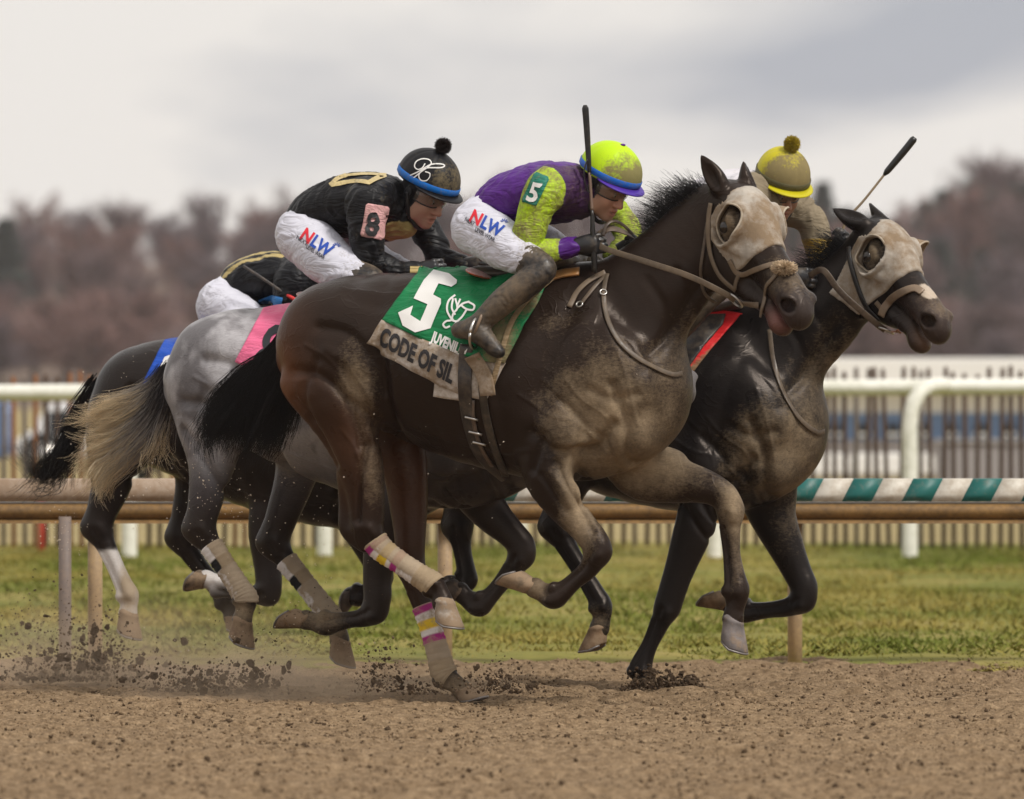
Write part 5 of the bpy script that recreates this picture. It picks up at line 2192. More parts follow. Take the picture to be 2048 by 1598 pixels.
wrap('leg_wrap', H5, n_hcan, .10, .70, M_WRAP, R5, .007, wrap5)
wrap('leg_wrap', H5, f_hcan, .22, .74, M_WRAP, R5, .007, wrap5f)
wrap('leg_wrap', H8, n8c, .14, .70, M_WRAP, R8, .007, wrap8)
wrap('leg_wrap', H8, f8c, .16, .70, M_WRAP, R8, .007, wrap8)

# ------------------------------------------------------------------ tails and manes
BLK = np.array([0.007, 0.006, 0.0065])


def black_hair(t, sid, V):
    n = len(t)
    return BLK * (0.7 + 0.8 * ((sid * 0.618) % 1.0))[:, None], np.zeros(n)


def grey_hair(t, sid, V):
    f = (sid * 0.618) % 1.0
    t2 = np.clip(t * 1.5 - .12 + .35 * (f - .5), 0, 1)[:, None]
    a, b, c = np.array([0.045, 0.042, 0.046]), np.array([0.34, 0.315, 0.30]), np.array([0.70, 0.57, 0.38])
    col = np.where(t2 < .5, a + (b - a) * t2 * 2, b + (c - b) * (t2 - .5) * 2)
    return col * (0.75 + .5 * ((sid * .37) % 1.0))[:, None], np.zeros(len(t))


def tail(name, path, Y, spread, n, parent, colfn, wild=.012, curl=0.0, r0=.0017, seg=14):
    pts = [wpt(x, y, yy) for (x, y), yy in zip(path, np.broadcast_to(Y, (len(path),)))]
    S = tail_strands(None, pts, np.array(spread), n, seg, wild, curl)
    return hair_obj(name, S, M_HAIR, parent, r0, colfn)


def tail(name, path, Y, spread, n, parent, colfn, wild=.012, curl=0.0, r0=.0017, seg=16, clump=26):
    """hair gathered in locks: guide strands, each with hairs that close up towards the tip"""
    pts = [wpt(x, y, yy) for (x, y), yy in zip(path, np.broadcast_to(Y, (len(path),)))]
    k = max(6, n // clump)
    G = tail_strands(None, pts, np.array(spread), k, seg, wild, curl)
    t = np.linspace(0, 1, seg)[None, :, None]
    out = []
    for g in G:
        m = clump
        off = rng.normal(0, 1, (m, 1, 3)) * (.016 * (1 - .55 * t) + .004 * t)
        w = np.cumsum(rng.normal(0, wild * .30, (m, seg, 3)), 1) * t ** 1.5
        S = g[None] + off + w
        # ragged tips
        cut_ = rng.uniform(.72, 1.0, (m, 1, 1))
        idx = (np.linspace(0, 1, seg)[None, :, None] * cut_ * (seg - 1))
        j = np.clip(idx.astype(int), 0, seg - 2)
        f = idx - j
        ii = np.arange(m)[:, None]
        out.append(S[ii, j[..., 0]] * (1 - f) + S[ii, j[..., 0] + 1] * f)
    return hair_obj(name, np.vstack(out), M_HAIR, parent, r0, colfn)


tail('tail', [(580, 690), (548, 722), (506, 758), (466, 808), (440, 862), (450, 912)], (.30, .33, .38, .42, .45, .46), [.025, .03, .05, .075, .085, .06], 2800, R5, black_hair, .009, .006, .0017)
tail('tail', [(582, 690), (560, 740), (535, 800), (505, 860), (480, 925)], (.28, .31, .35, .39, .42), [.03, .07, .10, .11, .08], 2600, R5, black_hair, .009, .006, .0017)
tail('tail', [(345, 745), (322, 778), (275, 812), (225, 835), (180, 850), (138, 838)], (1.22, 1.26, 1.3, 1.34, 1.36, 1.38), [.03, .045, .06, .07, .06, .045], 1500, R8, grey_hair, .009, .008, .0013)
tail('tail', [(343, 770), (315, 825), (265, 875), (222, 905), (180, 930), (150, 965)], (1.22, 1.25, 1.3, 1.34, 1.36, 1.36), [.03, .045, .055, .06, .05, .035], 1500, R8, grey_hair, .009, .008, .0013)
tail('tail', [(330, 800), (300, 860), (250, 910), (212, 940), (196, 965), (202, 985)], (1.2, 1.25, 1.3, 1.33, 1.35, 1.36), [.02, .03, .04, .04, .03, .02], 700, R8, grey_hair, .010, .010, .0013)
tail('tail', [(345, 770), (335, 830), (325, 880), (325, 915), (345, 925)], (1.2, 1.22, 1.24, 1.25, 1.25), [.02, .03, .04, .04, .03], 120, R8, grey_hair, .012, .016, .0015, clump=10)
tail('tail', [(200, 770), (168, 820), (140, 870), (120, 915), (95, 960), (60, 985)], (2.85, 2.9, 2.95, 2.95, 3.0, 3.0), [.025, .035, .04, .035, .03, .025], 700, R3, black_hair, .012, .014, .0019)
tail('tail', [(110, 940), (85, 960), (72, 915), (66, 870)], (2.98, 3.0, 3.0, 3.0), [.03, .04, .05, .06], 160, R3, black_hair, .016, .016, .0012, clump=10)


def mane(name, h, bvh_parent, crest, length, lean, n, colfn, wild=.012, r0=.0016):
    """crest: pixels along the crest with (px, py); hair rises and blows back"""
    C = catmull(np.array([h.fr.loc(x, y, 0) for x, y in crest]), 20)
    out = []
    seg = 9
    for i in range(n):
        t = rng.random()
        c = C[int(t * (len(C) - 1))] + np.array([0, rng.normal(0, .012), rng.normal(-.012, .008)])
        L_ = np.interp(t, np.linspace(0, 1, len(length)), length) * rng.uniform(.5, 1.1)
        d = np.array([np.interp(t, np.linspace(0, 1, len(lean)), [q[0] for q in lean]), 0, np.interp(t, np.linspace(0, 1, len(lean)), [q[1] for q in lean])]) + rng.normal(0, .22, 3)
        d /= np.linalg.norm(d)
        k = np.linspace(0, 1, seg)[:, None]
        S = c + d * L_ * k + np.array([-.35, rng.normal(0, .2), -.25 * rng.random()]) * L_ * k ** 2.2 + np.cumsum(rng.normal(0, wild * .35, (seg, 3)), 0) * k
        out.append(S)
    return hair_obj(name, h.fr.world(np.array(out)), M_HAIR, bvh_parent, r0, colfn)


mane('mane', H5, R5, [(1312, 490), (1340, 455), (1375, 425), (1405, 405), (1432, 388)], [.06, .12, .14, .13, .07], [(-.55, .8), (-.6, .8), (-.5, .85), (-.45, .9), (-.5, .8)], 1500, black_hair)
mane('mane', H5, R5, [(1195, 545), (1240, 530), (1285, 508), (1320, 485)], [.03, .05, .06, .06], [(-.5, .6), (-.5, .7), (-.3, .8), (-.4, .8)], 900, black_hair)
mane('mane', H2, R2, [(1582, 606), (1620, 566), (1656, 520), (1690, 474)], [.06, .10, .11, .08], [(-.6, .7), (-.7, .6), (-.8, .5), (-.8, .6)], 700, black_hair)
mane('mane', H8, R8, [(1040, 612), (1090, 590), (1140, 572), (1190, 556)], [.06, .1, .1, .08], [(-.6, .7)] * 2, 300, grey_hair)
mane('mane', H3, R3, [(840, 690), (890, 672), (950, 652)], [.06, .1, .08], [(-.6, .7)] * 2, 300, black_hair)

# ================================================================== PEOPLE
def human_head(F, c, f, up, r, k=1.0, mouth=.0035):
    """head with a face blended into F. c: centre between the ears; f: forward, up, r: near side (frame coordinates)"""
    A = np.array([f, r, up])

    def q(x, y, z):
        return c + k * (f * x + r * y + up * z)

    def e(p, rad, kk=.02, cut=False):
        F.ell(q(*p), np.array(rad) * k, kk * k, A, cut)
    e((-.005, 0, .035), (.098, .076, .088))
    e((.030, 0, -.045), (.066, .062, .082), .03)
    e((.060, 0, -.098), (.034, .034, .026), .03)
    e((.078, 0, -.112), (.018, .020, .016), .02)
    for s in (1, -1):
        e((.058, .040 * s, -.045), (.030, .024, .030), .025)
        e((.070, .036 * s, .020), (.024, .032, .012), .015)
        e((.010, .056 * s, -.085), (.045, .014, .028), .03)
        e((-.008, .078 * s, -.018), (.020, .009, .032), .008)
        e((.094, .033 * s, -.004), (.014, .019, .012), .014, True)
        e((.084, .032 * s, -.006), (.012, .015, .011), .006)
        e((.102, .0125 * s, -.047), (.012, .009, .0085), .008)
        e((.111, .0085 * s, -.0545), (.006, .0045, .003), .003, True)
    F.chain([[*q(.088, 0, .006), .009 * k], [*q(.105, 0, -.022), .0095 * k], [*q(.117, 0, -.044), .0115 * k]], .014 * k, n=r, steps=4)
    e((.090, 0, -.074), (.016, .026, .008), .008)
    e((.087, 0, -.089), (.016, .023, .010), .008)
    e((.103, 0, -.0815), (.016, .021, mouth), .003, True)
    return q


def axes_from(fr, yaw, pitch, roll=0.0):
    """head axes in the frame from world yaw (0 along +X, positive to the camera) and downward pitch"""
    y, p = R(yaw), R(pitch)
    f = np.array([math.cos(p) * math.cos(y), -math.cos(p) * math.sin(y), -math.sin(p)])
    r = np.array([-math.sin(y), -math.cos(y), 0.0])
    up = np.array([math.sin(p) * math.cos(y), -math.sin(p) * math.sin(y), math.cos(p)])
    if roll:
        a = R(roll)
        r, up = r * math.cos(a) + up * math.sin(a), up * math.cos(a) - r * math.sin(a)
    return f, up, r


class Person:
    def __init__(s, fr, lo, hi, label, vox=.006):
        s.fr = fr
        s.vox = vox
        a, b = fr.loc(lo[0], hi[1], 0), fr.loc(hi[0], lo[1], 0)
        s.lo = (a[0] - .08, -.5, a[2] - .03)
        s.hi = (b[0] + .08, .52, b[2] + .03)
        c = fr.world((np.array(s.lo) + np.array(s.hi)) / 2)
        s.root = tag(empty('person', (c[0], c[1], fr.world(np.array(s.lo))[2])), label, 'person', 'jockeys')

    def field(s, vox=None):
        return Field(s.lo, s.hi, vox or s.vox)

    def pts(s, rows, grow=0.0, scale=1.0):
        return np.array([[*s.fr.loc(r[0], r[1], r[2]), r[3] * scale + grow, (r[4] if len(r) > 4 else 1.0)] for r in rows])


def mirror(P):
    Q = np.array(P, float)
    Q[:, 1] *= -1
    return Q


def wrinkle(amp, scale, seed=0, stretch=(1, 1, 1)):
    st = np.array(stretch)

    def f(P, W):
        n = fbm(P * st, scale, 3, seed)
        rdg = 1 - np.abs(fbm(P * st + .35 * noise3(P, scale * .6, seed)[:, None], scale * 1.4, 2, seed + 5)) * 2.2
        return amp * (0.55 * n + 0.65 * np.clip(rdg, -.4, 1))
    return f


def hand(F, wrist, knuck, tipdir, side, curl_axis, k=1.0, fist=True):
    """gloved fist: palm from wrist to knuckles, four fingers curling about curl_axis, thumb across"""
    wrist, knuck = np.asarray(wrist, float), np.asarray(knuck, float)
    ax = knuck - wrist
    L = np.linalg.norm(ax)
    ax /= L
    ca = np.asarray(curl_axis, float)
    ca = ca - ax * (ca @ ax)
    ca /= np.linalg.norm(ca)
    pn = np.cross(ax, ca)
    if pn @ np.asarray(side, float) < 0:
        pn = -pn                                  # pn: palm side, where the fingers curl to
    F.chain([[*wrist, .027 * k, 1.15], [*(wrist + ax * L * .5), .026 * k, 1.45], [*(knuck - ax * .008), .022 * k, 1.75]], .015, n=ca, steps=4)
    for i in range(4):
        o = ca * (i - 1.5) * .0195 * k
        ln = (1.0, 1.08, 1.02, .84)[i] * k
        a0 = knuck + o - ax * .004 * abs(i - 1.3)
        p1 = a0 + ax * .026 * ln + pn * .012 * ln
        p2 = p1 + ax * .002 * ln + pn * .026 * ln
        p3 = p2 - ax * .022 * ln + pn * .006 * ln
        F.chain([[*a0, .0108 * k], [*p1, .0102 * k], [*p2, .0096 * k], [*p3, .0088 * k]], .003, steps=3)
        F.ell(a0 - pn * .007 * k, np.array([.011, .009, .011]) * k, .006)
    t0 = wrist + ax * L * .3 - ca * .022 * k + pn * .010 * k
    t1 = t0 + ax * .028 * k - ca * .012 * k + pn * .018 * k
    t2 = t1 + ax * .022 * k + ca * .010 * k + pn * .014 * k
    t3 = t2 + ax * .010 * k + ca * .016 * k + pn * .002 * k
    F.chain([[*t0, .015 * k], [*t1, .0125 * k], [*t2, .0112 * k], [*t3, .0098 * k]], .006, steps=3)


def const_col(rgb, mudfn=None):
    def f(P, W):
        m = np.zeros(len(P)) if mudfn is None else np.clip(mudfn(P, W), 0, 1)
        return np.tile(np.array(rgb, float), (len(P), 1)), m
    return f


def helmet(pn, fr, c, f, up, r, col, band_col, mud_fn, pom=None, button=None, rad=(.128, .108, .112), peak=True, panels=6, strap_col=(.015, .015, .017), M=None, k=1.0):
    """silk covered riding helmet: dome with panel seams, band, peak, button or pompom, chin strap"""
    M = M or M_CAP
    ra, rb, rc = [q * k for q in rad]

    def pt(th, ph, g=0.0):
        # th from the crown downwards, ph round from the front
        s = math.sin(th)
        return c + f * (ra + g) * s * math.cos(ph) + r * (rb + g) * s * math.sin(ph) + up * (rc + g) * math.cos(th)
    nT, nP = 26, 72

    def lim(ph):
        return R(97) + R(9) * (0.5 - 0.5 * math.cos(ph)) * 1.0
    V = []
    for j in range(nP):
        ph = 2 * math.pi * j / nP
        for i in range(nT):
            t = i / (nT - 1)
            th = lim(ph) * t
            seam = abs(((ph / (2 * math.pi) * panels) % 1.0) - .5) * 2
            g = -.0022 * math.exp(-((1 - seam) / .10) ** 2) * min(1, t * 4)
            V.append(pt(th, ph, g - (.004 if i == nT - 1 else 0)))
    V = np.array(V)
    F = []
    for j in range(nP):
        j2 = (j + 1) % nP
        for i in range(nT - 1):
            F.append((j * nT + i, j * nT + i + 1, j2 * nT + i + 1, j2 * nT + i))
    W = fr.world(V)
    me = np_mesh('helmet', W, None, True, np.array(F))
    bm = bmesh.new()
    bm.from_mesh(me)
    bmesh.ops.remove_doubles(bm, verts=bm.verts[:], dist=1e-5)
    bmesh.ops.recalc_face_normals(bm, faces=bm.faces[:])
    bm.to_mesh(me)
    bm.free()
    W = me_verts(me)
    n = fbm(W, 14., 3, 3)
    L_ = fr.local(W) - c
    front = np.clip(L_ @ f / ra, -1, 1)
    hh = L_ @ up / rc
    set_col(me, np.tile(np.array(col), (len(W), 1)), np.clip(mud_fn(front, hh, n, L_ @ r / rb), 0, 1))
    hel = link('helmet', me, M, pn.root)
    # seam line ridges
    # band round the rim
    def band(name, t0, t1, g, colr, mud, ph0=0, ph1=2 * math.pi, n=72):
        V, F = [], []
        full = abs(ph1 - ph0 - 2 * math.pi) < 1e-6
        m = n if full else n + 1
        for j in range(m):
            ph = ph0 + (ph1 - ph0) * j / n
            l_ = lim(ph)
            for (t, gg) in ((t0, g * .3), (t0 + (t1 - t0) * .15, g), (t1 - (t1 - t0) * .15, g), (t1, g * .3)):
                V.append(pt(l_ * t, ph, gg))
        for j in range(n):
            j2 = (j + 1) % m
            for i in range(3):
                F.append((j * 4 + i, j * 4 + i + 1, j2 * 4 + i + 1, j2 * 4 + i))
        me = np_mesh(name, fr.world(np.array(V)), None, True, np.array(F))
        bm = bmesh.new()
        bm.from_mesh(me)
        bmesh.ops.recalc_face_normals(bm, faces=bm.faces[:])
        bm.to_mesh(me)
        bm.free()
        set_col(me, np.array(colr), mud)
        return link(name, me, M, hel)
    if band_col is not None:
        band('band', .83, .955, .0035, band_col, .25)
    # peak
    if peak:
        V, F = [], []
        n = 26
        for j in range(n + 1):
            a = -R(78) + R(156) * j / n
            ln = .030 * math.cos(a * 90 / 78) ** .7 * k
            for (g, dz) in ((-.006, .004), (-.006, -.001), (ln, -.010 * ln / .03 - .003), (ln + .0015, -.010 * ln / .03 + .0005), (ln - .002, -.010 * ln / .03 + .003)):
                V.append(pt(lim(a) * .975, a, 0) + (f * math.cos(a) + r * math.sin(a)) * g + up * dz)
        for j in range(n):
            for i in range(5):
                F.append((j * 5 + i, j * 5 + (i + 1) % 5, (j + 1) * 5 + (i + 1) % 5, (j + 1) * 5 + i))
        me = np_mesh('peak', fr.world(np.array(V)), None, True, np.array(F))
        bm = bmesh.new()
        bm.from_mesh(me)
        bmesh.ops.recalc_face_normals(bm, faces=bm.faces[:])
        bm.to_mesh(me)
        bm.free()
        set_col(me, np.array(peak if not isinstance(peak, bool) else col), .1)
        link('peak', me, M, hel)
    top = pt(0, 0, 0)
    if button is not None:
        bm = bmesh.new()
        bmesh.ops.create_uvsphere(bm, u_segments=16, v_segments=10, radius=.011)
        for v in bm.verts:
            v.co.z *= .5
        bmesh.ops.translate(bm, verts=bm.verts[:], vec=Vector(fr.world(top)))
        me = bpy.data.meshes.new('button')
        bm.to_mesh(me)
        bm.free()
        set_col(me, np.array(button), 0)
        link('button', me, M, hel)
    if pom is not None:
        cc = fr.world(top + up * .026 * k)
        m = 1500
        d = rng.normal(0, 1, (m, 3))
        d /= np.linalg.norm(d, axis=1)[:, None]
        rr = .034 * k * rng.uniform(.82, 1.06, (m, 1))
        S = np.stack([cc + d * rr * t + rng.normal(0, .0018, (m, 3)) * t for t in (.1, .5, .8, 1.0)], 1)
        hair_obj('pompom', S, M_HAIR, hel, .0022, lambda t, sid, V: (np.array(pom) * (.65 + .7 * ((sid * .618) % 1))[:, None], np.zeros(len(t))))
    # chin strap harness
    for s in (1, -1):
        P = []
        for (x, y, z) in ((-.01, .084, -.012), (.008, .080, -.05), (.03, .062, -.095), (.052, .030, -.128), (.058, 0, -.134)):
            P.append(c + f * x * k + r * y * s * k + up * (z - .052) * k)
        P = catmull(np.array(P), 6)
        sweep_obj('chin_strap', fr.world(P), .008, M_LEATHER, hel, 8, col=np.array(strap_col), mud=.1)
    return pt


def goggle_mat(name, tint, clear):
    m, N, L, b = nt(name)
    b.inputs['Base Color'].default_value = (*tint, 1)
    b.inputs['Roughness'].default_value = .06
    b.inputs['Specular IOR Level'].default_value = .8
    b.inputs['Alpha'].default_value = 1 - clear
    b.inputs['Coat Weight'].default_value = .6
    b.inputs['Coat Roughness'].default_value = .05
    return m


M_GOG = goggle_mat('goggle_lens', (.16, .13, .10), .60)
M_GOGD = goggle_mat('dark_goggle_lens', (.03, .028, .03), .35)


def goggles(pn, fr, c, f, up, r, M, k=1.0, frame_col=(.02, .02, .02)):
    V, F = [], []
    n, m = 30, 9
    for j in range(n + 1):
        a = -R(82) + R(164) * j / n
        for i in range(m):
            t = i / (m - 1) * 2 - 1
            br = 1 - .30 * math.exp(-(a / R(12)) ** 2) * (t < 0)
            z = -.004 + t * .026 * br * (1 - .25 * (abs(a) / R(82)) ** 3)
            bulge = .012 * (1 - t * t)
            V.append(c + k * (f * (.012 + (.088 + bulge) * math.cos(a) ** .85 + .0 * t) + r * (.081 + bulge * .3) * math.sin(a) + up * (z + .002)))
    for j in range(n):
        for i in range(m - 1):
            F.append((j * m + i, j * m + i + 1, (j + 1) * m + i + 1, (j + 1) * m + i))
    W = fr.world(np.array(V))
    me = np_mesh('goggles', W, None, True, np.array(F))
    g = link('goggles', me, M, pn.root)
    for row in (0, m - 1):
        sweep_obj('goggle_rim', W.reshape(n + 1, m, 3)[:, row], .0028 * k, M_LEATHER, g, 6, col=np.array(frame_col), mud=.1)
    return g


def eyeballs(pn, fr, c, f, up, r, k=1.0):
    M = plain('eye_white', (.5, .47, .44), .2)
    MI = plain('iris', (.03, .018, .01), .1)
    for s in (1, -1):
        p = c + k * (f * .086 + r * .032 * s - up * .006)
        bm = bmesh.new()
        bmesh.ops.create_uvsphere(bm, u_segments=14, v_segments=10, radius=.0105 * k)
        bmesh.ops.translate(bm, verts=bm.verts[:], vec=Vector(fr.world(p)))
        me = bpy.data.meshes.new('eye')
        bm.to_mesh(me)
        bm.free()
        e = link('eye', me, M, pn.root)
        p2 = p + f * .0075 * k - up * .002
        bm = bmesh.new()
        bmesh.ops.create_uvsphere(bm, u_segments=10, v_segments=8, radius=.0052 * k)
        bmesh.ops.translate(bm, verts=bm.verts[:], vec=Vector(fr.world(p2)))
        me = bpy.data.meshes.new('iris')
        bm.to_mesh(me)
        bm.free()
        link('iris', me, MI, e)


SKIN = (.46, .265, .185)


def skin_col(fr, q, fwd, tone=SKIN, dirt=.1):
    t = np.array(tone)

    def f(P, W):
        c = np.tile(t, (len(P), 1))
        red = np.clip(gauss(P, q(.115, 0, -.045), (.03, .03, .03)) + .6 * gauss(P, q(.075, .04, -.045), (.03,) * 3) + .6 * gauss(P, q(.075, -.04, -.045), (.03,) * 3), 0, 1)[:, None]
        c = c * (1 - .45 * red) + t * np.array([1.05, .68, .62]) * .45 * red
        lip = np.clip(gauss(P, q(.100, 0, -.074), (.012, .026, .007)) + gauss(P, q(.098, 0, -.090), (.014, .024, .009)), 0, 1)[:, None]
        c = c * (1 - .6 * lip) + t * np.array([.95, .48, .48]) * .6 * lip
        brow = np.clip(gauss(P, q(.092, .034, .020), (.02, .022, .006)) + gauss(P, q(.092, -.034, .020), (.02, .022, .006)), 0, 1)[:, None]
        c = c * (1 - .8 * brow) + np.array([.03, .018, .012]) * .8 * brow
        # dark balaclava under the cap
        o, ax, az = q(0, 0, 0), q(1, 0, 0) - q(0, 0, 0), q(0, 0, 1) - q(0, 0, 0)
        x, z = (P - o) @ ax, (P - o) @ az
        bal = (x < .034 + .22 * np.minimum(z + .02, 0)) | (z < -.124)
        near_head = np.linalg.norm(P - o, axis=1) < .22
        c[bal & near_head] = (.014, .014, .017)
        return c, np.clip(dirt * (1 + .8 * fbm(P, 30., 3, 3)) * np.where(bal, .3, 1), 0, 1)
    return f


WHITE = (.62, .62, .70)
BOOT = (.010, .010, .012)
GLOVE = (.014, .014, .016)


def rider(pn, D):
    """build one crouching rider from key points in the photograph (px, py, v, radius, flat)"""
    fr = pn.fr
    out = {}
    f, up, r = axes_from(fr, *D['head_dir'])
    f, up, r = (to_local_dir(fr, q) for q in (f, up, r))
    c = fr.loc(*D['head'])
    k = D.get('hk', 1.0)
    # --- body, continuous under the clothes
    B = pn.field(D.get('bvox', .005))
    tor = pn.pts(D['torso'])
    an, af = pn.pts(D['arm_near']), pn.pts(D['arm_far'])
    ln = pn.pts(D['leg_near'])
    lf = pn.pts(D['leg_far']) if 'leg_far' in D else mirror(ln)
    for P, sc_ in ((tor, .82), (an, .74), (af, .74), (ln, .74), (lf, .74)):
        Q = P.copy()
        Q[:, 3] *= sc_
        B.chain(Q, .03, steps=3)
    neck = np.vstack([[*(c - up * .05 - f * .02), .055, 1], [*(c - up * .11 - f * .05), .055, 1], [*tor[-1][:3], .06, 1]])
    B.chain(neck, .03)
    q = human_head(B, c, f, up, r, k, D.get('mouth', .0035))
    for w in ('hand_near', 'hand_far'):
        if w in D:
            hd = D[w]
            hand(B, fr.loc(*hd[0]), fr.loc(*hd[1]), None, hd[2], hd[3], .86)
    out['body'], out['bw'] = field_obj('body', B, fr, M_SKIN, pn.root, colfn=skin_col(fr, q, f, D.get('skin', SKIN), D.get('dirt', .12)))
    # --- trousers
    T = pn.field()
    hip = pn.pts(D['hips'])
    T.chain(hip, .04, steps=3)
    for P in (ln, lf):
        T.chain(P[:D.get('knee', 3)], .05, steps=4)
    out['trousers'], out['tw'] = field_obj('breeches', T, fr, M_CLOTH, pn.root, colfn=const_col(D.get('breech_col', WHITE), D.get('breech_mud')), disp=wrinkle(.0075, 8., 3, (.8, 1, 1.7)))
    # --- boots
    out['bow'] = []
    for P, ft in ((ln, pn.pts(D['foot_near'])), (lf, pn.pts(D['foot_far']) if 'foot_far' in D else mirror(pn.pts(D['foot_near'])))):
        Bo = pn.field()
        Bo.chain(P[D.get('knee', 3) - 1:], .02, steps=4)
        Bo.chain(ft, .025, steps=4)
        bo, bw = field_obj('boot', Bo, fr, M_LEATHER, pn.root, colfn=const_col(BOOT, D.get('boot_mud', lambda P, W: .35 + .4 * fbm(P, 9., 3, 9))), disp=wrinkle(.0035, 16., 13, (1, 1, 1.5)))
        out['bow'].append(bw)
    # --- silks: torso and sleeves
    J = pn.field()
    J.chain(tor, .03, steps=4)
    na, nf = D.get('wrist', len(an)), len(af)
    J.chain(an[:na], .045, steps=4)
    J.chain(af, .045, steps=4)
    for e in D.get('shoulders', ()):
        J.chain(pn.pts(e), .05)
    out['silks'], out['jw'] = field_obj('silks', J, fr, M_CLOTH, pn.root, colfn=D['silk_col'](pn, fr, an, af, tor), disp=wrinkle(.0105, 8.0, 23, (1.5, 1, .8)))
    # --- gloves
    for w, nm in (('hand_near', 1), ('hand_far', -1)):
        if w in D:
            hd = D[w]
            a, b = fr.loc(*hd[0]), fr.loc(*hd[1])
            m = (a + b) / 2
            G = Field(m - .13, m + .13, .004)
            hand(G, a, b, None, hd[2], hd[3], 1.0)
            o, gw = field_obj('glove', G, fr, M_LEATHER, pn.root, colfn=const_col(GLOVE, lambda P, W: .12 + .2 * fbm(P, 25., 2, 3)))
            out['gw' + str(nm)] = gw
    out.update(c=c, f=f, up=up, r=r, q=q, fr=fr, an=an, af=af, tor=tor)
    eyeballs(pn, fr, c, f, up, r, k)
    return out


LIME = np.array([.44, .66, .008])
PURPLE = np.array([.085, .018, .20])


def silk_A(pn, fr, an, af, tor):
    def f(P, W):
        n = len(P)
        col = np.tile(PURPLE, (n, 1))
        dn = np.min([np.linalg.norm(P - q[:3], axis=1) - q[3] for q in catmull(an, 6)], 0)
        df = np.min([np.linalg.norm(P - q[:3], axis=1) - q[3] for q in catmull(af, 6)], 0)
        dt = np.min([np.linalg.norm((P - q[:3]) * np.array([1, .7, 1]), axis=1) - q[3] for q in catmull(tor, 6)], 0)
        sl = (np.minimum(dn, df) < .016) & (np.minimum(dn, df) < dt + .006)
        col[sl] = LIME
        # purple cuff
        cu = np.linalg.norm(P - fr.loc(1142, 493, .13), axis=1)
        cuff = (fr.loc(1126, 493, .13)[0] < P[:, 0]) & (cu < .09) & sl
        col[cuff] = PURPLE * .9
        front = sstep(fr.loc(1050, 400, 0)[0], fr.loc(1170, 400, 0)[0], P[:, 0])
        wet = (front * (P[:, 2] < fr.loc(0, 345, 0)[2]) * (1 + .5 * fbm(P, 9., 2, 4)))[:, None] * ~sl[:, None]
        col = col * (1 - .8 * np.clip(wet, 0, 1)) + np.array([.055, .028, .05]) * .8 * np.clip(wet, 0, 1)
        mud = np.where(sl, .46 + .20 * fbm(P, 12., 3, 3) + .16 * sstep(.02, -.03, P[:, 2] - fr.loc(0, 470, .15)[2]) * 0 + .12 * front, -.05 + .30 * front)
        mud = np.where(cuff, 0.05, mud)
        return col, np.clip(mud, 0, 1)
    return f


# ------------------------------------------------------------------ rider in purple and lime on the front horse
frA = H5.fr
A = Person(frA, (890, 260), (1320, 730), 'person in purple silks with lime sleeves and helmet riding the front horse', .0058)
dA = dict(
    head=(1209, 366, 0.0), head_dir=(38, 30), mouth=.006, hk=.94,
    torso=[(984, 422, 0, .078, 1.45), (1010, 402, 0, .092, 1.5), (1060, 388, 0, .106, 1.5), (1110, 384, 0, .113, 1.45), (1150, 385, 0, .098, 1.35), (1175, 388, 0, .062, 1.1)],
    shoulders=[[(1112, 368, .13, .068), (1092, 382, .19, .064)], [(1140, 368, -.13, .07), (1170, 380, -.18, .062)]],
    arm_near=[(1092, 378, .19, .062), (1072, 420, .215, .060), (1056, 470, .22, .056), (1052, 496, .215, .052), (1078, 506, .19, .048), (1112, 499, .155, .038), (1150, 493, .125, .031)],
    arm_far=[(1172, 380, -.18, .062), (1215, 410, -.20, .054), (1250, 452, -.20, .050), (1256, 478, -.18, .046), (1240, 500, -.12, .036), (1225, 512, -.07, .030)],
    hips=[(985, 424, 0, .085, 1.5), (962, 446, 0, .092, 1.5), (955, 462, 0, .088, 1.45)],
    leg_near=[(960, 458, .10, .092), (1010, 492, .19, .088), (1060, 524, .27, .062), (1088, 538, .295, .046), (1060, 562, .315, .052), (1010, 600, .325, .050), (975, 632, .33, .042), (958, 650, .335, .040)],
    knee=3,
    foot_near=[(918, 660, .335, .030), (945, 660, .34, .040), (968, 676, .345, .036), (990, 698, .345, .028), (998, 704, .345, .022)],
    hand_near=[(1152, 492, .125), (1192, 487, .11), (0, -1, 0), (0, 0, 1)],
    hand_far=[(1232, 506, -.09), (1270, 492, -.05), (0, 1, 0), (0, 0, 1)],
    silk_col=silk_A, boot_mud=lambda P, W: .42 + .45 * fbm(P, 7., 3, 9) + .25 * gauss(P, frA.loc(1040, 590, .33), (.08, .2, .08)),
    breech_mud=lambda P, W: -.02 + .5 * sstep(frA.loc(1000, 0, .2)[0], frA.loc(1090, 0, .2)[0], P[:, 0]),
)
oA = rider(A, dA)
hcA = oA['c'] + oA['up'] * .052 + oA['f'] * .004
helmet(A, frA, hcA, oA['f'], oA['up'], oA['r'], LIME * 1.05, (.015, .12, .50), lambda fr_, h_, n, rr: -.05 + .95 * sstep(-.05, .75, fr_ + .15 * rr) * (1 - .35 * sstep(.3, .95, h_)) * (1 + .45 * n), button=(.10, .02, .22), peak=(.07, .03, .30))
goggles(A, frA, oA['c'], oA['f'], oA['up'], oA['r'], M_GOG, .94)


def silk_B(pn, fr, an, af, tor):
    def f(P, W):
        n = len(P)
        col = np.tile(np.array([.007, .007, .0085]), (n, 1))
        mud = .03 + .12 * sstep(fr.loc(720, 0, 0)[0], fr.loc(840, 0, 0)[0], P[:, 0]) * (1 + .5 * fbm(P, 9., 2, 4))
        # gold panel on the chest
        g = gauss(P, fr.loc(800, 468, .05), (.075, .16, .055)) > .42
        col[g] = (.36, .27, .10)
        return col, np.clip(mud, 0, 1)
    return f


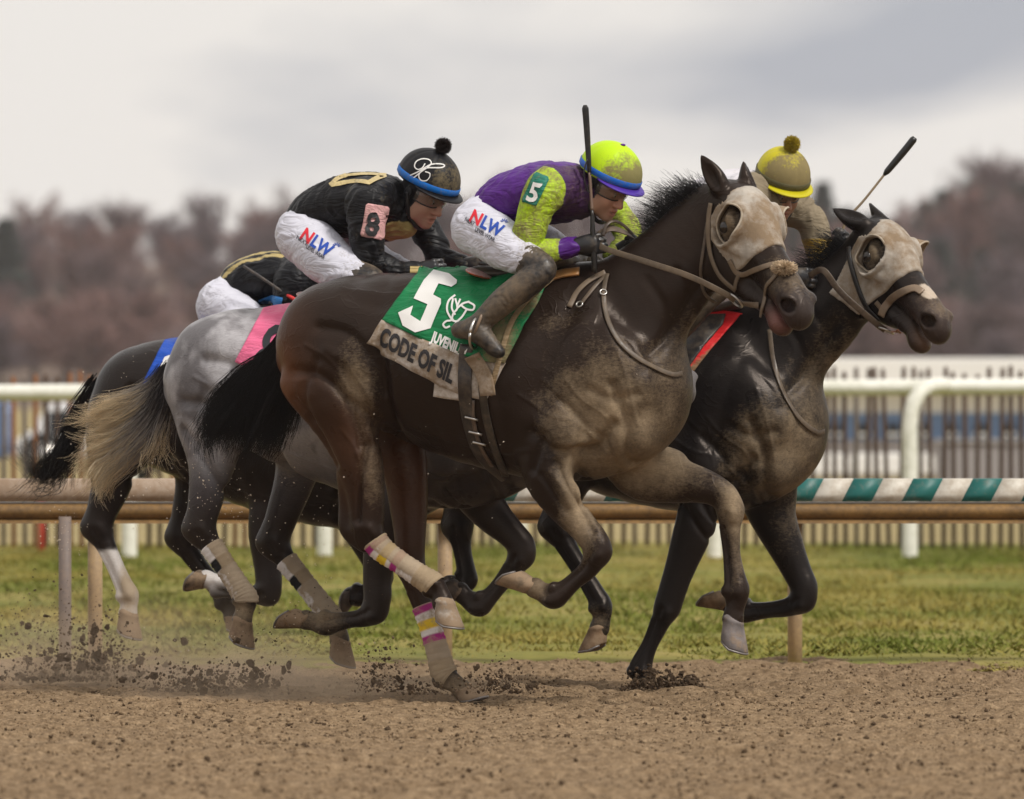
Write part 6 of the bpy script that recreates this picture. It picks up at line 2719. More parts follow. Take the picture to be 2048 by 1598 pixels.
# ------------------------------------------------------------------ rider in black on the grey horse
frB = H8.fr
B_ = Person(frB, (540, 250), (950, 690), 'person in black silks with armband 8 and black pompom helmet riding the grey horse', .006)
dB = dict(
    head=(846, 381, 0.0), head_dir=(38, 29), mouth=.007, hk=.97,
    torso=[(612, 445, 0, .075, 1.5), (640, 425, 0, .094, 1.5), (690, 412, 0, .113, 1.5), (735, 408, 0, .118, 1.45), (775, 405, 0, .10, 1.3), (805, 400, 0, .062, 1.1)],
    shoulders=[[(735, 425, 0, .105), (778, 440, 0, .078), (806, 446, 0, .055)], [(745, 392, .13, .072), (735, 410, .20, .068)], [(780, 392, -.13, .07), (812, 408, -.19, .062)]],
    arm_near=[(735, 405, .20, .068), (733, 450, .22, .064), (735, 495, .22, .058), (738, 518, .21, .053), (765, 532, .18, .047), (800, 540, .15, .038), (835, 542, .13, .030)],
    arm_far=[(812, 408, -.19, .066), (845, 450, -.21, .060), (868, 490, -.21, .054), (878, 514, -.2, .048), (905, 522, -.15, .040), (935, 530, -.1, .030)],
    hips=[(614, 448, 0, .085, 1.5), (606, 468, 0, .098, 1.5), (615, 482, 0, .092, 1.45)],
    leg_near=[(615, 478, .10, .098), (655, 520, .19, .094), (715, 560, .27, .074), (740, 572, .29, .066), (700, 600, .31, .056), (655, 640, .32, .050), (625, 670, .325, .042), (612, 684, .33, .040)],
    knee=3,
    foot_near=[(575, 692, .33, .030), (600, 694, .335, .040), (625, 708, .34, .036), (650, 728, .34, .026)],
    hand_near=[(835, 542, .13), (872, 538, .12), (0, -1, 0), (0, 0, 1)],
    hand_far=[(935, 530, -.10), (972, 532, -.08), (0, 1, 0), (0, 0, 1)],
    silk_col=silk_B, breech_mud=lambda P, W: .02 + .25 * sstep(frB.loc(640, 0, .2)[0], frB.loc(740, 0, .2)[0], P[:, 0]),
)
oB = rider(B_, dB)
hcB = oB['c'] + oB['up'] * .053 + oB['f'] * .004
helmet(B_, frB, hcB, oB['f'], oB['up'], oB['r'], (.008, .008, .010), (.008, .14, .50), lambda fr_, h_, n, rr: .10 + .32 * sstep(.1, .9, fr_) * (1 + .5 * n), pom=(.02, .013, .012), rad=(.133, .112, .117))
goggles(B_, frB, oB['c'], oB['f'], oB['up'], oB['r'], M_GOG, .97)


def silk_C(pn, fr, an, af, tor):
    def f(P, W):
        n = len(P)
        col = np.tile(np.array([.007, .0075, .010]), (n, 1))
        top = P[:, 2] - np.interp(P[:, 0], tor[:, 0], tor[:, 2])
        # gold stripes along the back
        s = P[:, 1]
        st = ((np.abs(s - .005) < .011) | (np.abs(s - .058) < .011) | (np.abs(s - .105) < .010)) & (top > .0)
        col[st] = (.42, .33, .14)
        return col, np.full(n, .06)
    return f


# ------------------------------------------------------------------ rider far left
frC = H3.fr
C_ = Person(frC, (380, 480), (760, 790), 'person in black silks with gold stripes down the back, bent low behind the grey horse', .0075)
dC = dict(
    head=(690, 566, 0.0), head_dir=(30, 30), bvox=.0065,
    torso=[(462, 588, 0, .075, 1.5), (492, 566, 0, .09, 1.5), (540, 556, 0, .105, 1.5), (590, 556, 0, .11, 1.45), (630, 560, 0, .095, 1.3), (655, 568, 0, .06, 1.1)],
    shoulders=[[(600, 545, .13, .066), (590, 560, .19, .062)], [(630, 545, -.13, .066), (650, 560, -.18, .06)]],
    arm_near=[(590, 558, .19, .062), (578, 590, .21, .058), (575, 622, .21, .052), (580, 642, .2, .048), (606, 652, .17, .042), (640, 655, .14, .034), (672, 652, .12, .028)],
    arm_far=[(650, 558, -.19, .06), (680, 590, -.2, .054), (690, 620, -.2, .05), (700, 640, -.18, .045), (725, 648, -.14, .036), (750, 650, -.1, .028)],
    hips=[(462, 590, 0, .085, 1.5), (445, 606, 0, .092, 1.5), (442, 622, 0, .088, 1.45)],
    leg_near=[(446, 612, .10, .090), (500, 650, .19, .084), (560, 690, .26, .068), (585, 700, .28, .06), (545, 725, .3, .052), (505, 760, .31, .046), (480, 785, .315, .04)],
    knee=3,
    foot_near=[(450, 795, .32, .03), (475, 795, .325, .038), (500, 810, .33, .034), (520, 825, .33, .024)],
    hand_near=[(672, 652, .12), (706, 650, .11), (0, -1, 0), (0, 0, 1)],
    hand_far=[(750, 650, -.1), (782, 650, -.08), (0, 1, 0), (0, 0, 1)],
    silk_col=silk_C,
)
oC = rider(C_, dC)
helmet(C_, frC, oC['c'] + oC['up'] * .052, oC['f'], oC['up'], oC['r'], (.013, .013, .015), None, lambda fr_, h_, n, rr: .1 + 0 * n)


def silk_D(pn, fr, an, af, tor):
    def f(P, W):
        n = len(P)
        col = np.tile(np.array([.62, .60, .64]), (n, 1))
        df = np.min([np.linalg.norm(P - q[:3], axis=1) - q[3] for q in catmull(af, 6)], 0)
        k = df < .01
        front = sstep(fr.loc(1492, 0, 0)[0], fr.loc(1560, 0, 0)[0], P[:, 0])
        mud = .06 + 1.1 * front + .35 * fbm(P, 9., 3, 4)
        low = k & (P[:, 2] < fr.loc(1640, 478, -.2)[2])
        col[low] = (.42, .27, .04)
        mud = np.where(low, .45 + .3 * fbm(P, 14., 2, 6), mud)
        return col, np.clip(mud, 0, 1)
    return f


# ------------------------------------------------------------------ rider on the right
frD = H2.fr
D_ = Person(frD, (1250, 270), (1720, 800), 'person in mud caked silks and yellow pompom helmet riding the black horse at right', .0065)
dD = dict(
    head=(1559, 372, 0.0), head_dir=(62, 30), hk=.93, skin=(.36, .21, .14), dirt=.22,
    torso=[(1365, 440, 0, .078, 1.45), (1395, 420, 0, .094, 1.5), (1440, 402, 0, .108, 1.5), (1490, 398, 0, .113, 1.45), (1525, 400, 0, .10, 1.35), (1545, 402, 0, .062, 1.1)],
    shoulders=[[(1500, 382, .13, .066), (1480, 396, .19, .062)], [(1545, 388, -.13, .07), (1580, 412, -.19, .064)]],
    arm_near=[(1480, 396, .19, .062), (1468, 440, .21, .058), (1470, 490, .21, .052), (1478, 515, .2, .048), (1510, 535, .17, .042), (1550, 548, .14, .034), (1578, 552, .12, .029)],
    arm_far=[(1578, 408, -.19, .066), (1618, 440, -.21, .060), (1636, 480, -.21, .055), (1642, 508, -.2, .050), (1650, 525, -.16, .042), (1655, 520, -.14, .034), (1664, 508, -.12, .029)],
    hips=[(1365, 442, 0, .085, 1.5), (1348, 462, 0, .092, 1.5), (1344, 478, 0, .088, 1.45)],
    leg_near=[(1348, 470, .10, .092), (1385, 515, .19, .086), (1425, 555, .27, .068), (1440, 566, .29, .058), (1408, 600, .31, .052), (1370, 645, .32, .048), (1340, 680, .325, .042), (1325, 696, .33, .040)],
    knee=3,
    foot_near=[(1290, 706, .335, .030), (1315, 708, .34, .038), (1340, 722, .345, .034), (1362, 742, .345, .024)],
    hand_near=[(1578, 552, .12), (1615, 556, .10), (0, -1, 0), (0, 0, 1)],
    hand_far=[(1664, 508, -.12), (1688, 478, -.11), (0, 1, 0), (-.6, -.3, .6)],
    silk_col=silk_D, breech_mud=lambda P, W: .4 + .3 * fbm(P, 8., 2, 3),
)
oD = rider(D_, dD)
helmet(D_, frD, oD['c'] + oD['up'] * .052 + oD['f'] * .004, oD['f'], oD['up'], oD['r'], (.50, .44, .012), (.10, .09, .04), lambda fr_, h_, n, rr: .1 + .8 * sstep(-.35, .4, fr_) * (1 + .35 * n) * (1 - .35 * sstep(.55, 1, h_)), pom=(.36, .27, .02), rad=(.120, .103, .110))
goggles(D_, frD, oD['c'], oD['f'], oD['up'], oD['r'], M_GOG, .93)

# ================================================================== SADDLE CLOTHS, TACK, NUMBERS, WHIPS
def cloth_rows(h, bvh, bottom, top, t0, t1, nt_, ns, off, far=True, wav=.006, seed=0):
    """grid of points on the near side between two pixel curves, then mirrored over the back"""
    b = catmull(np.array(bottom, float), 30)
    t = catmull(np.array(top, float), 30)
    s = np.linspace(0, 1, ns)

    def at(c, s_):
        i = s_ * (len(c) - 1)
        j = np.clip(i.astype(int), 0, len(c) - 2)
        f = (i - j)[:, None]
        return c[j] * (1 - f) + c[j + 1] * f
    B, T_ = at(b, s), at(t, s)
    rows = []
    for tt in np.linspace(t0, t1, nt_):
        row = []
        for k in range(ns):
            x, y = B[k] * (1 - tt) + T_[k] * tt
            hh = hit(bvh, x, y)
            tries = 0
            while hh is None and tries < 60:
                y += 1.5
                tries += 1
                hh = hit(bvh, x, y)
            if hh is None:
                hh = (wpt(x, y, h.fr.Y - .2), np.array([0, -1., 0]))
            row.append((hh[0], hh[1]))
        rows.append(row)
    P = np.array([[q[0] for q in r] for r in rows])
    N = np.array([[q[1] for q in r] for r in rows])
    for _ in range(2):
        N[1:-1] = (N[:-2] + 2 * N[1:-1] + N[2:]) / 4
        N[:, 1:-1] = (N[:, :-2] + 2 * N[:, 1:-1] + N[:, 2:]) / 4
        P[1:-1, 1:-1] = (P[:-2, 1:-1] + P[2:, 1:-1] + P[1:-1, :-2] + P[1:-1, 2:]) / 8 + P[1:-1, 1:-1] / 2
    N /= np.linalg.norm(N, axis=2)[..., None]
    w = fbm(P, 7.0, 3, 91 + seed) * wav + (1 - np.abs(fbm(P * np.array([1, 1, .6]), 6.0, 2, 97 + seed)) * 2.5) * wav * .6
    P = P + N * (off + np.maximum(w, -off * .7))[..., None]
    if far:
        L = h.fr.local(P[::-1])
        L[..., 1] *= -1
        keep = slice(0, max(2, int(nt_ * .9)))
        P = np.concatenate([P, h.fr.world(L)[keep]], 0)
    return P


def grid_obj(name, P, mat, parent, col, mud=0.0, thick=.005, colfn=None):
    a, b, _ = P.shape
    I = np.arange(a * b).reshape(a, b)
    F = np.stack([I[:-1, :-1], I[:-1, 1:], I[1:, 1:], I[1:, :-1]], -1).reshape(-1, 4)
    V = P.reshape(-1, 3)
    me = np_mesh(name, V, None, True, F)
    n = me.polygons[len(F) // 4]
    if n.normal.dot(CAMP - Vector(n.center)) < 0:
        me.flip_normals()
    if colfn:
        rgb, m = colfn(V)
        set_col(me, rgb, m)
    else:
        set_col(me, np.array(col), mud)
    o = link(name, me, mat, parent)
    s = o.modifiers.new('thickness', 'SOLIDIFY')
    s.thickness = thick
    s.offset = -1
    T = np.vstack([F[:, [0, 1, 2]], F[:, [0, 2, 3]]])
    return o, (V.astype(float), T)


def z3(pts):      # from the enlarged view of the cloth
    return [(540 + x / 2.926, 480 + y / 2.926) for x, y in pts]


def zj(pts):      # enlarged view of the middle rider
    return [(880 + x / 3.073, 180 + y / 3.073) for x, y in pts]


def zb(pts):      # enlarged view of the rider in black
    return [(380 + x / 3.073, 240 + y / 3.073) for x, y in pts]


WHT = (.72, .71, .69)
c5 = frA.world(H5.p(930, 600, .1, False))
SC5 = tag(empty('saddle_cloth', c5), 'green saddle cloth with white number 5 and muddy name strip on the front horse', 'saddle cloth', 'saddle cloths')
bot5 = [(738, 682), (800, 722), (870, 758), (930, 785), (976, 795)]
top5 = [(842, 540), (900, 536), (960, 540), (1040, 545), (1112, 548)]


def green_mud(V):
    n = len(V)
    d = gauss(V, wpt(1000, 690, -.3), (.07, .5, .16)) + .8 * gauss(V, wpt(1060, 600, -.3), (.05, .5, .06))
    return np.tile(np.array([.006, .165, .055]), (n, 1)), np.clip(.02 + .9 * d, 0, 1)


P5 = cloth_rows(H5, BVB5, bot5, top5, .27, 1.0, 30, 64, .018, True, .020, 1)
cl5, cw5 = grid_obj('cloth', P5, M_CLOTH, SC5, None, colfn=green_mud)
P5s = cloth_rows(H5, BVB5, bot5, top5, -.02, .275, 12, 64, .015, False, .014, 2)
st5, sw5 = grid_obj('name_strip', P5s, M_HOOD, SC5, (.60, .56, .52), .62)
tab = cloth_rows(H5, BVB5, [(868, 792), (892, 796), (921, 800)], [(872, 750), (900, 764), (928, 776)], 0, 1, 8, 8, .010, False, .002, 3)
grid_obj('tab', tab, M_HOOD, SC5, (.62, .58, .54), .5)
CB5 = make_bvh(cw5, sw5)
M_PRINT = muddy('print', rough=.6, spec=.3, speck=70., grain=.05, bump_s=.05)
num5 = z3([(958, 178), (1048, 200), (1095, 238), (1092, 258), (1062, 278), (988, 258), (956, 322), (1002, 346), (1003, 375), (940, 518), (850, 543), (778, 502), (752, 428), (838, 386), (822, 440), (880, 478), (922, 378), (842, 345), (902, 238)])
decal('number', poly2d([num5]), CB5, M_PRINT, SC5, .004, 9, WHT, .06)
strokes = [[(1085, 325), (1048, 358), (1038, 410), (1058, 455), (1075, 470)], [(1085, 345), (1098, 400), (1075, 432), (1062, 470), (1035, 476), (1016, 495), (1030, 514), (1056, 506)],
           [(1097, 402), (1130, 376), (1168, 364)], [(1072, 345), (1066, 400), (1086, 440)], [(1116, 348), (1100, 385)], [(1165, 366), (1196, 386), (1188, 410), (1150, 405), (1122, 386)],
           [(1152, 410), (1126, 450), (1106, 470), (1082, 500), (1098, 516), (1118, 500)], [(1062, 470), (1090, 478), (1108, 470)]]
decal('emblem', merge_bm([stroke2d(z3(q), 3.8) for q in strokes]), CB5, M_PRINT, SC5, .004, 9, WHT, .1)
decal('lettering', text2d('JUVENILE J', (862, 682), (14.8, 7.0), (9.5, -27), .05), CB5, M_PRINT, SC5, .004, 9, WHT, .12)
decal('lettering', text2d('CODE OF SIL', (757, 687), (25.0, 13.6), (13.5, -47), .04), CB5, M_PRINT, SC5, .0035, 9, (.025, .023, .025), .24)

# pink cloth of the grey horse
c8 = frB.world(H8.p(640, 650, .1, False))
SC8 = tag(empty('saddle_cloth', c8), 'pink saddle cloth with dark number 8, on the grey horse', 'saddle cloth', 'saddle cloths')
P8 = cloth_rows(H8, BV8, [(474, 722), (540, 760), (620, 800), (760, 840)], [(528, 624), (580, 612), (640, 606), (860, 606)], 0, 1, 30, 48, .014, True, .009, 4)
cl8, cw8 = grid_obj('cloth', P8, M_CLOTH, SC8, (.74, .15, .285), .03)
CB8 = make_bvh(cw8)
decal('number', text2d('8', (494, 744), (112, 38), (60, -146), .012), CB8, M_PRINT, SC8, .004, 9, (.022, .025, .03), .05)

# blue cloth far left
c3 = frC.world(H3.p(400, 740, .1, False))
SC3 = tag(empty('saddle_cloth', c3), 'blue saddle cloth with a white numeral, on the horse at the far left', 'saddle cloth', 'saddle cloths')
P3 = cloth_rows(H3, BV3, [(278, 784), (340, 815), (420, 840), (560, 870)], [(328, 686), (370, 680), (430, 678), (640, 676)], 0, 1, 26, 40, .014, True, .008, 5)
cl3, cw3 = grid_obj('cloth', P3, M_CLOTH, SC3, (.012, .07, .40), .02)
CB3 = make_bvh(cw3)
decal('number', text2d('2', (294, 790), (88, 30), (55, -115), .05), CB3, M_PRINT, SC3, .004, 9, WHT, .03)

# red cloth of the black horse on the right
c2 = frD.world(H2.p(1350, 700, .1, False))
SC2 = tag(empty('saddle_cloth', c2), 'red saddle cloth with a muddy front edge, on the black horse at right', 'saddle cloth', 'saddle cloths')
P2 = cloth_rows(H2, make_bvh(WT2), [(1130, 760), (1220, 800), (1300, 800), (1368, 770)], [(1200, 632), (1300, 630), (1400, 624), (1482, 632)], 0, 1, 28, 48, .016, True, .006, 6)


def red_mud(V):
    n = len(V)
    L = frD.local(V)
    pts = np.array([frD.loc(x, y, .2) for x, y in ((1482, 634), (1440, 690), (1368, 770))])
    d = seg_dist(L[:, 0], L[:, 2], pts[:, [0, 2]])
    return np.tile(np.array([.62, .018, .022]), (n, 1)), np.clip(1.0 - d / .035, 0, 1)


_, cw2 = grid_obj('cloth', P2, M_CLOTH, SC2, None, colfn=red_mud)


# ------------------------------------------------------------------ saddles
def saddle(fr, h, bvh, seat_px, cantle_px, label, tan_path=None, girths=(), cloth_bvh=None, pads=True):
    c = fr.world(fr.loc(*seat_px[0], 0))
    S = tag(empty('saddle', c), label, 'saddle', 'racing saddles')
    F = Field(fr.loc(*cantle_px, 0) - np.array([.2, .3, .2]), fr.loc(*seat_px[-1], 0) + np.array([.2, .3, .2]), .006)
    F.chain([[*fr.loc(x, y, 0), .026, 4.2] for x, y in seat_px], .02, steps=4)
    o, w = field_obj('seat', F, fr, M_LEATHER, S, colfn=const_col((.016, .014, .014), lambda P, W: .3 + 0 * P[:, 0]))
    F = Field(fr.loc(*cantle_px, 0) - np.array([.12, .2, .1]), fr.loc(*cantle_px, 0) + np.array([.12, .2, .1]), .005)
    q = fr.loc(cantle_px[0], cantle_px[1], .035)
    a = R(-20)
    F.ell(q, (.062, .15, .014), .004, np.array([[math.cos(a), 0, math.sin(a)], [0, 1, 0], [-math.sin(a), 0, math.cos(a)]]))

    def ccol(P, W):
        up_ = (P - q) @ np.array([-math.sin(a), 0, math.cos(a)])
        return np.where((up_ > .0)[:, None], np.array([.50, .30, .30]), np.array([.52, .075, .02])), np.where(up_ > 0, .42, .05)
    field_obj('cantle', F, fr, M_LEATHER, S, colfn=ccol)
    if tan_path:
        strap('flap_edge', tan_path, cloth_bvh or bvh, .040, M_LEATHER, S, .010, .010, col=np.array([.40, .19, .055]), mud=.25)
    for p, wd, cc in girths:
        strap('girth_strap', p, bvh, wd, M_LEATHER, S, .006, .007, col=np.array(cc), mud=.22)
    return S


B5c = make_bvh(WT5, cw5, sw5)
SD5 = saddle(frA, H5, B5c, [(960, 545), (1010, 548), (1060, 542), (1115, 530), (1140, 522)], (971, 548), 'small racing saddle with pink stained cantle under the rider in purple', [(1160, 546), (1115, 553), (1075, 575), (1046, 603)],
             [([(934, 690), (930, 760), (936, 830), (960, 905), (1008, 958)], .052, (.022, .018, .018)), ([(962, 720), (968, 800), (985, 880), (1012, 950)], .030, (.03, .024, .02)), ([(946, 800), (948, 840), (962, 890), (985, 930)], .016, (.09, .06, .045))], B5c)
B5g = make_bvh(WT5)
for (x, y) in ((946, 834), (954, 862), (962, 882)):
    hh = hit(B5g, x, y)
    if hh:
        p = hh[0] + hh[1] * .016
        e = .5 * np.array([.05, 0, -.012])
        sweep_obj('buckle', [p - e, p + e * .2, p + e], .0045, M_METAL, SD5, 6)
# green front edge of the cloth under the leg, with its tan binding
strap('binding', [(1116, 552), (1058, 600), (1024, 645), (1004, 700), (980, 790)], B5c, .020, M_CLOTH, SC5, .005, .008, col=np.array([.30, .21, .12]), mud=.5)
strap('front_flap', [(945, 712), (968, 745), (978, 790)], B5c, .060, M_HOOD, SC5, .005, .012, col=np.array([.50, .44, .38]), mud=.75)
saddle(frB, H8, make_bvh(WT8, cw8), [(612, 612), (660, 606), (710, 600), (765, 590)], (632, 596), 'small racing saddle on the grey horse behind the pink cloth edge')
saddle(frC, H3, make_bvh(WT3, cw3), [(455, 684), (500, 682), (550, 676), (600, 668)], (462, 676), 'small racing saddle on the far left horse under the gold striped rider')
SD2 = saddle(frD, H2, BV2, [(1330, 632), (1380, 630), (1430, 622), (1485, 608)], (1335, 626), 'small racing saddle on the black horse at right above the red cloth')


decal('saddle_flap', poly2d([[(1330, 640), (1400, 632), (1452, 630), (1446, 650), (1410, 690), (1378, 735), (1350, 745), (1330, 720)]]), make_bvh(cw2), M_LEATHER, SD2, .010, 9, (.014, .013, .014), .25, .006)


# ------------------------------------------------------------------ stirrups
def stirrup(fr, O, ankle, ball, parent, v, top):
    """iron round the ball of the foot, leather up to the saddle"""
    c = fr.loc(ball[0], ball[1], v)
    a = fr.loc(ankle[0], ankle[1], v)
    t = fr.loc(top[0], top[1], v - .04)
    ring = []
    for k in np.linspace(0, 2 * math.pi, 25):
        ring.append(c + np.array([.010 * math.sin(k), .062 * math.cos(k), .058 * math.sin(k) - .004]))
    sweep_obj('stirrup_iron', fr.world(np.array(ring)), .0055, M_METAL, parent, 8)
    pth = catmull(np.array([c + np.array([.005, 0, .055]), (c + t) / 2 + np.array([.0, .01, .01]), t]), 8)
    sweep_obj('stirrup_leather', fr.world(pth), 1.0, M_LEATHER, parent, flat=(.012, .002), normals=[fr.wdir((0, 1, 0))] * len(pth), col=np.array([.06, .04, .03]), mud=.3)


stirrup(frA, oA, (960, 650), (952, 664), SD5, .342, (1035, 592))
# elastic band round the boot
lp = []
cA = frA.loc(955, 652, .335)
for k in np.linspace(0, 2 * math.pi, 24, endpoint=False):
    lp.append(cA + np.array([.040 * math.cos(k) * .55 + .030 * math.sin(k) * .6, .050 * math.sin(k), .052 * math.cos(k)]))
sweep_obj('boot_band', frA.world(np.array(lp)), .006, M_LEATHER, A.root, 8, closed=True, col=np.array([.20, .13, .085]), mud=.5)


# ------------------------------------------------------------------ bridles and reins
LEA = np.array([.055, .038, .028])
LEB = np.array([.17, .12, .08])


def ring_obj(name, bvh, px, py, r, mat, parent, off=.014, rad=.0042, sy=1.0):
    hh = hit(bvh, px, py)
    c, n = (hh[0] + hh[1] * off, hh[1]) if hh else (wpt(px, py, -.3), np.array([0, -1, 0]))
    a = np.cross(np.asarray(n, float), [0, 0, 1.0])
    a /= np.linalg.norm(a)
    b = np.cross(n, a)
    k = np.linspace(0, 2 * math.pi, 28, endpoint=False)
    P = c + r * (np.cos(k)[:, None] * a * sy + np.sin(k)[:, None] * b)
    sweep_obj(name, P, rad, mat, parent, 8, closed=True)
    return c


def zh(pts):
    return [(1300 + x / 3.994, 300 + y / 3.994) for x, y in pts]


def zr(pts):
    return [(1600 + x / 4.7, 400 + y / 4.7) for x, y in pts]


def bridle5():
    br = R5
    st = lambda nm, pts, w, c=LEA, m=.3, off=.006: strap(nm, pts, BV5, w, M_LEATHER, br, .005, off, col=c, mud=m)
    st('cheek_strap', zh([(492, 425), (472, 560), (482, 800), (560, 1000), (690, 1120)]), .018, LEB * .7, .55)
    st('throat_strap', zh([(468, 560), (430, 800), (405, 980), (440, 1150), (520, 1215)]), .012)
    st('noseband', zh([(640, 880), (712, 992), (840, 958), (960, 922), (1050, 905), (1090, 915)]), .020, LEB, .5)
    st('crossed_noseband', zh([(1040, 960), (985, 1030), (935, 1090), (925, 1180), (905, 1260), (890, 1330)]), .015, LEB * .8, .45)
    st('lower_strap', zh([(712, 992), (690, 1060), (684, 1110)]), .014, LEB * .6, .4)
    c = ring_obj('bit_ring', BV5, 1476, 595, .034, M_METAL, br, .016)
    st('bit_guard', zh([(730, 1210), (800, 1225), (880, 1240)]), .022, LEB * .6, .5, .008)
    # sheepskin roll where the straps cross
    hh = hit(BV5, 1568, 540)
    if hh is not None:
        cc = hh[0] + hh[1] * .012
        m = 900
        d = rng.normal(0, 1, (m, 3))
        d /= np.linalg.norm(d, axis=1)[:, None]
        S = np.stack([cc + d * np.array([.050, .042, .030]) * t * rng.uniform(.8, 1.1, (m, 1)) for t in (.2, .6, .85, 1.0)], 1)
        hair_obj('sheepskin_roll', S, M_HAIR, br, .003, lambda t, sid, V: (np.array([.55, .42, .28]) * (.7 + .5 * ((sid * .618) % 1))[:, None], np.zeros(len(t))))
    return c


rc5 = bridle5()


def free_strap(name, pts3, w, parent, nrm, col=LEA, mud=.3, th=.004):
    P = catmull(np.array(pts3), 8)
    return sweep_obj(name, P, 1.0, M_LEATHER, parent, flat=(w / 2, th / 2), normals=[nrm] * len(P), col=np.array(col), mud=mud)


n5 = frA.wdir((0, 1, 0))
RN5 = tag(empty('reins', frA.world(frA.loc(1230, 500, .1))), 'worn leather reins from the bit of the front horse to the black gloves', 'reins', 'reins')
vr = frA.local(rc5)[1]
pa = [frA.world(frA.loc(x, y, v)) for x, y, v in ((1196, 486, .10), (1212, 498, .125), (1300, 526, .16), (1380, 553, .17))] + [rc5 + (frA.world(frA.loc(1430, 574, .17)) - rc5) * .5, rc5]
free_strap('rein', pa, .022, RN5, n5, LEB * .45, .45)
free_strap('rein_bight', [frA.world(frA.loc(x, y, v)) for x, y, v in ((1196, 470, .09), (1220, 457, .07), (1251, 465, .02), (1272, 478, -.04))], .028, RN5, frA.wdir((.2, .6, .6)), LEA * 1.5, .3)
free_strap('rein_loop', [frA.world(frA.loc(x, y, v)) for x, y, v in ((1206, 472, .10), (1213, 450, .09), (1229, 442, .06), (1249, 452, .02), (1268, 472, -.03))], .012, RN5, frA.wdir((.2, .8, .4)), LEA, .2)
# neck strap hanging loose
yk = [(1216, 548), (1207, 590), (1214, 640), (1242, 690), (1290, 727), (1340, 749), (1362, 747)]
strap('neck_strap', yk, BVB5, .018, M_LEATHER, R5, .006, .007, col=LEB * .35, mud=.4)
strap('strap_end', [(1212, 545), (1180, 562), (1155, 585), (1138, 616)], BVB5, .020, M_LEATHER, R5, .005, .007, col=LEB * .7, mud=.5)
strap('strap_end', [(1214, 550), (1192, 572), (1170, 600), (1163, 610)], BVB5, .014, M_LEATHER, R5, .005, .007, col=LEB * .5, mud=.4)
for x, y in ((1206, 588), (1161, 612)):
    ring_obj('strap_ring', BVB5, x, y, .012, M_METAL, R5, .012, .003)


def bridle2():
    br = R2
    st = lambda nm, pts, w, c=LEA, m=.3, off=.006: strap(nm, pts, BV2, w, M_LEATHER, br, .006, off, col=c, mud=m)
    st('cheek_strap', zr([(468, 440), (478, 580), (560, 850), (640, 1020), (750, 1130)]), .020, (.018, .016, .016), .1)
    st('noseband', zr([(775, 1085), (800, 1010), (850, 940), (960, 872), (1080, 838), (1150, 880)]), .030, LEB * 1.35, .35, .010)
    st('noseband_cheek', zr([(720, 960), (760, 1010), (790, 1060)]), .018, LEB * .9, .35)
    c = ring_obj('bit_ring', BV2, 1774, 652, .034, M_METAL, br, .018, .004)
    st('bit_guard', zr([(860, 1225), (900, 1225), (945, 1225)]), .022, (.26, .11, .06), .2)
    st('chin_strap', zr([(770, 1200), (800, 1290), (880, 1370), (1000, 1430)]), .018, LEA, .35)
    return c


rc2 = bridle2()
n2 = frD.wdir((0, 1, 0))
RN2 = tag(empty('reins', frD.world(frD.loc(1640, 560, .1))), 'dark leather reins on the neck of the black horse at right', 'reins', 'reins')
pz = zr([(215, 660), (350, 830), (480, 960), (620, 1090), (740, 1180)])
free_strap('rein', [frD.world(frD.loc(1618, 552, .13))] + [frD.world(frD.loc(x, y, .185 - .004 * i)) for i, (x, y) in enumerate(pz[:3])] + [rc2 + (frD.world(frD.loc(*pz[3], .17)) - rc2) * .45, rc2], .024, RN2, n2, LEA * 1.1, .3)
strap('neck_strap', [(1540, 660), (1546, 715), (1560, 775), (1592, 832), (1630, 864), (1646, 862)], BV2, .018, M_LEATHER, R2, .006, .007, col=LEB * .35, mud=.35)


# ------------------------------------------------------------------ whips
def whip(label, parts, loc):
    W = tag(empty('whip', loc), label, 'whip', 'riding whips')
    for nm, pts, rad, col, flat, mud in parts:
        if flat:
            sweep_obj(nm, pts, rad, M_LEATHER, W, flat=(1.0, flat), normals=[n5] * len(pts), col=np.array(col), mud=mud)
        else:
            sweep_obj(nm, pts, rad, M_LEATHER, W, 10, col=np.array(col), mud=mud)
    return W


def fp(fr, rows):
    return np.array([fr.world(fr.loc(*q)) for q in rows])


wa = lambda rows: catmull(fp(frA, rows), 6)
whip('black riding whip held upright in the fist of the rider in purple', [
    ('handle', wa([(1189, 545, .112), (1188, 490, .118), (1186, 470, .12), (1184, 420, .124)]), np.interp(np.linspace(0, 1, 19), [0, .2, .75, 1], [.010, .012, .010, .0065]), (.014, .013, .013), None, .1),
    ('shaft', wa([(1184, 420, .124), (1182, 390, .126), (1179, 345, .13)]), np.linspace(.0065, .0055, 13), (.17, .11, .085), None, .3),
    ('flap', wa([(1179, 350, .13), (1176, 300, .132), (1173, 250, .135), (1170, 210, .138)]), np.interp(np.linspace(0, 1, 19), [0, .15, .5, .95, 1], [.006, .009, .011, .0125, .006]), (.012, .012, .013), .0035, .05),
    ('wrist_loop', wa([(1181, 385, .128), (1173, 378, .14), (1168, 345, .15), (1175, 320, .14), (1179, 345, .132)]), .0028, (.012, .012, .013), None, .0)],
    frA.world(frA.loc(1188, 490, .118)))
wd = lambda rows: catmull(fp(frD, rows), 6)
whip('riding whip with black padded end raised over the black horse at right', [
    ('shaft', wd([(1684, 492, -.10), (1690, 446, -.11), (1730, 398, -.13), (1772, 345, -.15)]), np.linspace(.006, .0045, 19), (.32, .24, .15), None, .4),
    ('padded_end', wd([(1768, 350, -.148), (1785, 330, -.155), (1810, 300, -.165), (1830, 275, -.175)]), np.interp(np.linspace(0, 1, 19), [0, .12, .6, .96, 1], [.006, .0125, .0145, .0145, .010]), (.012, .012, .012), None, .02)],
    frD.world(frD.loc(1688, 478, -.11)))
wc = lambda rows: catmull(fp(frC, rows), 6)
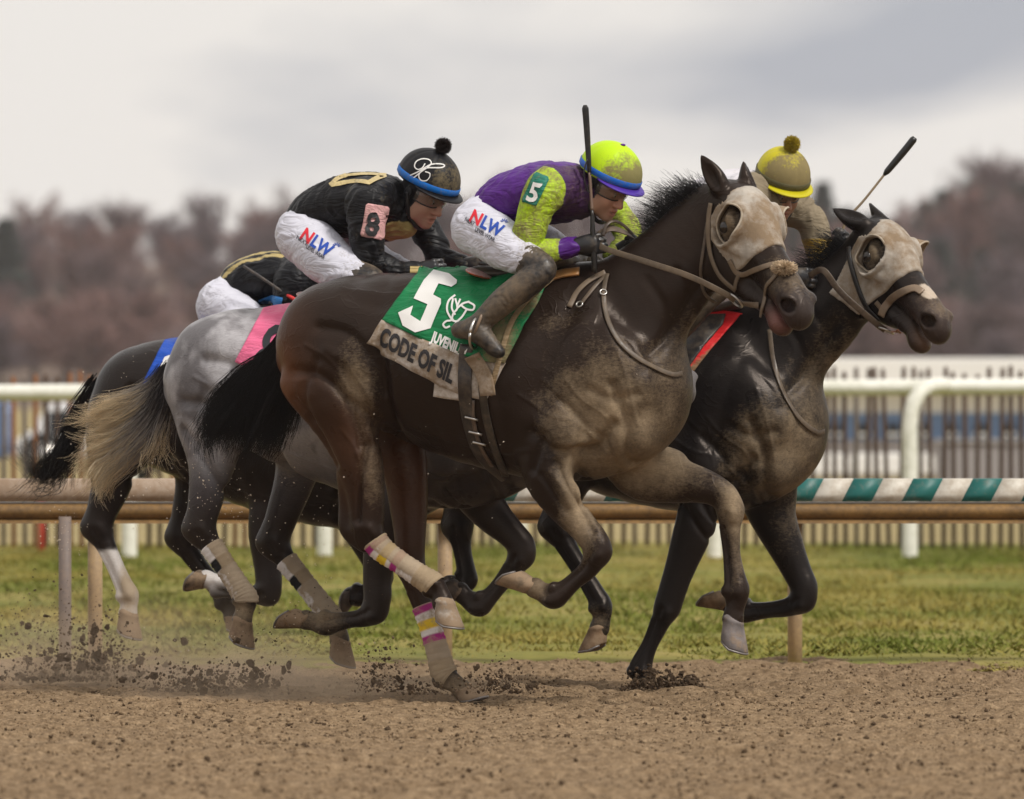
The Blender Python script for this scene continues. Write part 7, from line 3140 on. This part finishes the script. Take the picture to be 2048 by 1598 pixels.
whip('dark riding whip with red grip across the back of the gold striped rider', [
    ('shaft', wc([(487, 532, .26), (530, 560, .27), (574, 590, .27)]), np.linspace(.006, .006, 13), (.05, .045, .045), None, .2),
    ('grip', wc([(574, 590, .27), (620, 615, .25), (700, 652, .13)]), .0075, (.60, .03, .03), None, .0)],
    frC.world(frC.loc(690, 650, .13)))

# ------------------------------------------------------------------ numbers and lettering on the riders
JB_A = make_bvh(oA['jw'])
TB_A = make_bvh(oA['tw'])
pl = decal('armband', poly2d([zj([(596, 512), (664, 540), (668, 556), (596, 706), (582, 712), (512, 690), (510, 672), (580, 522)])]), JB_A, M_CLOTH, A.root, .006, 7, (.02, .17, .12), .22, .004)
decal('armband_number', text2d('5', (1053, 401), (43, 12), (17, -52), .03), JB_A, M_PRINT, A.root, .0105, 6, WHT, .3)
RED, BLU, INK = (.62, .02, .035), (.02, .07, .38), (.02, .02, .035)


def maker_mark(bvh, root, o, ex, ey, o2, ex2, ey2, o3, ex3, cr):
    ex, ey = np.array(ex, float), np.array(ey, float)
    decal('lettering', text2d('N', o, ex, ey, .035, shear=.1), bvh, M_PRINT, root, .003, 6, RED, 0)
    decal('lettering', text2d('LW', np.array(o) + ex * .80, ex * .95, ey, .035, shear=.1), bvh, M_PRINT, root, .003, 6, BLU, 0)
    decal('lettering', text2d('NEXT', o2, ex2, ey2, .015), bvh, M_PRINT, root, .003, 6, INK, 0)
    decal('lettering', text2d('LEVEL WEAR', o3, ex3, ey2, .015), bvh, M_PRINT, root, .003, 6, INK, 0)
    sp = []
    for a in (-150, -115, -80, -45, -10):
        c, s = math.cos(R(a)), math.sin(R(a))
        sp.append(stroke2d([(cr[0] + c * 3, cr[1] + s * 3), (cr[0] + c * 8, cr[1] + s * 8)], 1.6))
    decal('crown_mark', merge_bm(sp), bvh, M_PRINT, root, .003, 6, BLU, 0)


maker_mark(TB_A, A.root, (937, 441), (27.5, 15.0), (13, -33), (930, 441), (7.2, 4.6), (3.5, -10.5), (950, 462), (6.9, 3.9), (1008, 446))
JB_B = make_bvh(oB['jw'])
TB_B = make_bvh(oB['tw'])
decal('armband', poly2d([zb([(1095, 513), (1208, 532), (1218, 545), (1186, 728), (1172, 736), (1056, 712), (1050, 698), (1082, 524)])]), JB_B, M_CLOTH, B_.root, .006, 7, (.66, .36, .36), .30, .004)
decal('armband_number', text2d('8', (728, 468), (50, 9), (9, -63), .03), JB_B, M_PRINT, B_.root, .0105, 6, (.03, .03, .032), .1)
maker_mark(TB_B, B_.root, (599, 475), (25, 17.5), (17, -30), (593, 477), (8.2, 6.0), (4, -10), (612, 496), (6.4, 4.2), (673, 494))
yoke = [stroke2d(zb([(862, 404), (905, 365), (965, 340)]), 8), stroke2d(zb([(870, 404), (960, 385), (1040, 378), (1108, 390)]), 8), stroke2d(zb([(1100, 388), (1150, 360), (1205, 340)]), 9), stroke2d(zb([(965, 340), (1080, 334), (1205, 340)]), 5)]
decal('gold_yoke', merge_bm(yoke), JB_B, M_CLOTH, B_.root, .004, 7, (.50, .40, .20), .05)
decal('gold_cuff', poly2d([[(820, 533), (852, 533), (852, 552), (820, 552)]]), JB_B, M_CLOTH, B_.root, .004, 7, (.48, .36, .15), .1)
# monogram on the black helmet
hb = [o for o in bpy.data.objects if o.name.startswith('helmet') and o.parent == B_.root][0]
_w = me_verts(hb.data).astype(float) + np.array(B_.root.location)
hb.data.calc_loop_triangles()
_t = np.array([t.vertices[:] for t in hb.data.loop_triangles])
HB_B = make_bvh((_w, _t))
mono = [(490, 540), (450, 600), (390, 620), (347, 580), (370, 512), (450, 476), (540, 486), (574, 530), (540, 580), (440, 650), (330, 735), (268, 750), (290, 702), (400, 650), (560, 556), (700, 546), (755, 570), (700, 598), (520, 600), (425, 660), (405, 720), (440, 770), (510, 770), (553, 720), (550, 672), (490, 650)]
decal('monogram', stroke2d([(780 + x / 6.95, 250 + y / 6.95) for x, y in mono], 2.3, n=5), HB_B, M_PRINT, hb, .003, 8, WHT, 0)
JB_C = make_bvh(oC['jw'])
decal('armband', poly2d([[(517, 600), (543, 590), (566, 596), (562, 616), (520, 616)]]), JB_C, M_CLOTH, C_.root, .006, 7, (.03, .16, .42), .05, .004)
decal('armband_number', text2d('2', (536, 614), (22, 3), (3, -24), .03), JB_C, M_PRINT, C_.root, .011, 6, WHT, 0)

ccol = oA['c'] - oA['up'] * .095 - oA['f'] * .045
cr = []
for k in np.linspace(0, 2 * math.pi, 28, endpoint=False):
    cr.append(ccol + oA['r'] * .072 * math.sin(k) + oA['f'] * .062 * math.cos(k) + oA['up'] * (.018 * math.cos(k + 2.6)))
sweep_obj('collar', frA.world(np.array(cr)), .013, M_CLOTH, A.root, 10, closed=True, col=LIME * .9, mud=.25)

# ================================================================== FLYING DIRT AND DUST
def clod_proto(seed):
    g = np.random.default_rng(seed)
    bm = bmesh.new()
    bmesh.ops.create_icosphere(bm, subdivisions=2, radius=1.0)
    P = np.array([v.co[:] for v in bm.verts])
    r = 1 + .75 * fbm(P, 1.3, 2, seed) + .55 * fbm(P, 3.1, 2, seed + 3)
    st = g.uniform(.6, 1.25, 3)
    for v, k in zip(bm.verts, r):
        v.co = v.co * float(k)
        v.co.x *= st[0]
        v.co.y *= st[1]
        v.co.z *= st[2]
    me = bpy.data.meshes.new('dirt_clod')
    bm.to_mesh(me)
    bm.free()
    me.materials.append(M_CLOD)
    return me


def clod_mat():
    m, N, L, b = nt('damp_dirt')
    oi = N.new('ShaderNodeObjectInfo')
    n = noise_node(N, L, 2.2, 4, .65)
    c = mixc(N, L, n, (.055, .036, .022), (.15, .10, .062))
    c = mixc(N, L, mth(N, L, 'MULTIPLY', oi.outputs['Random'], .5), c, (.19, .135, .088))
    L.new(c, b.inputs['Base Color'])
    b.inputs['Roughness'].default_value = .95
    b.inputs['Specular IOR Level'].default_value = .1
    bump(N, L, b, noise_node(N, L, 7, 3), .7, .1)
    return m


M_CLOD = clod_mat()
CLODS = [clod_proto(s) for s in range(9)]

# px centre, py centre, spread x, spread y, Y, how many big, how many fine, biggest (m), skew, where it flies
SPLASH = [
    (140, 1310, 175, 66, 2.15, 66, 1300, .020, 'left of the white hind sock'),
    (200, 1285, 60, 60, 2.1, 26, 300, .024, 'below the white hind sock'),
    (110, 1190, 120, 95, 2.3, 14, 420, .011, 'above the far left kickback'),
    (390, 1352, 120, 34, .75, 40, 900, .018, 'behind the grey horse'),
    (510, 1345, 52, 50, .8, 34, 420, .020, 'under the hind hoof of the grey horse'),
    (765, 1325, 52, 62, .15, 26, 500, .015, 'behind the front horse'),
    (845, 1368, 46, 22, .05, 12, 200, .013, 'beside the striped leg wrap'),
    (1000, 1350, 70, 38, -.25, 34, 520, .015, 'ahead of the planted hind hoof'),
    (1325, 1362, 62, 26, 1.10, 56, 1300, .024, 'round the planted fore hoof of the black horse'),
    (560, 1230, 190, 75, .6, 0, 320, .006, ''),
    (820, 1060, 240, 130, .0, 0, 90, .003, ''),
]
fine_p, fine_s = [], []
for cx, cy, sx, sy, Y, nb, nf, big, where in SPLASH:
    for k in range(nb + nf):
        a = rng.normal(0, .5)
        px = cx + sx * np.clip(rng.normal(0, .55), -1.3, 1.3)
        fall = abs(rng.normal(0, .75))
        py = cy + sy * (0.95 - np.clip(fall, 0, 2.2))
        yy = Y + rng.normal(0, .10)
        p = wpt(px, py, yy)
        s = big * (.32 + .68 * rng.random() ** 2.2) if k < nb else .0014 + .0062 * rng.random() ** 3 * min(1.3, big / .015)
        gz = .004
        if p[2] < gz + s * .4:
            p[2] = gz + s * .4 + rng.random() * .012
        if k < nb:
            o = bpy.data.objects.new('dirt_clod', CLODS[rng.integers(9)])
            COL.objects.link(o)
            o.location = p
            o.rotation_euler = rng.uniform(0, 6.28, 3)
            q = s * rng.uniform(.65, 1.2, 3)
            o.scale = q
            tag(o, 'dark damp clod of dirt kicked up ' + where, 'dirt clod', 'dirt clods ' + where)
        else:
            fine_p.append(p)
            fine_s.append(s)
me = lump_mesh('flying_dirt', np.array(fine_p), np.array(fine_s))
n = len(me.vertices) // 6
set_col(me, np.array([[.06, .04, .025], [.11, .075, .047], [.20, .145, .095]])[rng.choice(3, n, p=[.45, .4, .15])].repeat(6, 0))
tag(link('flying_dirt', me, M_DIRT), kind='stuff')

# pale grains thrown high behind the hooves
gp, gs = [], []
for cx, cy, sx, sy, Y, n in ((430, 1010, 70, 110, .55, 150), (620, 1060, 130, 110, .3, 70), (250, 880, 110, 140, 2.2, 80), (140, 1060, 60, 40, 2.7, 60), (540, 1290, 220, 40, .5, 90), (880, 880, 300, 160, -.4, 30)):
    for _ in range(n):
        gp.append(wpt(cx + rng.normal(0, sx * .6), cy + rng.normal(0, sy * .6), Y + rng.normal(0, .12)))
        gs.append(.0016 + .0022 * rng.random() ** 2)
me = lump_mesh('flying_grains', np.array(gp), np.array(gs))
set_col(me, np.array([.55, .47, .38]))
tag(link('flying_grains', me, M_DIRT), kind='stuff')


def dust(name, x0, x1, Y0, Y1, z1, dens, seed, scale):
    a, b = wpt(x0, 1300, Y0)[0], wpt(x1, 1300, Y0)[0]
    m = bpy.data.materials.new('dust_air')
    m.use_nodes = True
    N, L = m.node_tree.nodes, m.node_tree.links
    N.clear()
    out = N.new('ShaderNodeOutputMaterial')
    pv = N.new('ShaderNodeVolumePrincipled')
    pv.inputs['Color'].default_value = (.74, .60, .45, 1)
    tc = N.new('ShaderNodeTexCoord')
    sep = N.new('ShaderNodeSeparateXYZ')
    L.new(tc.outputs['Generated'], sep.inputs[0])

    def edge(v, lo, hi):
        q = mth(N, L, 'MULTIPLY', v, mth(N, L, 'SUBTRACT', 1.0, v))
        return mth(N, L, 'MULTIPLY', q, 4.0, True)
    e = mth(N, L, 'MULTIPLY', edge(sep.outputs[0], 0, 1), edge(sep.outputs[1], 0, 1))
    top = mth(N, L, 'POWER', mth(N, L, 'SUBTRACT', 1.0, sep.outputs[2], True), 2.0)
    n = noise_node(N, L, scale, 3, .6)
    n = mth(N, L, 'MULTIPLY', mth(N, L, 'SUBTRACT', n, .38, True), 3.2, True)
    d = mth(N, L, 'MULTIPLY', mth(N, L, 'MULTIPLY', e, top), mth(N, L, 'MULTIPLY', n, dens))
    L.new(d, pv.inputs['Density'])
    L.new(pv.outputs[0], out.inputs['Volume'])
    m.cycles.volume_step_rate = 1.0
    bm = bmesh.new()
    bmesh.ops.create_cube(bm, size=1.0)
    for v in bm.verts:
        v.co = Vector(((a + b) / 2 + v.co.x * (b - a), (Y0 + Y1) / 2 + v.co.y * (Y1 - Y0), -.02 + (v.co.z + .5) * (z1 + .02)))
    me = bpy.data.meshes.new(name)
    bm.to_mesh(me)
    bm.free()
    tag(link(name, me, m), kind='stuff')


dust('dust_cloud', -140, 700, 1.3, 3.3, .42, 3.8, 1, 3.0)
dust('dust_cloud', 180, 1080, -.15, 1.25, .26, 3.0, 2, 3.5)
